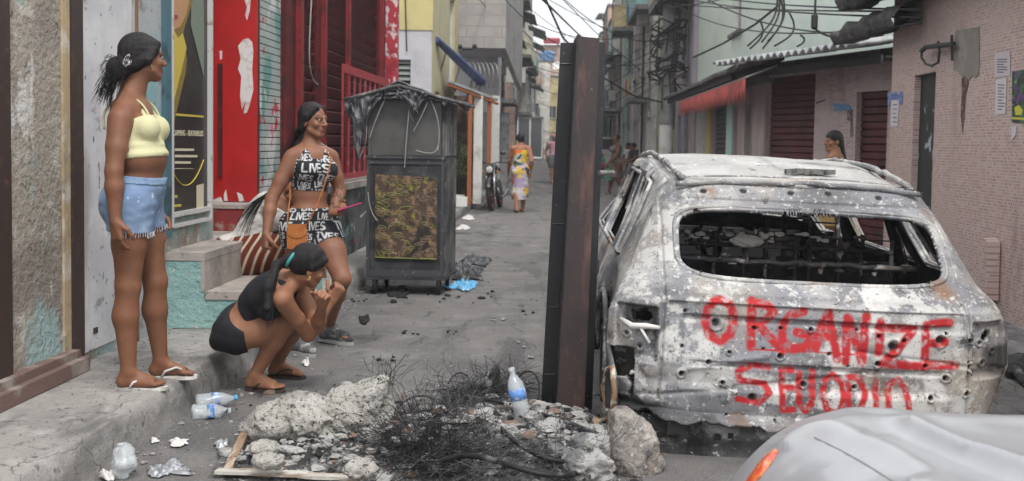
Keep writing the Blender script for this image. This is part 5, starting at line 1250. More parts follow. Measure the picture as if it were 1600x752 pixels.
def frame(up, fwd):
    u = unit(up); f = npv(fwd); f = unit(f-u*(f@u)); r = np.cross(f, u); return np.stack([r, f, u], 1)   # columns right, forward, up

def skinmat(nm, c):
    m = mat(nm, c, .5, [(tuple(x*.86 for x in c), 5,.42,.65), (tuple(x*1.10 for x in c), 22,.54,.70), ((c[0]*.92,c[1]*.75,c[2]*.72), 11,.56,.72)], bump=.22, bscale=260, spec=.35)
    t = m.node_tree; N = t.nodes; L = t.links; p = N['Principled BSDF']; src = p.inputs['Base Color'].links[0].from_socket
    a = N.new('ShaderNodeAttribute'); a.attribute_name = 'paint'; k = N.new('ShaderNodeMix'); k.data_type = 'RGBA'; k.blend_type = 'MULTIPLY'
    k.inputs[0].default_value = 1; L.new(src, k.inputs[6]); L.new(a.outputs['Color'], k.inputs[7]); L.new(k.outputs[2], p.inputs['Base Color'])
    p.inputs['Subsurface Weight'].default_value = .06; p.inputs['Subsurface Radius'].default_value = (.02,.008,.004)
    return m
hairm = mat('dark_hair', (.006,.005,.006), .5, [((.022,.018,.018), (70,70,9), .45,.65)], bump=1, bscale=1, bstretch=(300,300,22), bdist=.006, spec=.35)
eyem = mat('eye_white', (.22,.19,.17), .35); irism = mat('dark_iris', (.01,.007,.005), .15)

class Person:
    def __init__(s, name_label, cat, J, h=.005, S_=1.0, group=None, girth=1.0, torso_w=1.0, face=True, fingers=True, hips=1.0, butt=1.0, thighg=1.0, bust=1.0, waist=1.0, male=False):
        """J: joints in world space: pel nb head(center) headf headu shL shR elL elR wrL wrR hdL hdR hnL hnR hipL hipR knL knR anL anR toL toR"""
        s.J = J = {k: npv(v) for k, v in J.items()}; s.S = S_; s.h = h; s.male = male
        pts = np.array([J[k] for k in J if k[:2] not in ('hn','hd','to','cu','sn','fw') and k not in ('headf','headu','fwd')])
        s.f = f = Fld(pts.min(0)-.30*S_, pts.max(0)+.30*S_, h)
        base = pts.min(0).copy(); s.root = thing('person', name_label, cat, (float(pts[:,0].mean()), float(pts[:,1].mean()), float(base[2]-.06)), group)
        g = girth; S1 = S_
        hipc = (J['hipL']+J['hipR'])/2; nb = J['nb']; up = unit(nb-hipc)
        rp = unit(J['hipR']-J['hipL']); rc_ = unit(J['shR']-J['shL'])
        fp = unit(np.cross(up, rp)); s.Mp = frame(up, fp); s.up = up; s.hipc = hipc
        mid = J.get('waist', hipc*.60+nb*.40); chc = J.get('chest', hipc*.27+nb*.73)
        upc = unit(nb-mid); fc = unit(np.cross(upc, rc_)); s.Mc = frame(upc, fc); upp = unit(mid-hipc); fpp = unit(np.cross(upp, rp)); s.Mp = frame(upp, fpp)
        s.mid, s.chc, s.nb = mid, chc, nb
        Mc, Mp = s.Mc, s.Mp; rC, fC, uC = Mc.T; rP, fP, uP = Mp.T
        T_ = 'torso'; w = torso_w
        f.el(T_, hipc+uP*.025*S1, np.array((.165*w*hips, .108*g, .105))*S1, Mp, .03)
        bt = hips if not male else .8
        for q in (-1, 1): f.el(T_, hipc+rP*q*.072*S1*bt-fP*.055*S1*butt-uP*.02*S1, np.array((.086*bt,.080*bt*butt,.090*bt))*S1, Mp, .035)
        f.el(T_, mid+fP*.012*S1, np.array((.128*w*waist,.098*g*waist,.12))*S1, Mp, .045)
        f.el(T_, hipc*.6+mid*.4+fP*.03*S1*g, np.array((.13*w,.09*g,.09))*S1, Mp, .04)
        f.el(T_, chc-uC*.01*S1, np.array((.138*w,.102*g,.155))*S1, Mc, .045)
        f.el(T_, chc+uC*.09*S1, np.array((.15*w,.08*g,.07))*S1, Mc, .04)
        if not male:
            for q in (-1, 1): f.el(T_, chc+rC*q*.072*S1*w+fC*(.075*g+.012*bust)*S1-uC*.012*S1, np.array((.064,.058*bust,.062))*S1*bust**.5, Mc, .022)
        for q in 'LR':
            f.rc(T_, nb+uC*.035*S1, J['sh'+q]*.8+nb*.2+uC*.01*S1, .042*S1, .036*S1, .03)
        # head group
        hc = J['head']; s.Mh = Mh = frame(J['headu'], J['headf']); rH, fH, uH = Mh.T
        H = 'head'; hp = lambda x, y, z: hc+(rH*x+fH*y+uH*z)*S1; s.hp = hp
        f.rc(T_, nb-uC*.01*S1, hp(0,-.022,-.06), .056*S1*(1.12 if male else 1), .05*S1*(1.12 if male else 1), .03)
        f.el(H, hp(0,-.014,.032), np.array((.073,.093,.086))*S1, Mh, .02)
        f.el(H, hp(0,.022,-.03), np.array((.057,.066,.078))*S1, Mh, .025)
        f.el(H, hp(0,.058,-.088), np.array((.026,.024,.022))*S1, Mh, .025)
        for q in (-1, 1):
            f.rc(H, hp(q*.052,.012,-.062), hp(q*.018,.062,-.092), .014*S1, .012*S1, .02)       # jaw
            f.el(H, hp(q*.040,.062,-.022), np.array((.020,.02,.018))*S1, Mh, .018)             # cheek
            f.rc(H, hp(q*.044,.070,.026), hp(q*.014,.084,.024), .009*S1, .009*S1, .012)         # brow
            f.el(H, hp(q*.075,-.008,-.012), np.array((.010,.019,.031))*S1, Mh, .006)            # ear
        if face:
            for q in (-1, 1): f.el(H, hp(q*.030,.093,.004), np.array((.017,.014,.010))*S1, Mh, .008, 's')
            f.chain(H, [hp(0,.085,.016), hp(0,.097,-.006), hp(0,.108,-.024)], [.008*S1,.009*S1,.0125*S1], .008)
            for q in (-1, 1): f.el(H, hp(q*.012,.097,-.028), np.array((.009,.010,.008))*S1, Mh, .006)
            f.rc(H, hp(-.018,.081,-.050), hp(.018,.081,-.050), .0075*S1, .0075*S1, .008); f.rc(H, hp(-.008,.088,-.048), hp(.008,.088,-.048), .007*S1, .007*S1, .006)
            f.rc(H, hp(-.014,.083,-.0635), hp(.014,.083,-.0635), .009*S1, .009*S1, .006)
            f.rc(H, hp(-.022,.094,-.0565), hp(.022,.094,-.0565), .0022*S1, .0022*S1, .003, 's')
            for q in (-1, 1): f.rc(H, hp(q*.018,.084,.0125), hp(q*.043,.075,.010), .0042*S1, .0036*S1, .004)   # upper lid
        # arms
        for q in 'LR':
            A = 'arm'+q; sh, e, w_ = J['sh'+q], J['el'+q], J['wr'+q]; g2 = 1+(g-1)*1.0
            f.rc(A, sh, sh*.45+e*.55, .054*S1*g2, .046*S1*g2, .02); f.rc(A, sh*.45+e*.55, e, .046*S1*g2, .038*S1*g2, .02)
            f.rc(A, e, e*.68+w_*.32, .038*S1*g2, .040*S1*g2, .02); f.rc(A, e*.68+w_*.32, w_, .040*S1*g2, .026*S1, .02)
            s.hand(A, w_, J['hd'+q], J['hn'+q], q, J.get('curl'+q, np.array([.35]))[0] if 'curl'+q in J else .35, fingers)
        # legs
        for q in 'LR':
            Lg = 'leg'+q; hp_, kn, an, to = J['hip'+q], J['kn'+q], J['an'+q], J['to'+q]
            td = unit(kn-hp_); cd_ = unit(an-kn); toe = unit(to); back = -unit(toe-cd_*(toe@cd_)); g3 = g
            tg = g3*thighg
            for G_ in (Lg, 'th'+q): f.rc(G_, hp_+td*.02*S1, hp_*.5+kn*.5, .096*S1*tg, .080*S1*tg, .03); f.rc(G_, hp_*.5+kn*.5, kn-td*.02*S1, .080*S1*tg, .056*S1*g3, .03)
            f.rc(Lg, kn, kn*.66+an*.34+back*.012*S1, .053*S1*g3, .057*S1*g3, .03); f.rc(Lg, kn*.66+an*.34+back*.012*S1, an, .056*S1*g3, .034*S1*g3**.5, .03)
            f.el(Lg, kn*.70+an*.30+back*.026*S1, np.array((.040*g3,.034*g3,.085))*S1, frame(kn-an, -back), .02)
            f.el(Lg, kn-back*.02*S1, np.array((.036,.032,.042))*S1*g3**.5, frame(kn-an, -back), .02)
            # foot: an ankle joint height .075 above sole; sole plane normal
            sn = J.get('sn'+q, np.array((0,0,1.))); sn = unit(sn); toe = unit(toe-sn*(toe@sn)); sd = np.cross(toe, sn); inn = sd if q == 'L' else -sd
            ft = an-sn*.045*S1
            f.rc(Lg, an, ft-toe*.028*S1-sn*.002*S1, .033*S1, .030*S1, .02)
            f.rc(Lg, ft-toe*.025*S1, ft+toe*.10*S1-sn*.006*S1, .028*S1, .022*S1, .02)
            f.rc(Lg, an+toe*.02*S1-sn*.015*S1, ft+toe*.11*S1+inn*.012*S1-sn*.004*S1, .028*S1, .020*S1, .02)
            f.rc(Lg, ft+toe*.03*S1-inn*.010*S1-sn*.01*S1, ft+toe*.115*S1-inn*.028*S1-sn*.012*S1, .020*S1, .016*S1, .02)
            for i in range(5):
                o_ = (.030-.0155*i); L_ = (.160,.163,.155,.146,.134)[i]; r_ = (.0125,.0095,.009,.0085,.008)[i]
                f.rc(Lg, ft+toe*(L_-.045)*S1+inn*o_*S1-sn*.012*S1, ft+toe*L_*S1+inn*(o_*1.05)*S1-sn*.017*S1, r_*S1, r_*.95*S1, .004)
    def hand(s, A, w, d, n, q, curl, fingers):
        f, S1 = s.f, s.S; d, n = unit(d), unit(n); n = unit(n-d*(n@d)); sd = np.cross(d, n)
        if q == 'L': sd = -sd     # thumb side
        off = (.027,.009,-.009,-.026); LN = (.068,.075,.070,.054)
        for i in range(4):
            f.rc(A, w+sd*off[i]*.45*S1+d*.005*S1, w+(d*.083+sd*off[i]-n*.004)*S1, .017*S1, .0115*S1, .014)
        f.el(A, w+(d*.045+n*.006)*S1, np.array((.034,.045,.016))*S1, np.stack([sd, d, n], 1), .014)
        c = curl if np.ndim(curl) == 0 else float(curl[0])
        def bend(v, a): return v*math.cos(a)+n*math.sin(a)
        for i in range(4):
            p = w+(d*.083+sd*off[i]-n*.003)*S1; a = 0; r_ = .0098*S1
            for j, fr in enumerate((.46,.31,.23)):
                a += c*(1.0 if j == 0 else 1.25)+.04*i; v = bend(d, min(a, 3.0)); p2 = p+v*LN[i]*fr*S1
                f.rc(A, p, p2, r_, r_*.92, .003 if j else .006); p = p2; r_ *= .92
        p = w+(d*.022+sd*.026+n*.006)*S1; v = unit(d*.62+sd*.70+n*.25); p2 = p+v*.04*S1; v2 = unit(d*.88+sd*.25+n*(.2+c*.6)); p3 = p2+v2*.032*S1; v3 = unit(d*.9+n*(.25+c)-sd*.1)
        f.rc(A, w+d*.01*S1+sd*.01*S1, p, .019*S1, .016*S1, .012); f.rc(A, p, p2, .0155*S1, .012*S1, .008); f.rc(A, p2, p3, .012*S1, .0105*S1, .004); f.rc(A, p3, p3+v3*.022*S1, .0105*S1, .009*S1, .003)
    def tl(s): F = s.f.F; return smin(smin(F['torso'], F['legL'], .035), F['legR'], .035)
    def finish(s, sm_, brow=True, extra=None):
        F = s.f.F; B = s.tl()
        for q in 'LR': B = smin(B, F['arm'+q], .028)
        B = smin(B, F['head'], .02)
        s.B = B
        V, Q = s.f.mesh(B)
        wg = np.ones(len(V))
        for c, r in [(s.J['head'], .16)]+[(s.J['wr'+q]+unit(s.J['hd'+q])*.09*s.S, .105) for q in 'LR']+[(s.J['an'+q]+unit(s.J['to'+q])*.09*s.S-np.array((0,0,.05)), .125) for q in 'LR']:
            wg *= np.clip((np.linalg.norm(V-c, axis=1)-r*s.S)/.05, 0, 1)
        V = relax(V, Q, wg, int(14*(.005/s.h)**2)+2)
        col = np.ones((len(V), 3), dtype=np.float32); rel = (V-s.J['head'])@s.Mh/s.S
        if brow:
            x, y, z = np.abs(rel[:,0]), rel[:,1], rel[:,2]
            lip = ((rel[:,0]/.022)**2+((z+.057)/.0125)**2 < 1) & (y > .07) & (np.linalg.norm(rel, axis=1) < .14)
            col[lip] = (.92,.70,.68)
            br = (x > .014) & (x < .048) & (np.abs(z-(.0285+.006*np.sin((x-.014)/.034*2.4))) < .0042) & (y > .05) & (y < .12)
            col[br] = (.16,.14,.14)
            ey = (((x-.031)/.018)**2+((z-.009)/.007)**2 < 1) & (y > .06) & (y < .12); col[ey] *= .45
        if extra: extra(s, V, col)
        s.body = mk('body', V, Q, sm_, s.root, True, colors=col)
        if brow:
            for q in (-1, 1):
                c = s.hp(q*.030,.0765,.004); b = MB(); b.ball(c, .0118*s.S, 14, 10); e = b.build('eye', eyem, s.body, True)
                b = MB(); fH = s.Mh[:,1]; b.ball(c+fH*.0072*s.S, .0074*s.S, 10, 8); b.build('iris', irism, e, True)
        return s.body
    def cloth(s, name, F, m, color=None, disp=None, infl=0):
        r = s.f.mesh(F-infl)
        if r is None: return None
        V, Q = r
        if disp: V = V+disp(V)
        col = color(V) if color else None
        return mk(name, V, Q, m, s.root, True, colors=col)
    def thigh(s, q, Lh, infl):
        J = s.J; d = J['kn'+q]-J['hip'+q]; return np.maximum(s.f.F[('th' if Lh < .4 else 'leg')+q]-infl, s.f.plane(J['hip'+q]+unit(d)*Lh, d))
    def shorts(s, waist_up, leg_len, infl=.008, hem=.0):
        """covers pelvis up to hipc+waist_up, legs down to leg_len below the hip"""
        M = s.Mp; a = np.maximum(s.f.F['torso']-infl, s.f.plane(s.hipc+M[:,2]*waist_up, M[:,2]))
        for q in 'LR': a = smin(a, s.thigh(q, leg_len, infl+hem), .03)
        # nothing above waist
        return np.maximum(a, s.f.plane(s.hipc+M[:,2]*waist_up, M[:,2]))
def flow_hair(P, name, parent, curves, r, m=None, n=5):
    b = MB()
    for c in curves: b.tube(c, [r*(1-.75*(i/(len(c)-1))**2) for i in range(len(c))], n)
    return b.build(name, m or hairm, parent, True)
def flipflop(P, q, m, strap, lift=0.0):
    J, S1 = P.J, P.S; an = J['an'+q]; toe = npv(J['to'+q]); sn = unit(J.get('sn'+q, np.array((0,0,1.)))); toe = unit(toe-sn*(toe@sn)); sd = np.cross(toe, sn); inn = sd if q == 'L' else -sd
    ft = an-sn*.077*S1; o = []
    for (y, x) in ((-.062,0),(-.055,.024),(-.02,.032),(.04,.030),(.09,.042),(.13,.046),(.165,.036),(.183,.012),(.180,-.012),(.155,-.034),(.12,-.042),(.07,-.036),(.02,-.031),(-.03,-.031),(-.057,-.022)):
        o.append(ft+(toe*y+inn*x)*S1-sn*.016*S1)
    b = MB(); b.prism([Vector(p) for p in o], Vector(sn*.016*S1)); so_ = b.build('flip_flop', m, P.body)
    b = MB(); pt = ft+(toe*.128+inn*.018)*S1
    for sx in (-1, 1):
        b.tube([Vector(pt), Vector(pt+sn*.028*S1-toe*.005*S1), Vector(ft+(toe*.085+inn*(.018+sx*.022)+sn*.048)*S1), Vector(ft+(toe*.03+inn*sx*.036+sn*.03)*S1), Vector(ft+(toe*.01+inn*sx*.036)*S1)], [.003,.005,.0065,.006,.005], 6)
    b.build('strap', strap, so_, True)
    return so_
# ---------------------------------------------------------------- standing woman, yellow crop top
skinA = skinmat('skin_standing', (.20,.088,.048))
Y0 = gnd(215, 598, .2).y
def J_(px, py, dy): return at(px, py, Y0+dy)
f1 = unit((1, .28, 0)); r1 = unit((.28,-1,0))    # faces right and slightly away; her right side toward camera
J = dict(
 hipL=J_(216,310,.09), hipR=J_(204,312,-.09), nb=J_(206,150,-.0), head=J_(224,92,.02), headf=unit((1,1.0,-.02)), headu=unit((-.06,.0,1)),
 shR=J_(187,186,-.165), shL=J_(222,182,.16), elR=J_(178,268,-.235), wrR=J_(180,345,-.245), hdR=unit((.12,.05,-1)), hnR=unit((.5,.9,.1)),
 elL=J_(238,262,.20), wrL=J_(244,330,.16), hdL=unit((.1,0,-1)), hnL=unit((.2,-1,0)),
 knR=J_(200,450,-.09), anR=J_(201,577,-.09), toR=unit((1,.10,0)), knL=J_(243,442,.12), anL=J_(251,566,.16), toL=unit((1,.14,0)))
J['waist'] = J_(216,247,0); J['chest'] = J_(208,200,0)
# feet on the pavement: ankle .078 above it
for q in 'LR': J['an'+q] = Vector((J['an'+q].x, J['an'+q].y, .2+.016+.061))
J['curlR'] = [.28]; J['curlL'] = [.3]
P = Person('woman standing on the pavement in yellow crop top, denim shorts and flip flops', 'woman', J, h=.0048, S_=1.0, girth=1.04, hips=1.04, butt=.98, thighg=.94, bust=.98, waist=1.22, torso_w=1.02)
ff = P.f; F = ff.F; uC, fC, rC = P.Mc[:,2], P.Mc[:,1], P.Mc[:,0]
def trimcol(s, V, col): pass
P.finish(skinA)
# crop top
ct = np.maximum(F['torso']-.006, -ff.plane(P.chc-uC*.150, uC)); ct = np.maximum(ct, ff.plane(P.chc+uC*.028+fC*.02, unit(uC*1.0-fC*.35)))
for sx in (-1, 1):
    for st in ([P.chc+uC*.03+fC*.10+rC*sx*.075, P.nb*.6+P.J['sh'+('R' if sx>0 else 'L')]*.4+uC*.045+fC*.01], [P.nb*.6+P.J['sh'+('R' if sx>0 else 'L')]*.4+uC*.045+fC*.01, P.chc+uC*.03-fC*.10+rC*sx*.07]):
        ct = np.minimum(ct, np.maximum(F['torso']-.007, ff.seg(*st)-.0145-.03*0))
        ct = np.minimum(ct, np.maximum(F['torso']-.006, ff.seg(*st)-.012))
yt = mat('pale_yellow_knit', (.56,.53,.32), .9, [((.47,.44,.26), 4,.45,.65)], bump=.5, bscale=1, bstretch=(10,10,200), bdist=.004)
def ribs(V):
    z = (V-P.chc)@uC; return (fC[None]*0)+np.outer(.003*np.sin(z*130)*(z < -.07), np.ones(3))*((V-P.chc)-np.outer(z, uC))/np.maximum(.05, np.linalg.norm((V-P.chc)-np.outer(z, uC), axis=1))[:,None]
P.cloth('crop_top', ct, yt, disp=ribs)
b = MB()
for sx in (-1, 1):
    sh_ = Vector(P.nb*.55+P.J['sh'+('R' if sx>0 else 'L')]*.45+uC*.042)
    b.tube(bez(Vector(P.chc+uC*.02+fC*.115+rC*sx*.08), Vector(P.chc+uC*.10+fC*.10+rC*sx*.08), sh_+Vector(fC*.05), sh_), .006, 6)
    b.tube(bez(sh_, sh_-Vector(fC*.06), Vector(P.chc+uC*.10-fC*.125+rC*sx*.08), Vector(P.chc+uC*.0-fC*.112+rC*sx*.075)), .006, 6)
b.build_each('shoulder_strap', yt, P.root, True)
# denim shorts
den = mat('light_denim', (.17,.245,.37), .9, [((.30,.38,.49), (9,9,4), .5,.64), ((.14,.21,.36), (3,3,3), .55,.68), ((.45,.52,.6), 30,.63,.68)], bump=.5, bscale=180, bdist=.003)
sh = P.shorts(.115, .155, .013, .010)
def folds(V):
    rel = V-P.hipc; n_ = rel.copy(); n_[:,2] = 0; n_ /= np.maximum(.03, np.linalg.norm(n_, axis=1))[:,None]
    nn = np.array([mnoise.noise(Vector((v[0]*9+v[2]*14, v[1]*9, v[2]*10)))*.008+mnoise.noise(Vector((v[0]*22, v[1]*22, v[2]*30)))*.004 for v in V]); return n_*nn[:,None]
so_ = P.cloth('denim_shorts', sh, den, disp=folds)
denl = mat('frayed_hem', (.55,.6,.66), .95); rr_ = random.Random(4); b = MB()
for q in 'LR':
    d = unit(P.J['kn'+q]-P.J['hip'+q]); c = P.J['hip'+q]+d*.157; e1 = unit(np.cross(d, (0,1,0))); e2 = np.cross(d, e1)
    ring = []
    for k in range(60):
        a = 2*PI*k/60; rad = .108+.004*rr_.random(); p = c+(e1*math.cos(a)+e2*math.sin(a))*rad
        p0 = Vector(p); b.tube([p0+Vector(d*-.006), p0+Vector(d*.012)+Vector((rr_.uniform(-.006,.006),rr_.uniform(-.006,.006),-rr_.uniform(.0,.012)))], .0011, 3)
b.build('frayed_hem', denl, so_)
uP, fP, rP = P.Mp[:,2], P.Mp[:,1], P.Mp[:,0]
denw = mat('denim_waistband', (.18,.26,.38), .9, [((.14,.2,.34), 40,.5,.6)], bump=.5, bscale=180, bdist=.003)
P.cloth('waistband', np.maximum(P.shorts(.118, .155, .019, .010), -ff.plane(P.hipc+uP*.085, uP)), denw, disp=folds)
b = MB()
# side seam and pocket stitching on the near side
b.tube([Vector(P.hipc+uP*z+rP*(.183+.01)-fP*.01) for z in (.10,.05,.0,-.05,-.10)], .0025, 5); b.build('seam', mat('denim_seam', (.1,.15,.27), .9), so_, True)
# hair: smooth cap, low bun at the back, claw clip
H = 'hair'; hp = P.hp; Mh = P.Mh
ff.el(H, hp(0,-.022,.040), (.083,.100,.090), Mh, .02); ff.el(H, hp(0,-.055,-.01), (.072,.062,.07), Mh, .03)
for sx in (-1,1): ff.rc(H, hp(sx*.055,.045,.065), hp(sx*.074,-.02,-.012), .022, .024, .02); ff.rc(H, hp(sx*.074,-.02,-.012), hp(sx*.04,-.09,-.045), .022, .02, .02)
ff.el(H, hp(0,-.135,-.055), (.05,.052,.062), Mh, .02); ff.rc(H, hp(0,-.09,-.04), hp(0,-.13,-.05), .035, .03, .02)
hf = np.maximum(F[H], -( ((ff.plane(hp(0,.055,0), Mh[:,1])*-1)) )) if False else F[H]
hf = np.maximum(hf, np.minimum(ff.plane(hp(0,.056,.0), Mh[:,1]+Mh[:,2]*-.9), 9))
hf = np.maximum(hf, -(F['head']+.002)) if False else hf
def streak(V):
    rel = (V-P.J['head'])@Mh; return Mh[:,2][None]*0+np.array([mnoise.noise(Vector((r[0]*60, r[1]*14, r[2]*60)))*.004 for r in rel])[:,None]*unit((1,0,1))[None]
P.cloth('hair', hf, hairm, disp=streak)
rr_ = random.Random(3); cs = []
for k in range(150):
    p0 = Vector(hp(rr_.uniform(-.04,.04), -.15+rr_.uniform(-.02,.03), -.06+rr_.uniform(-.05,.04)))
    d = Vector(Mh@np.array((rr_.uniform(-.4,.4), -1+rr_.uniform(-.2,.6), -1.0+rr_.uniform(-.5,.7)))).normalized()
    L_ = rr_.uniform(.06,.13); cs.append([p0+d*(t*L_)+Vector((0,0,-.06*t*t)) for t in (0,.3,.6,1)])
for k in range(30):
    a0 = rr_.uniform(0,6.28); p0 = Vector(hp(.05*math.cos(a0), -.135, -.055+.06*math.sin(a0))); cs.append([p0, p0+Vector(Mh@np.array((.02*math.cos(a0+.8), -.035, .02*math.sin(a0+.8)))), p0+Vector(Mh@np.array((.02*math.cos(a0+1.6), -.06, -.03)))])
flow_hair(P, 'hair_strand', P.root, cs, .0017, n=4)
clip = mat('tortoise_clip', (.45,.43,.42), .3, [((.03,.03,.03), 60,.52,.56)], spec=.6)
b = MB(); b.tube([hp(.055,-.085,-.01), hp(.066,-.105,-.03), hp(.055,-.125,-.045)], [.006,.010,.006], 8)
for k in range(5): b.tube([hp(.05+.004*k,-.088-.009*k,-.012-.008*k), hp(.062,-.10-.008*k,.012-.01*k)], .0035, 6)
b.tube([hp(.062,-.10,.012), hp(.066,-.118,-.0), hp(.062,-.132,-.028)], .004, 6); b.build('hair_clip', clip, P.root, True)
b = MB(); b.ball(hp(.082,.0,-.042), .005); b.build('earring', mat('gold_metal', (.6,.42,.15), .3, metallic=.9), P.root)
wf = mat('white_rubber', (.62,.60,.56), .7, [((.42,.39,.36), 9,.52,.64)]); 
for q in 'LR': flipflop(P, q, wf, wf)
# ---------------------------------------------------------------- walking woman in printed top and shorts
skinB = skinmat('skin_walking', (.235,.105,.062))
Y0 = 6.85
def J_(px, py, dy=0): return at(px, py, Y0+dy)
J = dict(hipL=J_(504,352,.06), hipR=J_(462,352,-.06), nb=J_(486,232), head=J_(490,189,-.02), headf=unit((.86,-.52,-.05)), headu=unit((.03,-.02,1)),
 shR=J_(456,247,-.07), shL=J_(517,247,.08), elR=J_(424,312,-.14), wrR=J_(416,366,-.22), hdR=unit((-.05,-.1,-1)), hnR=unit((.75,.6,0)),
 elL=J_(531,300,.12), wrL=J_(519,333,-.09), hdL=unit((.8,-.45,.12)), hnL=unit((.1,-.5,.85)),
 knL=J_(535,437,-.12), knR=J_(478,447,-.12))
J['waist'] = J_(483,303,0); J['chest'] = J_(487,262,-.01)
a_ = gnd(466, 552, 0); J['anR'] = Vector((a_.x-.02, a_.y, .105)); J['toR'] = unit((.8,-.6,0))
a_ = gnd(520, 536, 0); J['anL'] = Vector((a_.x-.03, a_.y, .115)); J['toL'] = unit((.93,-.36,-.06))
J['curlR'] = [1.15]; J['curlL'] = [.75]
P = Person('woman walking past in lettered black crop top and shorts with a pink phone', 'woman', J, h=.0055, S_=1.0, girth=1.06, hips=1.08, butt=.9, thighg=1.08, bust=1.1, waist=.96)
ff = P.f; F = ff.F; uC, fC, rC = P.Mc[:,2], P.Mc[:,1], P.Mc[:,0]
def tattoo(s, V, col):
    a, b2 = s.J['elL'], s.J['wrL']; d = b2-a; t = ((V-a)@d)/(d@d); dist = np.linalg.norm(V-a-np.clip(t,0,1)[:,None]*d, axis=1)
    m = (t > 0) & (t < .95) & (dist < .06)
    nn = np.array([mnoise.noise(Vector((v[0]*60, v[1]*60, v[2]*60))) for v in V[m]]); c = np.ones((m.sum(),3)); c[nn > .12] = (.45,.5,.55); col[m] = c
P.finish(skinB, extra=tattoo)
# vector letters used by the cloth print
GL = {'L':[((0,1),(0,0)),((0,0),(.6,0))], 'I':[((0.1,1),(0.1,0))], 'V':[((0,1),(.35,0)),((.35,0),(.7,1))], 'E':[((0,0),(0,1)),((0,1),(.6,1)),((0,.5),(.5,.5)),((0,0),(.6,0))],
      'S':[((.6,.9),(.3,1)),((.3,1),(0,.8)),((0,.8),(.1,.55)),((.1,.55),(.55,.4)),((.55,.4),(.6,.15)),((.6,.15),(.3,0)),((.3,0),(0,.1))],
      'A':[((0,0),(.35,1)),((.35,1),(.7,0)),((.15,.4),(.55,.4))], 'T':[((0,1),(.7,1)),((.35,1),(.35,0))], 'W':[((0,1),(.2,0)),((.2,0),(.4,.8)),((.4,.8),(.6,0)),((.6,0),(.8,1))]}
WD = {'I':.35,'W':1.0}
def wordsegs(word, x, y, size, rot=0):
    out = []; c, s = math.cos(rot), math.sin(rot); cx = 0
    for ch in word:
        for (a, b_) in GL.get(ch, []):
            pts = [((cx+q[0])*size*.75, q[1]*size) for q in (a, b_)]
            out.append([(x+p[0]*c-p[1]*s, y+p[0]*s+p[1]*c) for p in pts])
        cx += WD.get(ch, .9)
    return out
rp_ = random.Random(11); PRINT = []
y = -.5
while y < .5:
    x = -.75+rp_.uniform(-.1,0); size = rp_.choice((.040,.052,.060,.036))
    while x < .75:
        wd = rp_.choice(('LIVES','LIVES','ALIVE','LIVES','TVES')); rot = rp_.choice((0,0,0,.15,-.12)); PRINT += [(sg, size*.05+.0012) for sg in wordsegs(wd, x, y, size, rot)]; x += size*.75*len(wd)*.9+.02
    y += size*1.42
def printcol(V, Mx, c0):
    rel = (V-c0)@Mx; ang = np.arctan2(rel[:,0], np.abs(rel[:,1])+.02); u = -ang*.15*np.where(rel[:,1] < 0, -1, 1)+(rel[:,1] < 0)*.37; v = rel[:,2]
    m = np.zeros(len(V))
    for ((x0,y0),(x1,y1)), wd in PRINT:
        cand = np.where((u > min(x0,x1)-.01) & (u < max(x0,x1)+.01) & (v > min(y0,y1)-.01) & (v < max(y0,y1)+.01))[0]
        if len(cand) == 0: continue
        uu, vv = u[cand], v[cand]; dx, dy = x1-x0, y1-y0; t = np.clip(((uu-x0)*dx+(vv-y0)*dy)/(dx*dx+dy*dy+1e-9), 0, 1)
        d = np.hypot(uu-x0-t*dx, vv-y0-t*dy); m[cand] = np.maximum(m[cand], 1-sm(wd*.7, wd*1.5, d))
    return np.outer(1-m, (.016,.017,.022))+np.outer(m, (.58,.58,.57))
prm = mat('lettered_black_fabric', (.02,.02,.02), .85, [], attr='paint', bump=.1, bscale=200)
# racer crop top
ct = np.maximum(F['torso']-.006, -ff.plane(P.chc-uC*.150, uC))
neck = np.maximum(ff.plane(P.chc+uC*.105, uC), -9)
ct = np.maximum(ct, ff.plane(P.chc+uC*.062, uC))
for sx in (-1, 1):
    ws = P.nb*.66+P.J['sh'+('R' if sx>0 else 'L')]*.34+uC*.03
    ct = np.minimum(ct, np.maximum(P.B-.010, ff.seg(P.chc+uC*.03+fC*.11+rC*sx*.085, ws+fC*.02)-.036))
    ct = np.minimum(ct, np.maximum(P.B-.010, ff.seg(P.chc+uC*.02-fC*.11+rC*sx*.04, ws)-.036))
ct = np.maximum(ct, -(ff.seg(P.chc+uC*.16+fC*.12, P.chc+uC*.045+fC*.15)-.040))
P.cloth('crop_top', ct, prm, color=lambda V: printcol(V, P.Mc, P.chc))
shF = P.shorts(.12, .150, .008, .002)
P.cloth('shorts', shF, prm, color=lambda V: printcol(V, P.Mp, P.hipc))
# long straight hair swept behind the shoulders
H = 'hair'; hp = P.hp; Mh = P.Mh
ff.el(H, hp(0,-.024,.042), (.083,.096,.086), Mh, .02)
for sx in (-1,1): ff.rc(H, hp(sx*.035,.050,.088), hp(sx*.074,.0,.03), .016, .022, .02); ff.rc(H, hp(sx*.074,.0,.03), hp(sx*.07,-.04,-.05), .022, .024, .02)
bk = P.nb-fC*.05
ff.rc(H, hp(-.02,-.06,-.01), bk+rC*.045-uC*.005, .068, .055, .03); ff.rc(H, bk+rC*.045, P.chc-fC*.12+rC*.11+uC*.08, .055, .03, .03); ff.rc(H, bk+rC*.0, P.chc-fC*.125+rC*.02+uC*.05, .05, .035, .03)
hf = np.maximum(F[H], ff.plane(hp(0,.052,0), Mh[:,1]-Mh[:,2]*.75))
def streak2(V):
    rel = (V-P.J['head'])@Mh; return np.array([mnoise.noise(Vector((r[0]*70, r[1]*70, r[2]*9)))*.004 for r in rel])[:,None]*unit((1,-.5,0))[None]
P.cloth('hair', hf, hairm, disp=streak2)
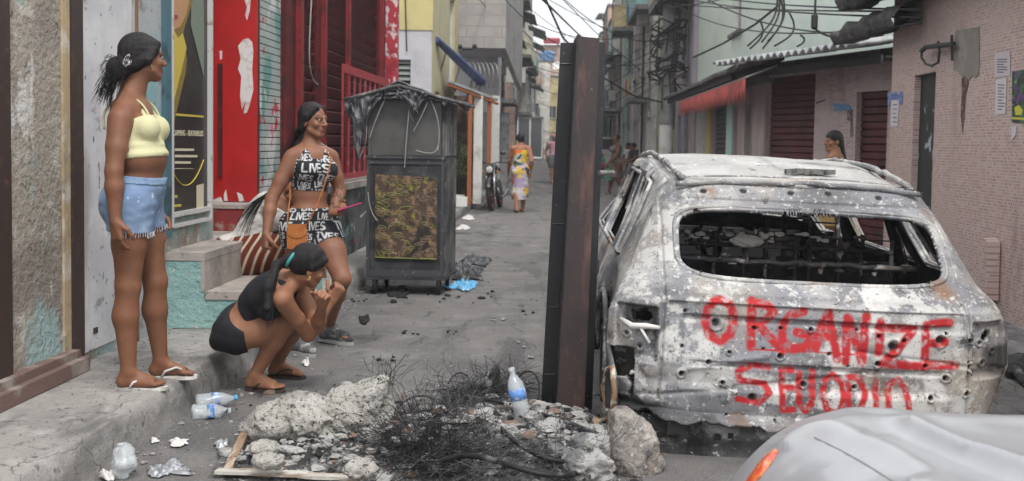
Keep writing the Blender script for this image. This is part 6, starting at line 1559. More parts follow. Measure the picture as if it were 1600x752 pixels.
rr_ = random.Random(5); cs = []
for k in range(34):
    p0 = Vector(hp(rr_.uniform(.02,.08), -.07+rr_.uniform(-.03,.03), -.05)); e = Vector(P.chc-fC*(.12+rr_.uniform(0,.03))+rC*rr_.uniform(.04,.15)+uC*rr_.uniform(.0,.12)); cs.append(bez(p0, p0+Vector((-.02,0,-.08)), e+Vector((0,0,.08)), e, 6))
flow_hair(P, 'hair_strand', P.root, cs, .0022)
# trainers
snk = mat('grey_trainer', (.11,.11,.11), .8, [((.3,.3,.3), 20,.55,.6), ((.04,.04,.045), 9,.5,.6)], bump=.3)
for q in 'RL':
    an, toe = P.J['an'+q], npv(P.J['to'+q]); sn = npv((0,0,1.)); toe = unit(toe); sd = unit(np.cross(toe, sn)); g = 'shoe'+q; ft = an-sn*.05
    ff.rc(g, an+sn*.02, ft-toe*.02, .046, .046, .02); ff.rc(g, ft-toe*.02, ft+toe*.14-sn*.012, .043, .034, .03); ff.rc(g, an+toe*.01, ft+toe*.12, .042, .034, .03); ff.rc(g, ft+toe*.12-sn*.01, ft+toe*.17-sn*.018, .036, .027, .02)
    r_ = np.maximum(np.maximum(F[g], ff.plane(an+sn*.045, sn)), -ff.plane(ft-sn*.052, sn)); so_ = P.cloth('trainer', r_, snk)
    b = MB(); o = []
    for (y_, x_) in ((-.075,0),(-.06,.035),(0,.036),(.1,.044),(.17,.034),(.202,0),(.17,-.036),(.1,-.042),(0,-.036),(-.06,-.035)): o.append(Vector(ft+toe*y_+sd*x_-sn*.056))
    b.prism(o, (0,0,.024)); b.build('sole', mat('shoe_sole', (.32,.31,.3), .8), so_)
    b = MB()
    for k in range(4): c = ft+toe*(.05+.022*k)+sn*(.032-.008*k); b.tube([c-sd*.024, c+sn*.006, c+sd*.024], .003, 5)
    b.build('lace', mat('white_lace', (.5,.5,.5), .8), so_)
    b = MB(); b.lathe(an+sn*.035, unit(P.J['kn'+q]-an), [(.040,0),(.041,.015),(.039,.03)], 16); b.build('sock', mat('dark_sock', (.06,.06,.065), .9), P.root, True)
# pink phone in her left hand, orange bag on thin straps
phm = mat('pink_phone_case', (.42,.04,.16), .4, spec=.6)
hw = Vector(P.J['wrL']+unit(P.J['hdL'])*.105+unit(P.J['hnL'])*.028)
d1 = Vector(unit((.95,-.1,.32))); 
b = MB(); b.obox(hw+d1*.03, d1, d1.cross(Vector((0,0,1))).normalized(), d1.cross(d1.cross(Vector((0,0,1)))).normalized(), .078, .036, .0045); ph_ = b.build('phone', phm, label='pink cased phone held out flat in the walking woman\'s hand', cat='phone')
bagm = mat('orange_leather', (.36,.115,.025), .5, [((.27,.08,.02), 6,.5,.65), ((.45,.18,.06), 30,.6,.7)], bump=.1)
bagc = at(464,369,Y0-.235); fB = Vector(unit((.25,-1,0))); rB = Vector((1,.25,0)).normalized()
bg_ = thing('shoulder_bag', 'small orange leather bag hanging at the walking woman\'s hip', 'bag', tuple(bagc-Vector((0,0,.09))))
b = MB(); pr_ = [(-.062,-.075),(-.066,.03),(-.055,.075),(.055,.075),(.066,.03),(.062,-.075),(.05,-.085),(-.05,-.085)]
b.prism([bagc+rB*x+Vector((0,0,z)) for x, z in pr_], -fB*.035); b.build('bag_body', bagm, bg_)
b = MB(); b.prism([bagc+fB*.006+rB*x+Vector((0,0,z)) for x, z in ((-.06,.078),(-.062,.01),(-.02,-.012),(.02,-.012),(.062,.01),(.06,.078))], -fB*.005); b.build('flap', bagm, bg_)
b = MB(); b.lathe(bagc+fB*.0062+Vector((0,0,.012)), fB, [(.007,0),(.006,.003)], 10); b.build('clasp', mat('gold_metal', (.6,.42,.15), .3, metallic=.9), bg_)
b = MB(); shl = Vector(P.nb*.5+P.J['shL']*.5+uC*.045)
b.tube(bez(bagc+rB*.058+Vector((0,0,.07)), bagc+rB*.12+Vector((.02,-.02,.2)), Vector(P.chc+fC*.19+rC*-.03-uC*.08), Vector(P.chc+fC*.165-rC*.07+uC*.07), 12)+[shl+Vector(fC*.03), shl-Vector(fC*.04)], .005, 6)
b.build('strap', bagm, bg_, True)
b = MB(); b.tube(bez(bagc-rB*.058+Vector((0,0,.07)), bagc-rB*.07+Vector((0,0,.16)), Vector(P.mid-rC*-.14+fC*.08), Vector(P.mid+rC*.15-fC*.0+uC*.07), 10), .005, 6); b.build('strap', bagm, bg_, True)
# ---------------------------------------------------------------- squatting woman in black
skinC = skinmat('skin_squatting', (.27,.125,.070))
bt = gnd(352, 556, .2); YB = bt.y
def J_(px, py, Y): return at(px, py, Y)
a1 = gnd(400, 611, 0); a2 = gnd(436, 590, 0); YA = a1.y
J = dict(hipR=J_(366,518,YB-.06), hipL=J_(371,511,YB+.12), nb=J_(455,441,YB-.12), head=J_(483,416,YB-.16), headf=unit((.80,.50,-.52)), headu=unit((.40,-.0,.9)),
 shR=J_(440,467,YB-.27), shL=J_(466,450,YB+.03), elR=J_(481,524,YA-.06), wrR=J_(518,470,YA-.02), hdR=unit((.55,.0,.85)), hnR=unit((-.6,.75,.25)),
 elL=J_(497,510,YB-.05), wrL=J_(503,478,YB-.20), hdL=unit((.3,-.5,.8)), hnL=unit((-.4,-.6,-.3)),
 knR=J_(447,507,YA-.02), knL=J_(468,500,YA+.14), anR=Vector((a1.x-.005, a1.y+.0, .092)), anL=Vector((a2.x-.01, a2.y, .092)), toR=unit((.97,-.20,0)), toL=unit((.98,-.16,0)))
J['waist'] = J_(388,484,YB-.03); J['chest'] = J_(420,456,YB-.08)
J['curlR'] = [1.1]; J['curlL'] = [.8]
P = Person('woman squatting on the kerb in a black crop top, black shorts and dark flip flops', 'woman', J, h=.0048, S_=.98, girth=1.0, hips=1.0, butt=.72, thighg=1.24, bust=.95, waist=.92)
ff = P.f; F = ff.F; uC, fC, rC = P.Mc[:,2], P.Mc[:,1], P.Mc[:,0]
P.finish(skinC)
blk = mat('black_jersey', (.012,.012,.016), .85, [((.022,.022,.028), 5,.5,.65)], bump=.3, bscale=120)
ct = np.maximum(F['torso']-.007, -ff.plane(P.chc-uC*.155, uC)); ct = np.maximum(ct, ff.plane(P.chc+uC*.085, uC))
ct = np.maximum(ct, -(ff.seg(P.chc+uC*.095-fC*.13, P.chc+uC*.035-fC*.13)-.035))
for sx in (-1,1):
    ws = P.nb*.5+P.J['sh'+('R' if sx>0 else 'L')]*.5+uC*.03
    ct = np.minimum(ct, np.maximum(P.B-.009, ff.seg(ws, P.chc-fC*.10+rC*sx*.07+uC*.04)-.026)); ct = np.minimum(ct, np.maximum(P.B-.009, ff.seg(ws, P.chc+fC*.10+rC*sx*.08+uC*.02)-.026))
P.cloth('crop_top', ct, blk)
def folds3(V):
    rel = V-P.hipc; n_ = rel/np.maximum(.03, np.linalg.norm(rel, axis=1))[:,None]
    return n_*np.array([mnoise.noise(Vector((v[0]*16+v[2]*14, v[1]*16, v[2]*16)))*.006 for v in V])[:,None]
P.cloth('shorts', P.shorts(.135, .060, .010, .004), blk, disp=folds3)
H = 'hair'; hp = P.hp; Mh = P.Mh
ff.el(H, hp(0,-.022,.040), (.082,.098,.087), Mh, .02); ff.el(H, hp(0,-.05,-.005), (.070,.062,.062), Mh, .03)
for sx in (-1,1): ff.rc(H, hp(sx*.05,.052,.07), hp(sx*.073,-.01,.012), .018, .022, .02)
tail0 = hp(0,-.118,-.0); q1, q2, q3 = J_(432,415,YB-.22), J_(420,448,YB-.30), J_(419,482,YB-.33)
ff.rc(H, hp(0,-.09,.01), tail0, .035, .03, .02); ff.chain(H, [tail0, q1, q2, q3, J_(421,505,YB-.34)], [.028,.026,.025,.020,.008], .02)
hf = np.maximum(F[H], np.where(ff.plane(hp(0,.054,0), Mh[:,1]-Mh[:,2]*.8) > 0, ff.plane(hp(0,.054,0), Mh[:,1]-Mh[:,2]*.8), -.09))
def streak3(V): return np.array([mnoise.noise(Vector((v[0]*80, v[1]*80, v[2]*14)))*.004 for v in V])[:,None]*unit((1,-.5,0))[None]
P.cloth('hair', hf, hairm, disp=streak3)
b = MB(); b.tube([Vector(tail0)+Vector((.006+.035*math.cos(a)*.6, .037*math.sin(a), .035*math.cos(a))) for a in np.linspace(0,2*PI,16,endpoint=False)], .009, 6, close=True); b.build('hair_tie', mat('teal_hair_tie', (.05,.28,.27), .7), P.root, True)
rr_ = random.Random(6); cs = []
for k in range(30): p0 = Vector(q1)+Vector((rr_.uniform(-.02,.02), rr_.uniform(-.03,0), 0)); e = Vector(q3)+Vector((rr_.uniform(-.03,.03), rr_.uniform(-.03,.01), rr_.uniform(-.12,.0))); cs.append(bez(p0, p0+Vector((0,-.01,-.05)), e+Vector((0,-.01,.05)), e, 6))
flow_hair(P, 'hair_strand', P.root, cs, .0018)
b = MB(); b.tube([Vector(hp(.083,-.002,-.047))+Vector((.008*math.cos(a), 0, .008*math.sin(a))) for a in np.linspace(0,2*PI,10,endpoint=False)], .002, 5, close=True); b.build('earring', MATS['gold_metal'], P.root)
drk = mat('dark_flip_flop', (.045,.035,.03), .8)
for q in 'LR': flipflop(P, q, drk, drk)
# ---------------------------------------------------------------- person on the steps in striped trousers
skinD = skinmat('skin_seated', (.20,.09,.05))
bs = gnd(392, 428, zt2+.0); YS = bs.y+.10
def J_(px, py, dy): return at(px, py, YS+dy)
hz_ = zt2+.105
hc_ = at(376, 398, YS); 
J = dict(hipR=Vector((hc_.x, YS-.09, hz_)), hipL=Vector((hc_.x+.02, YS+.09, hz_)), nb=J_(436,318,0), head=J_(458,292,0), headf=unit((.9,-.1,-.45)), headu=unit((.42,0,.9)),
 shR=J_(430,328,-.16), shL=J_(436,322,.16), elR=J_(462,372,-.14), elL=J_(470,372,.14), wrR=J_(482,340,-.08), wrL=J_(488,340,.08), hdR=unit((.3,.4,.8)), hdL=unit((.3,-.4,.8)), hnR=unit((-.2,1,0)), hnL=unit((-.2,-1,0)),
 knR=Vector((hc_.x+.40, YS-.13, hz_+.13)), knL=Vector((hc_.x+.42, YS+.13, hz_+.13)), anR=Vector((hc_.x+.42, YS-.12, zt2*.0+.21+.08)), anL=Vector((hc_.x+.44, YS+.13, .29)), toR=unit((1,0,0)), toL=unit((1,.1,0)))
P = Person('person sitting hunched on the entrance steps in rust striped trousers and white top, half hidden', 'person', J, h=.008, S_=1.14, girth=1.35, hips=1.15, butt=1.2, bust=.9, face=False, fingers=False)
ff = P.f; F = ff.F; uC, fC, rC = P.Mc[:,2], P.Mc[:,1], P.Mc[:,0]; uP = P.Mp[:,2]
P.finish(skinD)
wt = mat('white_cotton', (.52,.50,.47), .9, [((.4,.38,.36), 4,.5,.65)], bump=.5, bscale=30)
sleeve = np.minimum(np.maximum(F['armR']-.012, ff.plane(P.J['shR']*.5+P.J['elR']*.5, P.J['elR']-P.J['shR'])), np.maximum(F['armL']-.012, ff.plane(P.J['shL']*.5+P.J['elL']*.5, P.J['elL']-P.J['shL'])))
top = np.maximum(smin(F['torso']-.024, sleeve, .03), -ff.plane(P.hipc+uP*.055, uP)); top = np.maximum(top, ff.plane(P.nb+uC*.01, uC))
def folds2(V): return np.array([mnoise.noise(Vector((v[0]*14, v[1]*6, v[2]*34)))*.010 for v in V])[:,None]*unit((-.3,-1,.2))[None]
P.cloth('shirt', top, wt, disp=folds2)
rust = mat('striped_trousers', (.02,.02,.02), .9, [], attr='paint', bump=.4, bscale=60)
tr = np.maximum(F['torso']-.018, ff.plane(P.hipc+uP*.07, uP))
for q in 'LR': tr = smin(tr, P.thigh(q, 2.0, .022), .035)
tr = np.maximum(tr, -(ff.F['legL']*0+9)) if False else tr
def strp(V):
    rel = (V-P.hipc); ph_ = rel[:,0]*.95+rel[:,2]*-.40+.008*np.sin(rel[:,1]*20+rel[:,2]*15)
    m = 1-sm(.006,.011, np.abs(((ph_/.062) % 1)-.5)*.062)
    return np.outer(1-m, (.115,.022,.010))+np.outer(m, (.50,.42,.32))
P.cloth('trousers', tr, rust, color=strp)
H = 'hair'; hp = P.hp; Mh = P.Mh; ff.el(H, hp(0,-.022,.040), (.085,.1,.088), Mh, .02); ff.el(H, hp(0,-.06,-.01), (.07,.06,.07), Mh, .03)
P.cloth('hair', np.maximum(F[H], ff.plane(hp(0,.055,0), Mh[:,1]-Mh[:,2]*.8)), hairm)
rr_ = random.Random(9); cs = []
for k in range(26):
    e = J_(372+rr_.uniform(-4,12), 362+rr_.uniform(-30,30), -.16); s0 = Vector(hp(rr_.uniform(-.03,.06), -.09, -.02)); cs.append(bez(s0, J_(425,300,-.19), J_(395,312,-.2), e, 10))
flow_hair(P, 'braid', P.root, cs, .004)
# ============================================================ PEOPLE FURTHER OFF
def standing(label, x, y, H, ang, stride=.0, armsw=.25, gz=0.0, hgt=.008, group=None, male=False, girth=1.0, elbow=.15, sit=False, **k):
    """generic upright or walking figure facing angle ang (0 = +X, pi/2 = away from the camera)"""
    S1 = H/1.62; f = np.array((math.cos(ang), math.sin(ang), 0)); r = np.array((math.sin(ang), -math.cos(ang), 0)); u = np.array((0,0,1.)); o = np.array((x, y, gz))
    P = lambda a, b_, c: o+(r*a+f*b_+u*c)*S1
    J = {}
    st = stride
    if sit:
        hz0 = sit
        J = dict(hipR=P(.085,0,hz0/S1+.09), hipL=P(-.085,0,hz0/S1+.09), nb=P(0,.04,hz0/S1+.56), head=P(0,.07,hz0/S1+.68), shR=P(.17,.03,hz0/S1+.52), shL=P(-.17,.03,hz0/S1+.52),
            elR=P(.22,.12,hz0/S1+.26), elL=P(-.22,.12,hz0/S1+.26), wrR=P(.14,.32,hz0/S1+.22), wrL=P(-.14,.32,hz0/S1+.22), knR=P(.12,.40,hz0/S1+.12), knL=P(-.12,.40,hz0/S1+.12), anR=P(.12,.44,.085), anL=P(-.12,.44,.085))
        J['hdR'] = f-.3*u; J['hdL'] = f-.3*u; J['hnR'] = -u; J['hnL'] = -u
    else:
        J = dict(hipR=P(.085,0,.86), hipL=P(-.085,0,.86), nb=P(0,-.01,1.36), head=P(0,.02,1.50), shR=P(.165,-.01,1.31), shL=P(-.165,-.01,1.31),
            elR=P(.21,-armsw*.5-.02,1.06), elL=P(-.21,armsw*.5-.02,1.06), wrR=P(.21,-armsw*.6+elbow,.83), wrL=P(-.21,armsw*.9+elbow,.83),
            knR=P(.09,st*.5+.03,.47), knL=P(-.09,-st*.25+.05,.47), anR=P(.08,st,.082), anL=P(-.08,-st,.082+abs(st)*.15))
        J['hdR'] = -u+.2*f; J['hdL'] = -u+.2*f; J['hnR'] = -r; J['hnL'] = r
    J['headf'] = f; J['headu'] = u+.05*f; J['toR'] = f; J['toL'] = f-(u*.35 if st else 0)
    for kk, vv in list(k.items()):
        if kk in ('headf',): J[kk] = unit(vv); del k[kk]
    return Person(label, 'man' if male else ('child' if H < 1.35 else 'woman'), J, h=hgt, S_=S1, girth=girth, male=male, group=group, face=H/1 > 0 and hgt < .009, fingers=False, **k)
def plainhair(P, lo=-.0, long=0):
    f = P.f; f.el('hair', P.hp(0,-.020,.042), np.array((.083,.100,.088))*P.S, P.Mh, .02); f.el('hair', P.hp(0,-.05,.0), np.array((.073,.066,.07))*P.S, P.Mh, .03)
    if long: f.rc('hair', P.hp(0,-.07,-.02), P.hp(0,-.12,-.20), .06*P.S, .045*P.S, .03)
    P.cloth('hair', np.maximum(f.F['hair'], f.plane(P.hp(0,.05,0), P.Mh[:,1]-P.Mh[:,2]*.75)), hairm)
def simple(P, top=None, bottom=None, legl=.2, sleeves=.5, hemz=.03, waistz=.10, neck=.02):
    F = P.f.F; uC = P.Mc[:,2]; uP = P.Mp[:,2]
    if bottom: P.cloth('shorts' if legl < .4 else 'trousers', P.shorts(waistz, legl, .014, .012), bottom)
    if top:
        t = F['torso']-.013
        if sleeves:
            for q in 'LR':
                a, b_ = P.J['sh'+q], P.J['el'+q]; t = smin(t, np.maximum(F['arm'+q]-.016, P.f.plane(a+(b_-a)*sleeves, b_-a)), .03)
        t = np.maximum(t, -P.f.plane(P.hipc+uP*hemz, uP)); t = np.maximum(t, P.f.plane(P.nb+uC*neck, uC)); P.cloth('shirt', t, top)
def dress(P, m, length, color=None, flare=.05, strapless=True, topz=.09, name='dress'):
    f = P.f; F = f.F; S1 = P.S; g = 'dress'; h = P.hipc; uP = P.Mp[:,2]
    f.el(g, h, np.array((.185,.135,.14))*S1, P.Mp, .03); b_ = h-np.array((0,0,length)); J = P.J; kn = (J['knL']+J['knR'])/2; kn[2] = h[2]-length*.6
    X = h.copy(); 
    for t in (.25,.5,.75,1.0):
        c = h-np.array((0,0,length*t)); k2 = (kn-h)*min(1,t); c[:2] = h[:2]+k2[:2]*.8; f.rc(g, X, c, (.150+flare*(t-.25))*S1, (.150+flare*t)*S1, .04); X = c
    d = smin(F[g], F['torso']-.012, .04)
    d = np.maximum(d, -f.plane(h-np.array((0,0,length*.98)), (0,0,1))); d = np.maximum(d, f.plane(P.chc+P.Mc[:,2]*topz, P.Mc[:,2]))
    if not strapless:
        for sx in 'LR':
            ws = P.nb*.55+P.J['sh'+sx]*.45; d = np.minimum(d, np.maximum(F['torso']-.012, f.seg(ws, P.chc)-.045))
    rr = np.random.RandomState(3)
    return P.cloth(name, d, m, color=color, disp=lambda V: np.stack([np.array([mnoise.noise(Vector((v[0]*12, v[1]*12, v[2]*2.5))) for v in V])*.018*np.clip((h[2]+.05-V[:,2])/.4,0,1)]*2+[V[:,2]*0], 1))
# woman in the long flowered dress, walking away
g_ = gnd(812, 332, 0)
P = standing('woman walking away in a strapless long dress with orange and yellow flowers', g_.x, g_.y, 1.60, PI/2+.12, stride=.14, armsw=.2, girth=1.15, hips=1.12, headf=(0,1,-.05))
skinE = skinmat('skin_dress', (.30,.135,.075))
P.finish(skinE, brow=False); plainhair(P)
flr = mat('flowered_cloth', (.5,.5,.5), .85, [], attr='paint', bump=.2)
def flower(V):
    rr = np.random.RandomState(12); n = 90; C = np.stack([rr.uniform(-.3,.3,n), rr.uniform(-.3,.3,n), rr.uniform(-1.1,.6,n)], 1)+P.hipc
    K = np.array([(.55,.53,.45),(.62,.42,.03),(.60,.15,.02),(.60,.15,.02),(.05,.09,.05),(.35,.27,.40),(.58,.40,.04),(.03,.03,.03),(.30,.36,.08),(.5,.47,.5)]); ci = rr.randint(0,len(K),n)
    D = np.linalg.norm(V[:,None,:]-C[None], axis=2)*(1+.25*np.sin(np.arctan2(V[:,None,2]-C[None,:,2], V[:,None,0]-C[None,:,0])*5)); return K[ci[D.argmin(1)]]
dress(P, flr, .60, flower, flare=.02, topz=.055)
for q in 'LR': flipflop(P, q, drk, drk)
# woman in the brown patterned dress with bags
g_ = gnd(962, 304, 0)
P = standing('woman in a patterned brown dress crossing the far street', g_.x, g_.y, 1.68, PI*1.0+.15, stride=.16, armsw=.15, girth=1.22, hips=1.15, bust=1.25)
P.finish(skinmat('skin_far', (.16,.07,.042)), brow=False); f_ = P.f; f_.el('hair', P.hp(0,-.03,.05), (.082,.092,.085), P.Mh, .02); P.cloth('hair', np.maximum(f_.F['hair'], f_.plane(P.hp(0,.04,0), P.Mh[:,1]-P.Mh[:,2]*.7)), hairm)
brd = mat('patterned_brown_cloth', (.17,.13,.11), .9, [((.34,.31,.28), 28,.54,.58), ((.08,.06,.05), 20,.55,.6)]); dress(P, brd, .42, flare=.03, strapless=False)
wr = Vector(P.J['wrR']); bgt = thing('tan_handbag', 'tan handbag hanging from the arm of the woman in the brown dress', 'bag', (wr.x, wr.y-.12, wr.z-.25))
b = MB(); c = Vector((wr.x+.12, wr.y-.14, wr.z-.05)); b.prism([c+Vector(q) for q in ((-.2,0,-.14),(-.17,0,.10),(-.06,0,.13),(.1,0,.12),(.2,0,.08),(.22,0,-.13),(.1,0,-.17),(-.1,0,-.17))], (0,-.09,0)); b.build('bag_body', mat('tan_leather', (.27,.15,.085), .6, [((.2,.11,.06), 9,.5,.6)]), bgt)
b = MB(); b.tube(bez(c+Vector((-.12,-.04,.1)), c+Vector((-.1,0,.4)), c+Vector((.1,0,.4)), c+Vector((.12,-.04,.1)), 10), .01, 6); b.build('strap', MATS['tan_leather'], bgt)
gb = thing('green_carrier_bag', 'green carrier bag hanging beside the woman in the brown dress', 'bag', tuple(at(951,288,g_.y)))
b = MB(); c = at(952,270,g_.y-.05); b.grid(lambda a, d: c+Vector(((.11+.03*d)*math.cos(2*PI*a)+.01*math.sin(9*a), .05*math.sin(2*PI*a), .22-.42*d+.012*math.sin(14*a))), 20, 8); o = b.build('bag_body', mat('green_plastic', (.10,.24,.15), .45, [((.2,.35,.26), 14,.5,.6)]), gb, True)
for q in 'LR': flipflop(P, q, wf, wf)
# man in pink shirt partly behind the beam, child in black, child in teal, red shirted person, men seated on the right
g_ = gnd(864, 287, 0)
P = standing('man in a faded pink shirt and grey shorts left of the beam', g_.x, g_.y, 1.72, -PI/2+.5, stride=.05, male=True, girth=1.2, hgt=.011, elbow=.05)
P.finish(skinmat('skin_far_pale', (.33,.17,.12)), brow=False); simple(P, mat('faded_pink_shirt', (.42,.22,.27), .9, [((.5,.33,.36), 20,.5,.6)]), mat('grey_shorts', (.12,.12,.12), .9), legl=.36, sleeves=.3); 
b = MB(); b.lathe(P.hp(0,-.01,.03), P.Mh[:,2], [(.088,0),(.09,.02),(.08,.07),(.04,.095)], 16); b.prism([Vector(P.hp(-.06,.06,.03)), Vector(P.hp(.06,.06,.03)), Vector(P.hp(.04,.15,.025)), Vector(P.hp(-.04,.15,.025))], (0,0,.01)); b.build('cap', mat('pink_cap', (.45,.2,.24), .9), P.root, True)
g_ = gnd(846, 252, 0)
P = standing('child in black standing far down the street on the left of the beam', g_.x, g_.y, 1.25, -PI/2-.3, stride=.08, hgt=.014, male=True)
P.finish(MATS['skin_far'], brow=False); simple(P, blk, blk, legl=.6); plainhair(P)
g_ = gnd(828, 248, 0)
P = standing('woman in a dark red top far down the street beside the flowered dress', g_.x, g_.y, 1.6, -PI/2+.2, stride=.1, hgt=.014)
P.finish(MATS['skin_far'], brow=False); simple(P, mat('dark_red_cloth', (.20,.03,.05), .9), mat('navy_cloth', (.02,.025,.05), .9), legl=.6); plainhair(P)
g_ = gnd(940, 279, 0)
P = standing('small child in a teal top and pink shorts right of the steel beam', g_.x, g_.y, 1.02, -PI/2+.8, stride=.08, hgt=.012)
P.finish(MATS['skin_far'], brow=False); simple(P, mat('teal_cloth', (.08,.27,.22), .9), mat('bright_pink_cloth', (.50,.05,.14), .9), legl=.14, hemz=.0); plainhair(P)
for i, (px, Y, lab, tm, bm2) in enumerate(((984,36,'man in a white shirt seated behind the woman in the brown dress', MATS['white_cotton'], MATS['navy_cloth'] if 'navy_cloth' in MATS else blk),(992,34.5,'man in dark clothes seated beside the man in the white shirt', blk, mat('grey_brown_cloth', (.14,.12,.11), .9)))):
    c = at(px, 230, Y); P = standing(lab, c.x, c.y, 1.7, PI+.4, male=True, hgt=.012, sit=.5, gz=.13)
    P.finish(MATS['skin_far'], brow=False); simple(P, tm, bm2, legl=1.5); plainhair(P)
bnx = thing('street_bench', 'low dark stone bench under the two seated men', 'bench', tuple(S(1.9, 34, .13)))
b = MB(); c = at(992,230,35.4); b.obox((c.x+.1, 35.4, .56), DV, NR, (0,0,1), 1.5, .3, .05); b.build('seat', conc_dirty, bnx); b = MB(); b.obox((c.x+.1, 34.3, .32), DV, NR, (0,0,1), .15, .25, .19); b.build('leg', conc_dirty, bnx)
b = MB(); b.obox((c.x+.1, 36.4, .32), DV, NR, (0,0,1), .15, .25, .19); b.build('leg', conc_dirty, bnx)
# bare shouldered woman in front of the pink tiled shop, beyond the car
c = at(1304, 230, 11.3); 
P = standing('bare shouldered woman with dark tied hair beyond the burnt car roof', c.x, 11.3, 1.60, PI-.45, armsw=.0, girth=1.1, hgt=.007, headf=(-.93,-.3,-.12))
P.finish(skinmat('skin_far_warm', (.30,.15,.085))); dress(P, mat('ochre_top', (.36,.24,.10), .9), .3, topz=.03, name='dress'); plainhair(P, long=1)

# white van parked far down the street
vb_ = gnd(952, 262, 0); vY = 52
va_ = thing('white_van', 'white van parked far down the street behind the woman in brown', 'van', tuple(at(945,240,vY)))
vc_ = at(952, 240, vY).x
b = MB(); b.box((vc_-.85,vY,.35),(vc_+.85,vY+4,1.05)); b.prism([(vc_-.82,vY+.25,1.052),(vc_+.82,vY+.25,1.052),(vc_+.7,vY+.6,1.75),(vc_-.7,vY+.6,1.75)], (0,3,0)); b.build('body', whitep, va_)
b = MB(); b.prism([(vc_-.7,vY+.28,1.12),(vc_+.7,vY+.28,1.12),(vc_+.6,vY+.56,1.66),(vc_-.6,vY+.56,1.66)], (0,-.03,0)); b.build('windscreen', glass_dark, va_)
for sx in (-1,1):
    b = MB(); b.cyl((vc_+sx*.86,vY+.6,.32),(vc_+sx*.66,vY+.6,.32),.32,18); b.build('wheel', MATS['tyre_rubber'], va_); b = MB(); b.box((vc_+sx*.6-.14,vY-.02,.72),(vc_+sx*.6+.14,vY-.002,.9)); b.build('headlight', mat('lamp_glass', (.5,.5,.48), .2), va_)

# ============================================================ STEEL BEAM
bmat = mat('beam_dark_paint', (.012,.012,.014), .45, [((.022,.021,.022), 3,.5,.65), ((.10,.09,.085), 30,.66,.7)], spec=.5, bump=.05)
bmat2 = mat('beam_rusty_paint', (.036,.022,.021), .5, [((.026,.019,.019), 4,.45,.6), ((.16,.11,.10), 34,.66,.7), ((.1,.05,.04),(9,9,2),.55,.68)], spec=.45, bump=.08)
bm = thing('steel_beam', 'upright dark steel beam with a rust brown flange planted in the street', 'beam', tuple(gnd(890,662,0)))
def beampiece(pts, dy, m, nm):
    """pts: ((px,py,Y) x4) front face corners"""
    b = MB(); b.prism([at(*p) for p in pts], (0,dy,0)); return b.build(nm, m, bm)
YB1, YB2 = 5.35, 5.05
beampiece([(845,640,YB1),(925,640,YB1),(947,66,YB1),(876,67,YB1)], .018, bmat, 'rear_flange')
beampiece([(868,668,YB2),(912,668,YB2),(937,60,YB2),(906,57,YB2)], .03, bmat2, 'front_flange')
beampiece([(868,668,YB2+.002),(884,668,YB2+.002),(907,54,YB2+.002),(902,54,YB2+.002)], .30, bmat, 'web')
b = MB()
for py in (100,350,480,585): 
    c0 = at(848+(640-py)*.052, py, YB1-.004); c1 = at(866+(640-py)*.052, py, YB1-.004); b.tube([c0, c1], .004, 5)
b.build('weld_seam', bmat, bm)
b = MB(); b.cyl(at(936,270,5.22), at(958,270,5.3), .012, 8); b.build_each('fixing_bolt', steel_grey, bm)

# ============================================================ FOOD CART
ct_ = thing('food_cart', 'scorched black street food cart with torn plastic cover and a burnt food poster', 'cart', tuple(gnd(640,462,0)))
YC = 9.35
cb = mat('cart_black', (.022,.022,.025), .6, [((.05,.05,.055), 5,.48,.62), ((.14,.14,.14), 18,.64,.7)], bump=.2, bscale=20)
cs_ = mat('cart_scorched_side', (.09,.085,.085), .8, [((.25,.24,.23), (6,6,2), .54,.62), ((.03,.03,.03), 4,.5,.6), ((.3,.16,.13), 9,.68,.72)], bump=.4)
# cart frame axes: front faces the camera turned slightly right
cA = at(572, 445, YC); cB = at(692, 445, YC-.02)
ex = Vector((cB.x-cA.x, .0, 0)); CW = ex.length; ex = Vector((1,.0,0)); ey = Vector((.10,1,0)).normalized(); CD = .62
o0 = Vector((cA.x, YC, 0))
def cp(a, d, z): return o0+Vector((CW*a,0,0))+ey*d+Vector((0,0,z))
zb0, zm0, zt0 = at(630,432,YC).z, at(630,248,YC).z, at(630,152,YC).z
def cbox(a0,a1,d0,d1,z0,z1,mb=None):
    mb = mb or MB(); P8 = [cp(a,d,z) for z in (z0,z1) for a,d in ((a0,d0),(a1,d0),(a1,d1),(a0,d1))]
    mb.add(P8, [(0,3,2,1),(4,5,6,7),(0,1,5,4),(1,2,6,5),(2,3,7,6),(3,0,4,7)]); return mb
cbox(0,1,0,CD,zb0,zm0).build('cabinet', cb, ct_)
b = MB(); cbox(.0,.04,-.012,-.001,zb0,zm0,b); cbox(.96,1,-.012,-.001,zb0,zm0,b); cbox(.04,.96,-.012,-.001,zb0,zb0+.06,b); cbox(.04,.96,-.012,-.001,zm0-.05,zm0,b); cbox(-.01,1.02,-.03,CD+.02,zm0,zm0+.025,b); b.build('trim', mat('cart_trim', (.05,.05,.055), .5, [((.18,.18,.18),16,.6,.66)]), ct_)
cbox(1.003,1.02,0,CD,zb0,zm0).build('side_panel', cs_, ct_)
b = MB(); 
for a, d in ((.03,.02),(.985,.02),(.03,CD-.03),(.985,CD-.03)): cbox(a-.02,a+.02,d-.015,d+.015,zm0+.025,zt0,b)
b.build_each('corner_post', cs_, ct_)
cbox(.96,1.02,.02,CD,zm0+.03,zt0-.02).build('side_screen', mat('grey_cart_side', (.17,.165,.16), .8, [((.28,.27,.25),(9,9,3),.54,.62),((.08,.08,.08),5,.5,.6)]), ct_)
cbox(.04,.95,CD-.02,CD,zm0+.03,zt0).build('back_screen', cb, ct_)
film = mat('smoky_film', (.085,.083,.080), .35, [((.06,.058,.056), 3,.45,.6)], spec=.4)
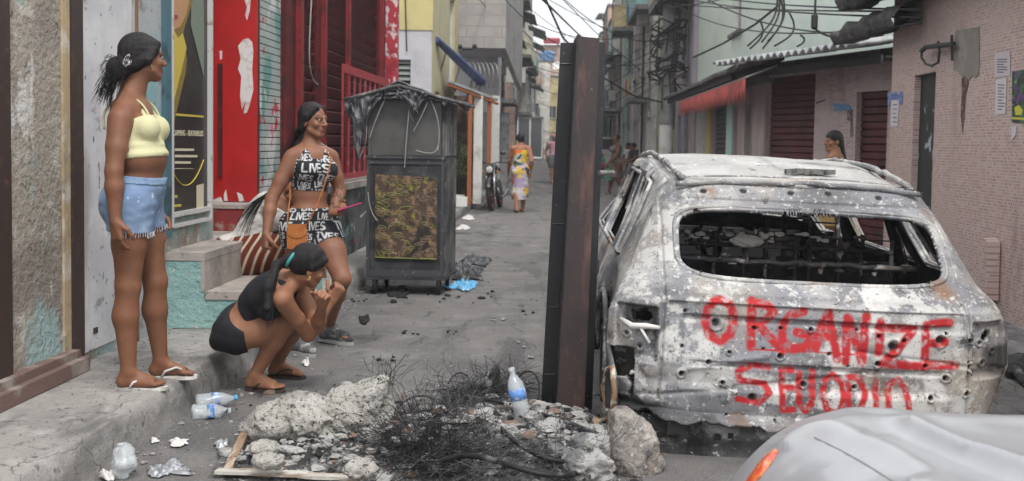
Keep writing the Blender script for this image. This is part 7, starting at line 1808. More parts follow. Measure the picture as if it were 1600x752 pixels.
cbox(.05,.95,.03,.035,zm0+.03,zt0-.0).build('plastic_window', film, ct_)
# food picture: sausages and rolls with yellow outlines drawn as raised print
po2 = mk('food_poster', *( (lambda bb: (bb.V, bb.F))(MB().prism([at(586,272,YC-.02), at(586,403,YC-.02), at(682,406,YC-.02), at(683,278,YC-.02)], (0,.005,0))) ), mat('food_print', (.07,.045,.03), .55, [((.20,.13,.07), 14,.5,.58), ((.24,.22,.03), 12,.6,.63), ((.02,.018,.015), 7,.5,.6), ((.35,.28,.2), 22,.64,.67)]), ct_)
rr_ = random.Random(2); b1_, b2_ = MB(), MB()
for k in range(44):
    px, py = rr_.uniform(592,676), rr_.uniform(278,398); a = rr_.uniform(-.6,.5); L_ = rr_.uniform(5,11); wd_ = rr_.uniform(2.5,4)
    pts = [at(px+L_*math.cos(t)*math.cos(a)-wd_*math.sin(t)*math.sin(a), py-(L_*math.cos(t)*math.sin(a)+wd_*math.sin(t)*math.cos(a)), YC-.022) for t in np.linspace(0, 2*PI, 14, endpoint=False)]
    (b1_ if (px < 640 and rr_.random() < .8) or rr_.random() < .2 else b2_).tube(pts, .0032, 4, close=True)
    if rr_.random() < .8: b2_.tube([at(px-L_*.6, py+L_*.3*math.sin(a), YC-.022), at(px+L_*.6, py-L_*.3*math.sin(a), YC-.022)], .006, 4)
b1_.tube([at(587,402,YC-.023), at(630,403.5,YC-.023), at(682,405,YC-.023)], .006, 4)
b1_.build('printed_outline', mat('acid_yellow', (.24,.25,.07), .6, [((.15,.13,.03), 20,.5,.6)]), po2); b2_.build('food_print', mat('bread_brown', (.22,.15,.11), .7, [((.08,.05,.04), 25,.5,.6)]), po2)
# roof with peak and ragged hanging plastic
sheetm = mat('charred_plastic_sheet', (.06,.06,.066), .5, [((.17,.17,.18), 9,.5,.6), ((.025,.025,.027), 5,.5,.62), ((.33,.33,.33), 16,.64,.68)], bump=.5, bscale=16)
pk = at(618,128,YC+.25); l0 = at(536,154,YC-.12); r0 = at(742,166,YC-.1)
def rooff(a, c):
    L0 = l0+Vector((0,(CD+.25)*c,0)); R0 = r0+Vector((-.03,(CD+.25)*c,.02)); Pk = at(622,130,YC-.1)+Vector((0,(CD+.2)*c,.03))
    q = L0.lerp(Pk, a/.42) if a < .42 else Pk.lerp(R0, (a-.42)/.58)
    return q+Vector((0,0,.012*mnoise.noise(Vector((a*9,c*5,1)))-(.03*math.sin((a/.42)*PI) if a < .42 else .02*math.sin((a-.42)/.58*PI))))
b = MB(); b.grid(rooff, 60, 14); o = b.build('roof_sheet', sheetm, ct_, True); md = o.modifiers.new('s','SOLIDIFY'); md.thickness = .018
b = MB(); b.tube([l0-Vector((0,0,.01)), at(622,133,YC-.11), r0-Vector((0,0,.012))], .012, 6); b.build('roof_edge', cs_, ct_)
rr_ = random.Random(21)
def ragged(x0, x1, yt, drops, Y, nm, seed):
    """torn plastic hanging from the roof edge; drops = [(px, py)] lower outline"""
    xs = [d[0] for d in drops]; ys = [d[1] for d in drops]
    def fn(a, c):
        px = x0+(x1-x0)*a; yl = float(np.interp(px, xs, ys)); yt_ = float(np.interp(px, [p[0] for p in yt], [p[1] for p in yt])); py = yt_+(yl-yt_)*c
        return at(px+2*mnoise.noise(Vector((a*20,c*5,seed)))*c, py, Y+.05*mnoise.noise(Vector((a*9,c*6,seed))))
    b = MB(); b.grid(fn, 70, 12); o = b.build(nm, sheetm, ct_, True); md = o.modifiers.new('s','SOLIDIFY'); md.thickness = .004
et = [(536,155),(575,144),(620,134),(680,148),(742,166)]
ragged(538, 597, et, [(538,162),(544,190),(549,178),(553,215),(557,246),(561,252),(565,200),(570,238),(573,190),(580,172),(590,160),(597,152)], YC-.10, 'torn_sheet', 1)
ragged(620, 668, et, [(620,150),(634,158),(640,168),(645,196),(648,172),(652,180),(656,166),(662,158),(668,154)], YC-.10, 'torn_sheet', 2)
ragged(600, 735, et, [(600,156),(640,153),(690,158),(694,170),(697,160),(715,164),(728,170),(730,184),(732,168),(735,167)], YC-.08, 'torn_sheet', 3)
b = MB()
for (x0,y0,x1,y1,x2,y2) in ((640,165,636,200,632,262),(672,155,690,190,684,235),(560,250,575,225,572,180),(600,158,585,190,578,215),(650,235,680,245,684,228),(575,300,577,330,590,345),(565,335,560,345,572,330),(668,160,660,180,646,205)):
    b.tube(bez(at(x0,y0,YC-.06), at(x1,y1,YC-.07), at((x1+x2)/2,(y1+y2)/2,YC-.05), at(x2,y2,YC-.05), 8), .0045, 5)
b.build_each('melted_strand', mat('pale_melt', (.3,.3,.29), .6), ct_)
b = MB(); cbox(-.02,1.04,-.03,CD+.02,zb0-.03,zb0-.002,b); b.build('chassis', cb, ct_)
for a, d in ((.10,.06),(.93,.06),(.10,CD-.08),(.93,CD-.08)):
    c = cp(a,d,.095); b = MB(); b.tube([cp(a,d,zb0-.03), cp(a,d-.02,.12)], .014, 6); b.tube([c-Vector((.025,0,0)), c+Vector((.025,0,0))], .02, 8); fk = b.build('caster_fork', cs_, ct_)
    b = MB(); b.lathe(c-Vector((.018,0,0)), (1,0,0), [(.06,0),(.09,.002),(.095,.018),(.09,.034),(.06,.036)], 20); b.build('wheel', MATS['tyre_rubber'], fk, True)

# ============================================================ MOTORCYCLE
mY = gnd(768, 331, 0).y; mx_ = gnd(768, 331, 0).x
mo = thing('parked_motorcycle', 'dark motorcycle with chrome fork parked nose first at the left kerb', 'motorcycle', (mx_, mY, 0))
fd = Vector((-.12,-1,0)).normalized(); rd = Vector((-1,.12,0)).normalized()*-1
def mp(r, f, z): return Vector((mx_, mY+.30, 0))+rd*(r+.12*z*0-.10*z)+fd*f+Vector((0,0,z))
blackp = mat('gloss_black', (.015,.015,.017), .3, spec=.6); chrome = mat('chrome', (.45,.45,.46), .25, metallic=.9); tyre = MATS['tyre_rubber']; rimr = mat('red_rim', (.3,.02,.03), .4)
for (f0, R0) in ((.0,.30),(-1.28,.29)):
    b = MB(); b.tube([mp(0, f0+R0*math.cos(a), R0+.01+R0*.94*math.sin(a)-.0) for a in np.linspace(0,2*PI,32,endpoint=False)], .045, 8, close=True); wq = b.build('tyre', tyre, mo, True)
    b = MB(); b.tube([mp(0, f0+(R0-.05)*math.cos(a), R0+.01+(R0-.05)*math.sin(a)) for a in np.linspace(0,2*PI,32,endpoint=False)], .014, 6, close=True)
    b.build('rim', rimr, wq, True); b = MB()
    for k in range(5): a = 2*PI*k/5; b.tube([mp(0,f0,R0+.01), mp(0,f0+(R0-.05)*math.cos(a),R0+.01+(R0-.05)*math.sin(a))], .016, 5)
    b.tube([mp(-.06,f0,R0+.01), mp(.06,f0,R0+.01)], .03, 10); b.build('spoke', blackp, wq, True)
b = MB()
for r in (-.08,.08): b.tube([mp(r,0,.31), mp(r,-.30,.92)], .022, 8)
b.build_each('fork', chrome, mo, True)
b = MB(); b.grid(lambda a, c: mp(-.06+.12*c, .34*math.cos(.4+1.9*a), .31+.36*math.sin(.4+1.9*a)+.02*math.sin(PI*c)), 12, 4); o = b.build('mudguard', blackp, mo, True); md = o.modifiers.new('s','SOLIDIFY'); md.thickness = .006
b = MB(); b.ball(mp(0,-.22,.84), (.09,.09,.10), 14, 10); hl = b.build('headlight_shell', blackp, mo, True); b = MB(); b.lathe(mp(0,-.15,.84), fd, [(.075,0),(.07,.02),(.04,.03)], 16); b.build('headlight', MATS['lamp_glass'], hl, True)
b = MB(); b.tube([mp(-.36,-.42,.98), mp(-.20,-.34,1.0), mp(0,-.33,.95), mp(.20,-.34,1.0), mp(.36,-.42,.98)], .014, 6); b.build('handlebar', blackp, mo, True)
for r in (-1,1):
    b = MB(); b.tube([mp(r*.22,-.34,1.0), mp(r*.27,-.32,1.16)], .008, 5); b.ball(mp(r*.29,-.31,1.19), (.06,.02,.04), 10, 7); b.build('mirror', blackp, mo, True)
    b = MB(); b.ball(mp(r*.16,-.24,.80), (.035,.03,.025), 8, 6); b.build('turn_signal', mat('amber_plastic', (.45,.15,.02), .4), mo, True)
b = MB(); b.ball(mp(0,-.58,.84), (.13,.24,.13), 16, 10); b.build('fuel_tank', blackp, mo, True)
b = MB(); b.ball(mp(0,-1.05,.82), (.12,.34,.06), 16, 8); b.build('saddle', mat('black_vinyl', (.02,.02,.02), .6), mo, True)
b = MB(); b.ball(mp(0,-.60,.46), (.15,.20,.20), 12, 8); 
for z in (.40,.46,.52,.58): b.lathe(mp(0,-.45,z), (0,0,1), [(.10,0),(.12,.01),(.10,.02)], 10)
b.build('engine', mat('engine_metal', (.14,.14,.145), .45, metallic=.6), mo, True)
b = MB(); b.tube([mp(.10,-.42,.45), mp(.14,-.5,.25), mp(.15,-1.0,.26), mp(.17,-1.45,.36)], [.02,.022,.035,.045], 8); b.build('exhaust', chrome, mo, True)
b = MB(); b.tube([mp(0,-.33,.9), mp(0,-.5,.62), mp(0,-.85,.5), mp(0,-1.28,.31)], .025, 6); b.tube([mp(0,-.85,.5), mp(0,-1.3,.72)], .02, 6); b.tube([mp(-.1,-.8,.3), mp(-.28,-.72,.02)], .012, 5); b.build('frame', blackp, mo, True)
# ============================================================ DEBRIS
def nz3(v, f, s=0): return mnoise.noise(Vector((v[0]*f+s, v[1]*f, v[2]*f)))
def blob(name, parts, m, label=None, cat=None, h=.012, disp=((6,.03),(16,.016),(40,.007)), ridged=False, cut=None, group=None, parent=None, kind=None, colors=None):
    """parts: list of (center, radii) unioned then broken up with noise"""
    P_ = np.array([tuple(c) for c, r in parts]); Rm = np.array([np.max(r) for c, r in parts])
    f = Fld((P_-Rm[:,None]).min(0)-.08, (P_+Rm[:,None]).max(0)+.08, h)
    for c, r in parts: f.el('a', c, (r,)*3 if np.ndim(r) == 0 else r, None, .03)
    F = f.F['a']
    if cut:
        for c, n in cut: F = np.maximum(F, f.plane(c, n))
    V, Q = f.mesh(F)
    c0 = P_.mean(0); nn = V-c0; nn /= np.linalg.norm(nn, axis=1)[:,None]
    d = np.zeros(len(V))
    for fr, am in disp: d += np.array([(-abs(nz3(v, fr, 3))*1.6+.3 if ridged and fr > 10 else nz3(v, fr, 3)) for v in V])*am
    V = V+nn*d[:,None]; V[:,2] = np.maximum(V[:,2], .001)
    return mk(name, V, Q, m, parent, False if ridged == 'flat' else True, label=label, cat=cat, group=group, kind=kind)
chunkm = mat('pale_crumbling_block', (.46,.44,.40), .95, [((.32,.31,.285), 5,.45,.6), ((.56,.54,.50), 8,.52,.62), ((.12,.115,.11), 22,.575,.63), ((.05,.05,.05), 60,.61,.65,3), ((.29,.2,.17), (3,3,5),.62,.7)], bump=1, bscale=60, bdist=.03)
Yk = gnd(500, 700, 0).y+.12
pk_ = lambda px, py, dy=0: at(px, py, Yk+dy)
blob('concrete_chunk', [(pk_(402,672),(.085,.1,.06)),(pk_(440,660),(.12,.14,.085)),(pk_(490,655),(.13,.15,.11)),(pk_(545,650),(.12,.13,.10)),(pk_(575,632),(.11,.12,.12)),(pk_(596,610),(.065,.07,.07)),(pk_(590,655),(.10,.11,.11)),(pk_(540,632),(.10,.1,.09)),(pk_(470,642),(.12,.12,.09)),(pk_(430,655),(.10,.1,.08))], chunkm,
     'large pale crumbling lump of foam-like concrete lying in the road before the squatting woman', 'rubble', h=.008, disp=((5,.03),(13,.028),(30,.014),(60,.006)), ridged=True)
# heap of ash, burnt soil and grit
ashm = mat('ash_heap', (.14,.135,.13), .97, [((.05,.05,.05), 4,.46,.56), ((.30,.29,.28), 9,.53,.60), ((.44,.43,.41), 19,.58,.63), ((.022,.022,.022), 30,.57,.62), ((.2,.14,.11), 13,.64,.7)], bump=1, bscale=70, bdist=.03)
def heaph(x, y):
    c1 = gnd(820, 690); c2 = gnd(500, 722); c3 = gnd(640, 700)
    z = .13*math.exp(-((x-c1.x)/.42)**2-((y-c1.y)/.38)**2)+.06*math.exp(-((x-c2.x)/.42)**2-((y-c2.y)/.20)**2)+.09*math.exp(-((x-c3.x)/.30)**2-((y-c3.y)/.3)**2)
    n = mnoise.noise(Vector((x*3,y*3,0)))*.035+abs(mnoise.noise(Vector((x*11,y*11,4))))*.05+abs(mnoise.noise(Vector((x*30,y*30,7))))*.025
    e = min(1, z/.05); return z+n*e-.012*(1-e)
hx0, hx1 = gnd(330,740).x, gnd(1080,700).x; hy0, hy1 = 3.75, 5.6
b = MB(); b.grid(lambda a, c: (lambda x, y: Vector((x, y, heaph(x, y))))(hx0+(hx1-hx0)*a, hy0+(hy1-hy0)*c), 330, 200); b.build('ash_heap', ashm, smooth=True, kind='stuff', label='grey and black ash with burnt grit heaped round the foot of the beam', cat='ash')
rd_ = random.Random(31)
grav = [mat('grey_fragment', (.27,.26,.245), .95, [((.12,.12,.12), 30,.5,.6)]), mat('pale_ash_fragment', (.34,.33,.315), .95, [((.2,.2,.2), 30,.55,.65)]), mat('black_char', (.018,.018,.018), .9), mat('brown_fragment', (.17,.115,.09), .95)]
def shard(b, c, r):
    n = rd_.randint(5,7); b.ball(c, (r*rd_.uniform(.7,1.5), r*rd_.uniform(.7,1.3), r*rd_.uniform(.35,.8)), n, 4, .28, rd_)
for k, m in enumerate(grav):
    b = MB(); cnt = (420,380,420,170)[k]
    for _ in range(cnt):
        for _try in range(20):
            px, py = rd_.uniform(350, 1040), rd_.uniform(600, 760); q = gnd(px, py); h_ = heaph(q.x, q.y) if hx0 < q.x < hx1 and hy0 < q.y < hy1 else 0
            if h_ > .02 or rd_.random() < .12: break
        shard(b, (q.x, q.y, max(0, h_)+.004), rd_.choice((.005,.008,.010,.014,.022,.032 if k != 2 else .018)))
    b.build(('stone_fragments','ash_flakes','charcoal_bits','brick_grit')[k], m, kind='stuff', label=('grey stone fragments scattered through the ash','pale ash flakes scattered over the heap','black charcoal bits scattered through the ash','brown brick grit scattered in front of the pale lump')[k], cat='debris')
# scattered grit over the road and kerb gutter
b = MB(); 
for _ in range(900):
    px, py = rd_.uniform(200, 1000), 330+420*rd_.random()**.8; q = gnd(px, py)
    if q.x < S(KU, q.y).x+.03: continue
    shard(b, (q.x, q.y, roadz(q.x-T*q.y, q.y)+.002), rd_.choice((.002,.003,.003,.004,.006,.010)))
for _ in range(500):
    v = rd_.uniform(3.5, 14); u = KU+.02+abs(rd_.gauss(0, .09)); shard(b, S(u, v, .004), rd_.choice((.003,.004,.006,.009,.013)))
for _ in range(300):
    v = rd_.uniform(3.8, 7); u = rd_.uniform(UW+.05, KU-.02); shard(b, S(u, v, .203), rd_.choice((.002,.003,.005)))
b.build('road_grit', grav[0], kind='stuff', label='small stones and grit littering the road and gutter', cat='grit')
# fine burnt tyre wires
wirem = mat('burnt_wire', (.018,.018,.02), .55, [((.12,.12,.125), 9,.55,.62)], metallic=.3)
def tangle(name, label, centers, n, rad, seed, L_=.22, r_=.0011, up=.6, m=wirem):
    rg = random.Random(seed); b = MB()
    for k in range(n):
        c, sz = rg.choice(centers); c = Vector(c); p = c+Vector((rg.gauss(0,sz), rg.gauss(0,sz*.8), rg.gauss(0,sz*.35))); p.z = max(p.z, .01)
        d = Vector((rg.gauss(0,1), rg.gauss(0,1), rg.gauss(0,.35)+up*.5)).normalized(); ax_ = Vector((rg.gauss(0,1), rg.gauss(0,1), rg.gauss(0,1))).normalized(); kk = rg.uniform(-1.0,1.0); pts = [p.copy()]
        st = L_*rg.uniform(.5,1.5)/10
        for _ in range(10):
            d = (Matrix.Rotation(kk*.28, 3, ax_) @ d); d.z -= .03; p = p+d*st; p.z = max(p.z, .006); pts.append(p.copy())
        b.tube(pts, r_*rg.uniform(.8,1.6), 3, caps=False)
    return b.build(name, m, kind='stuff', label=label, cat='wire')
gw = lambda px, py, z: at(px, py, gnd(px, py, z).y)
tangle('wire_tangle', 'black tangle of burnt tyre wires spilling beside the pale lump', [(gw(650,668,.10),.065),(gw(640,705,.07),.07),(gw(695,690,.09),.09),(gw(680,725,.05),.08)], 1700, .1, 1, .22, .0010, .35)
tangle('wire_tangle', 'second tangle of thin burnt wires behind the ash near the beam', [(gw(745,612,.03),.07),(gw(790,606,.02),.08),(gw(720,625,.03),.06)], 520, .1, 2, .20, .0009, .4)
tangle('wire_tangle', 'grey burnt wires combed across the ash at the bottom of the frame', [(gw(760,705,.09),.11),(gw(840,722,.06),.12),(gw(905,715,.05),.10),(gw(700,650,.08),.06)], 800, .1, 3, .24, .0009, .0, mat('grey_burnt_wire', (.10,.10,.105), .6, [((.03,.03,.03),9,.5,.6)]))
tangle('wire_sprig', 'few stiff wire ends standing up on the tip of the pale lump', [(pk_(600,598),.03)], 30, .1, 4, .14, .0010, 2.4)
for i, (a, c, d, e, r) in enumerate((((738,622),(800,630),(880,655),(948,684),.010),((880,668),(930,672),(960,690),(930,700),.009),((760,640),(790,690),(850,730),(900,720),.011),((690,720),(760,690),(820,760),(900,740),.012),((620,640),(650,600),(700,620),(720,680),.004),((700,600),(720,560),(745,600),(760,640),.004),((800,600),(830,560),(850,590),(840,630),.005))):
    b = MB(); b.tube(bez(gw(*a,.10), gw(*c,.18), gw(*d,.14), gw(*e,.10), 16), r, 6); b.build('burnt_cable', wirem, smooth=True, label='burnt cable curling through the ash heap', cat='cable', group='burnt cables in the ash heap')
charm = mat('charred_lump', (.03,.03,.031), .95, [((.15,.15,.15), 12,.52,.58), ((.4,.39,.38), 24,.6,.64)], bump=1, bscale=40, bdist=.02)
b0 = gw(762,600,.05); blob('charred_lump', [(b0,(.07,.06,.05)),(b0+Vector((.03,0,.05)),(.04,.04,.05)),(b0+Vector((-.08,0,-.01)),(.05,.05,.035))], charm, 'black charred lump behind the upright water bottle', 'debris', h=.01, ridged=True)
whit = mat('white_ash_crust', (.36,.35,.335), .95, [((.15,.15,.15), 9,.47,.58), ((.04,.04,.04), 20,.56,.62)], bump=1, bscale=50, bdist=.02)
for i, (px, py, w_, h_, lab, m) in enumerate(((750,660,.09,.05,'white ash crust beside the fallen wires left of the bottle',whit),(790,680,.10,.05,'white ash crust below the upright bottle',whit),(850,672,.09,.05,'white ash crust between the bottle and the beam',whit),(925,700,.10,.07,'crumpled grey ash crust at the foot of the beam',whit),(728,690,.07,.05,'dark ash crust in the middle of the wires',charm),(870,705,.10,.04,'dark ash crust below the beam',charm),(560,735,.07,.03,'small pale slab of rubble at the bottom of the picture',chunkm),(420,720,.06,.03,'small pale slab of rubble left of the brick grit',chunkm),(415,700,.07,.02,'flat grey slab of rubble under the left end of the pale lump',chunkm))):
    q = gw(px, py, .10); blob('ash_crust' if i < 6 else 'rubble_slab', [(q,(w_,w_*.7,h_)),(q+Vector((w_*.5,.02,.0)),(w_*.6,w_*.5,h_*.8))], m, lab, 'debris', h=.010, disp=((8,.03),(22,.022),(50,.010)), ridged=True)
# stone block by the car corner
q0 = gnd(985, 745, 0)
def stoneblk():
    c = Vector((q0.x, q0.y+.10, .10)); 
    return blob('stone_block', [(c+Vector((-.04,0,.06)),(.09,.12,.12)),(c+Vector((.02,0,-.02)),(.13,.13,.14)),(c+Vector((.07,0,-.06)),(.10,.12,.08))], mat('rough_stone', (.24,.22,.20), .95, [((.36,.33,.30), 6,.5,.62), ((.1,.09,.09), 9,.54,.64), ((.27,.15,.12), 7,.64,.7), ((.5,.48,.45), 26,.6,.66)], bump=1, bscale=36, bdist=.02),
      'rough brownish stone block against the lower left corner of the burnt car', 'stone', h=.009, disp=((5,.03),(14,.016),(36,.009)), ridged=True, cut=[(c+Vector((-.09,0,0)),(-1,-.1,.1)),(c+Vector((0,0,.16)),(.25,-.2,1)),(c+Vector((.0,-.11,0)),(.1,-1,.2)),(c+Vector((.10,0,.09)),(.8,-.2,.6)),(c+Vector((-.05,-.09,.1)),(-.6,-.8,.5)),(c+Vector((.07,-.1,0)),(.6,-1,-.1))])
stoneblk()
q = gw(955, 640, .12); blob('crumpled_foil', [(q,(.05,.05,.06)),(q+Vector((.03,.02,-.06)),(.06,.05,.06))], whit, 'crumpled ashy foil between the beam and the car', 'debris', h=.009, ridged=True)
q = gw(925, 735, .08); blob('crumpled_foil', [(q,(.10,.08,.07)),(q+Vector((-.06,.02,.0)),(.08,.06,.05))], whit, 'crumpled whitish foil left of the rough stone block', 'debris', h=.009, disp=((9,.04),(24,.03),(50,.01)), ridged=True)
# wood strips
wood = mat('splintered_wood', (.26,.17,.11), .85, [((.42,.35,.28), (30,4,30),.5,.6), ((.12,.07,.05), 14,.58,.66)], bump=.5, bscale=60)
woodw = mat('whitewashed_wood', (.46,.44,.40), .85, [((.28,.22,.17), (6,40,40),.52,.6), ((.15,.12,.1), 20,.6,.66)], bump=.4, bscale=60)
def plank(label, a, c, w_, th, m, z=.02):
    a, c = Vector(a), Vector(c); d = (c-a).normalized(); s_ = d.cross(Vector((0,0,1))).normalized(); n = 14; V = []; F = []
    for i in range(n+1):
        p = a.lerp(c, i/n); ww = w_*(1+.25*nz3(p, 20)); zz = .006*nz3(p, 8, 5)
        for (sx, sz) in ((-1,0),(1,0),(1,1),(-1,1)): V.append(p+s_*sx*ww/2+Vector((0,0,sz*th+zz)))
    for i in range(n):
        for k in range(4): F.append((i*4+k, i*4+(k+1)%4, (i+1)*4+(k+1)%4, (i+1)*4+k))
    F += [(3,2,1,0), tuple(range(n*4, n*4+4))]
    mk('wood_strip', V, F, m, label=label, cat='wood')
plank('splintered brown wood strip left of the rubble', gnd(356,742,.0)+Vector((0,0,.01)), gnd(384,690,0)+Vector((0,0,.04)), .035, .02, wood)
plank('long whitewashed board along the bottom edge of the rubble', gnd(338,746)+Vector((0,0,.02)), gnd(560,757)+Vector((0,0,.02)), .05, .014, woodw)
# bottles
clear = mat('clear_plastic', (.75,.80,.82), .12, spec=.5, alpha=.32); labelb = mat('blue_bottle_label', (.10,.22,.50), .5, [((.5,.55,.62), 40,.53,.57)]); cyanc = mat('cyan_cap', (.08,.35,.6), .5)
def bottle(label, base, axis, L_, r, capm, crush=0, name='plastic_bottle'):
    ax_ = Vector(axis).normalized(); t = thing(name, label, 'bottle', tuple(base)); k = L_/.24
    prof = [(r*.6,0),(r*.95,.006*k),(r,.02*k),(r*.96,.05*k),(r,.06*k),(r*.96,.075*k),(r,.09*k),(r,.15*k),(r*.9,.175*k),(r*.55,.205*k),(r*.33,.222*k),(r*.33,.235*k)]
    b = MB(); b.lathe(base, ax_, prof, 20)
    if crush: 
        b.V = [tuple(Vector(v)+Vector((nz3(v, 22), nz3(v, 22, 9), nz3(v, 22, 4)*.6))*crush) for v in b.V]
    b.build('bottle_body', clear, t, True)
    b = MB(); b.lathe(Vector(base)+ax_*.095*k, ax_, [(r*1.012,0),(r*1.012,.05*k)], 20)
    if crush: b.V = [tuple(Vector(v)+Vector((nz3(v, 22), nz3(v, 22, 9), nz3(v, 22, 4)*.6))*crush) for v in b.V]
    b.build('label', labelb if crush < .03 else clear, t, True)
    b = MB(); b.lathe(Vector(base)+ax_*.232*k, ax_, [(r*.40,0),(r*.40,.02*k),(r*.3,.022*k)], 14); b.build('cap', capm, t, True)
q = gw(818, 655, .12); bottle('clear water bottle with blue label standing tilted in the ash before the beam', q, at(802,590,q.y)-q+Vector((0,.02,0)), .235, .040, clear, .006)
q = gnd(306, 640, 0)+Vector((0,.0,.045)); bottle('clear water bottle with blue label lying in the gutter by the kerb', q, Vector((1,.35,.02)), .20, .036, cyanc, .008)
q = gnd(300, 655, 0)+Vector((0,.0,.035)); bottle('crushed clear bottle lying in front of the labelled one in the gutter', q, Vector((1,.25,.0)), .18, .036, clear, .016)
q = gnd(192, 748, 0)+Vector((0,0,.01)); bottle('crumpled clear bottle standing in the gutter at the bottom left', q, Vector((-.1,.1,1)), .13, .04, clear, .045)
def scrap(name, label, cat, px0, px1, py0, py1, m, z=.0, hgt=.03, seed=1, n=26, group=None):
    def fn(a, c):
        th_ = 2*PI*a; u_ = Vector((math.cos(th_), math.sin(th_), seed)); e = (.62+.55*mnoise.noise(u_*1.3)+.28*mnoise.noise(u_*4))*1.15; e = max(.25, min(1.25, e))*c
        q = gnd((px0+px1)/2+(px1-px0)*.5*math.cos(th_)*e, (py0+py1)/2-(py1-py0)*.5*math.sin(th_)*e, z)
        zz = hgt*abs(mnoise.noise(Vector((q.x*22+seed,q.y*22,seed))))+hgt*.6*abs(mnoise.noise(Vector((q.x*50,q.y*50,seed)))); return Vector((q.x, q.y, z+.004+zz*min(1, (1-c)*5+.25)))
    n = n*2
    b = MB(); b.grid(fn, n, n//2); o = b.build(name, m, smooth=True, label=label, cat=cat, group=group); md = o.modifiers.new('s','SOLIDIFY'); md.thickness = .0025; return o
silverf = mat('silver_wrapper', (.42,.43,.45), .3, [((.25,.26,.28), 14,.5,.6)], metallic=.4); whitef = mat('white_plastic_scrap', (.58,.56,.54), .6, [((.35,.33,.31), 14,.5,.62)])
scrap('foil_wrapper', 'crumpled silvery plastic wrapper in the gutter at the bottom left', 'litter', 222, 298, 722, 752, silverf, 0, .025, 3, 40)
scrap('plastic_scrap', 'white plastic scrap in the gutter below the kerb', 'litter', 255, 302, 686, 700, whitef, 0, .018, 5)
scrap('plastic_scrap', 'small white scrap nearest the kerb in the gutter', 'litter', 233, 250, 684, 696, whitef, 0, .018, 6, 14)
scrap('plastic_scrap', 'grey torn scrap on the road left of the rubble', 'litter', 330, 362, 690, 706, silverf, 0, .03, 8, 16)
scrap('plastic_scrap', 'pale scrap at the very bottom left in the gutter', 'litter', 152, 182, 738, 754, whitef, 0, .04, 9, 16)
scrap('blue_plastic_bag', 'light blue plastic bag on the road at the foot of the cart', 'bag', 697, 752, 441, 456, mat('blue_plastic', (.10,.36,.60), .45, [((.3,.5,.66), 14,.5,.62)]), 0, .06, 11)
for i, (x0,x1,y0,y1,lab) in enumerate(((700,760,428,443,'nearest'),(712,772,402,418,'farthest'),(690,740,412,430,'middle'),(722,762,418,430,'smallest'))):
    scrap('charred_sheet', 'charred black sheet on the road beside the cart, '+lab+' of the four', 'debris', x0, x1, y0, y1, mat('charred_plastic_sheet', (.06,.06,.066)), 0, .12-.02*i, 13+i)
b = MB()
for k in range(60):
    q = gnd(rd_.uniform(560,770), rd_.uniform(400,475)); shard(b, (q.x,q.y,.01), rd_.choice((.012,.02,.03,.008)))
b.build('charcoal_bits', grav[2], kind='stuff', label='charcoal bits scattered round the wheels of the cart', cat='debris')
for i, (x0,x1,y0,y1,m,lab) in enumerate(((712,735,352,362,whitef,'white scrap on the road beyond the cart'),(716,744,338,346,whitef,'white scrap by the kerb beyond the cart'),(600,645,455,470,grav[2],'dark flattened scrap under the cart'),(560,578,492,510,grav[2],'dark pointed scrap behind the walking woman'),(470,485,566,574,whitef,'tiny white scrap beyond the squatting woman'))):
    scrap('litter_scrap', lab, 'litter', x0, x1, y0, y1, m, 0, .05, 30+i, 12)
# dust and paint marks on the road (flat, its own colour)
# plants by the porch
leafm = mat('plant_leaf', (.055,.10,.03), .7, [((.11,.16,.05), 6,.5,.6), ((.03,.05,.02), 4,.5,.62)])
def bush(name, label, c, w_, h_, n, seed, cat='plant', group=None):
    rg = random.Random(seed); t = thing(name, label, cat, tuple(c), group); b = MB(); st_ = MB(); c = Vector(c)
    for k in range(n):
        a = rg.uniform(0,6.28); rr = rg.random()**.6; p = c+Vector((math.cos(a)*rr*w_, math.sin(a)*rr*w_*.6, h_*rg.uniform(.1,1)*(1-.4*rr)))
        d = Vector((rg.gauss(0,1), rg.gauss(0,1), rg.gauss(.4,.6))).normalized(); s_ = d.orthogonal().normalized(); l = rg.uniform(.04,.09)
        b.add([p, p+d*l*.5+s_*l*.25, p+d*l, p+d*l*.5-s_*l*.25+Vector((0,0,-.01))], [(0,1,2,3)])
    for k in range(9): e = c+Vector((rg.uniform(-w_,w_)*.8, rg.uniform(-w_,w_)*.5, h_*rg.uniform(.5,1))); st_.tube([c, c.lerp(e,.5)+Vector((0,0,.05)), e], .008, 4)
    b.build('foliage', leafm, t); st_.build('stem', wood, t)
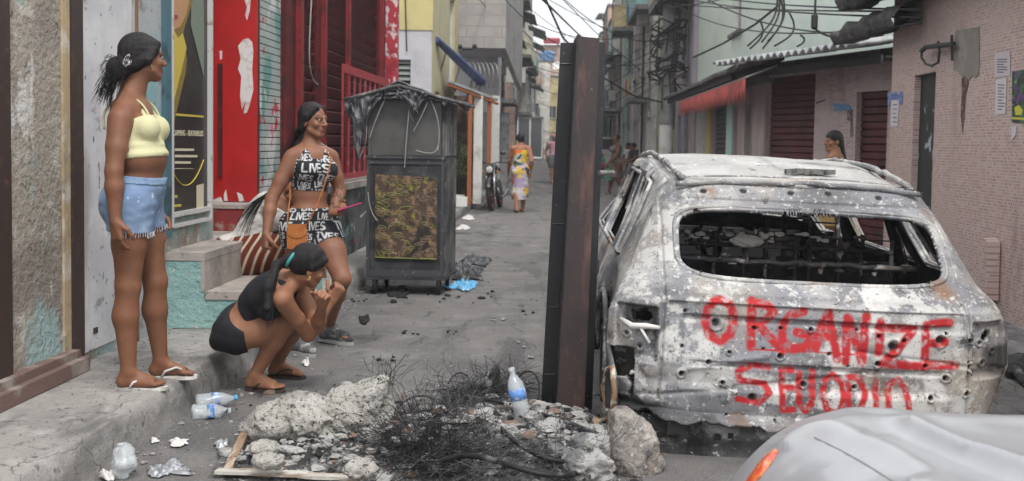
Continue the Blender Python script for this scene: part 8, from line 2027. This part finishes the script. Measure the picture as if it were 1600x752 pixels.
bush('street_plant', 'leafy green plants growing by the porch wall beyond the cart', at(722,278,21.4), .28, .8, 700, 3)
bush('street_plant', 'low green plant on the pavement nearer the motorcycle', at(738,284,22.0), .2, .5, 350, 4)
for k, (px, Y, s_, lab) in enumerate(((722,20.2,.13,'nearer'),(718,21.0,.11,'farther'))):
    b = MB(); c = at(px, 300, Y); b.box((c.x-.22, Y, .13), (c.x+.10, Y+.3, .13+.18)); b.build('kerb_block', whitep, label='whitewashed concrete block on the left pavement beyond the cart, '+lab+' of two', cat='block')
# loose kerb and rubble details
q = gnd(1592, 590, 0); blob('kerb_rubble', [(q+Vector((0,0,.06)),(.12,.12,.09))], soot, 'dark lump of debris by the right kerb beyond the silver car', 'debris', h=.012, ridged=True)
b = MB(); b.tube([at(1580,560,6.4), at(1592,585,6.2), at(1612,610,6.0)], .03, 7); b.build('scorched_strip', soot, smooth=True, label='scorched rubber strip by the right kerb', cat='debris')
for i, (px, py, r_) in enumerate(((470,560,.012),(640,520,.02),(780,500,.03),(830,490,.02),(845,560,.03),(600,560,.02),(835,470,.02),(560,470,.025),(820,540,.02),(700,520,.015),(835,600,.03))):
    q = gnd(px, py); b = MB()
    for k in range(5): shard(b, (q.x+rd_.uniform(-.08,.08), q.y+rd_.uniform(-.1,.1), .008), r_*rd_.uniform(.3,.8))
    b.build('charcoal_bits', grav[2 if i % 2 else 0], kind='stuff', label='loose crumbs of char lying on the open road', cat='debris')
# ============================================================ HAZE
hm = bpy.data.materials.new('haze_air'); hm.use_nodes = True; t = hm.node_tree; t.nodes.clear()
ou = t.nodes.new('ShaderNodeOutputMaterial'); pv = t.nodes.new('ShaderNodeVolumePrincipled'); pv.inputs['Color'].default_value = (.93,.95,1,1); pv.inputs['Density'].default_value = .0016; pv.inputs['Anisotropy'].default_value = .2
t.links.new(pv.outputs[0], ou.inputs['Volume'])
mk('haze', *(lambda q: (q.V, q.F))(MB().box((-310,-30,-3),(310,610,70))), hm, kind='stuff', label='thin pale haze filling the street and hillside', cat='haze')
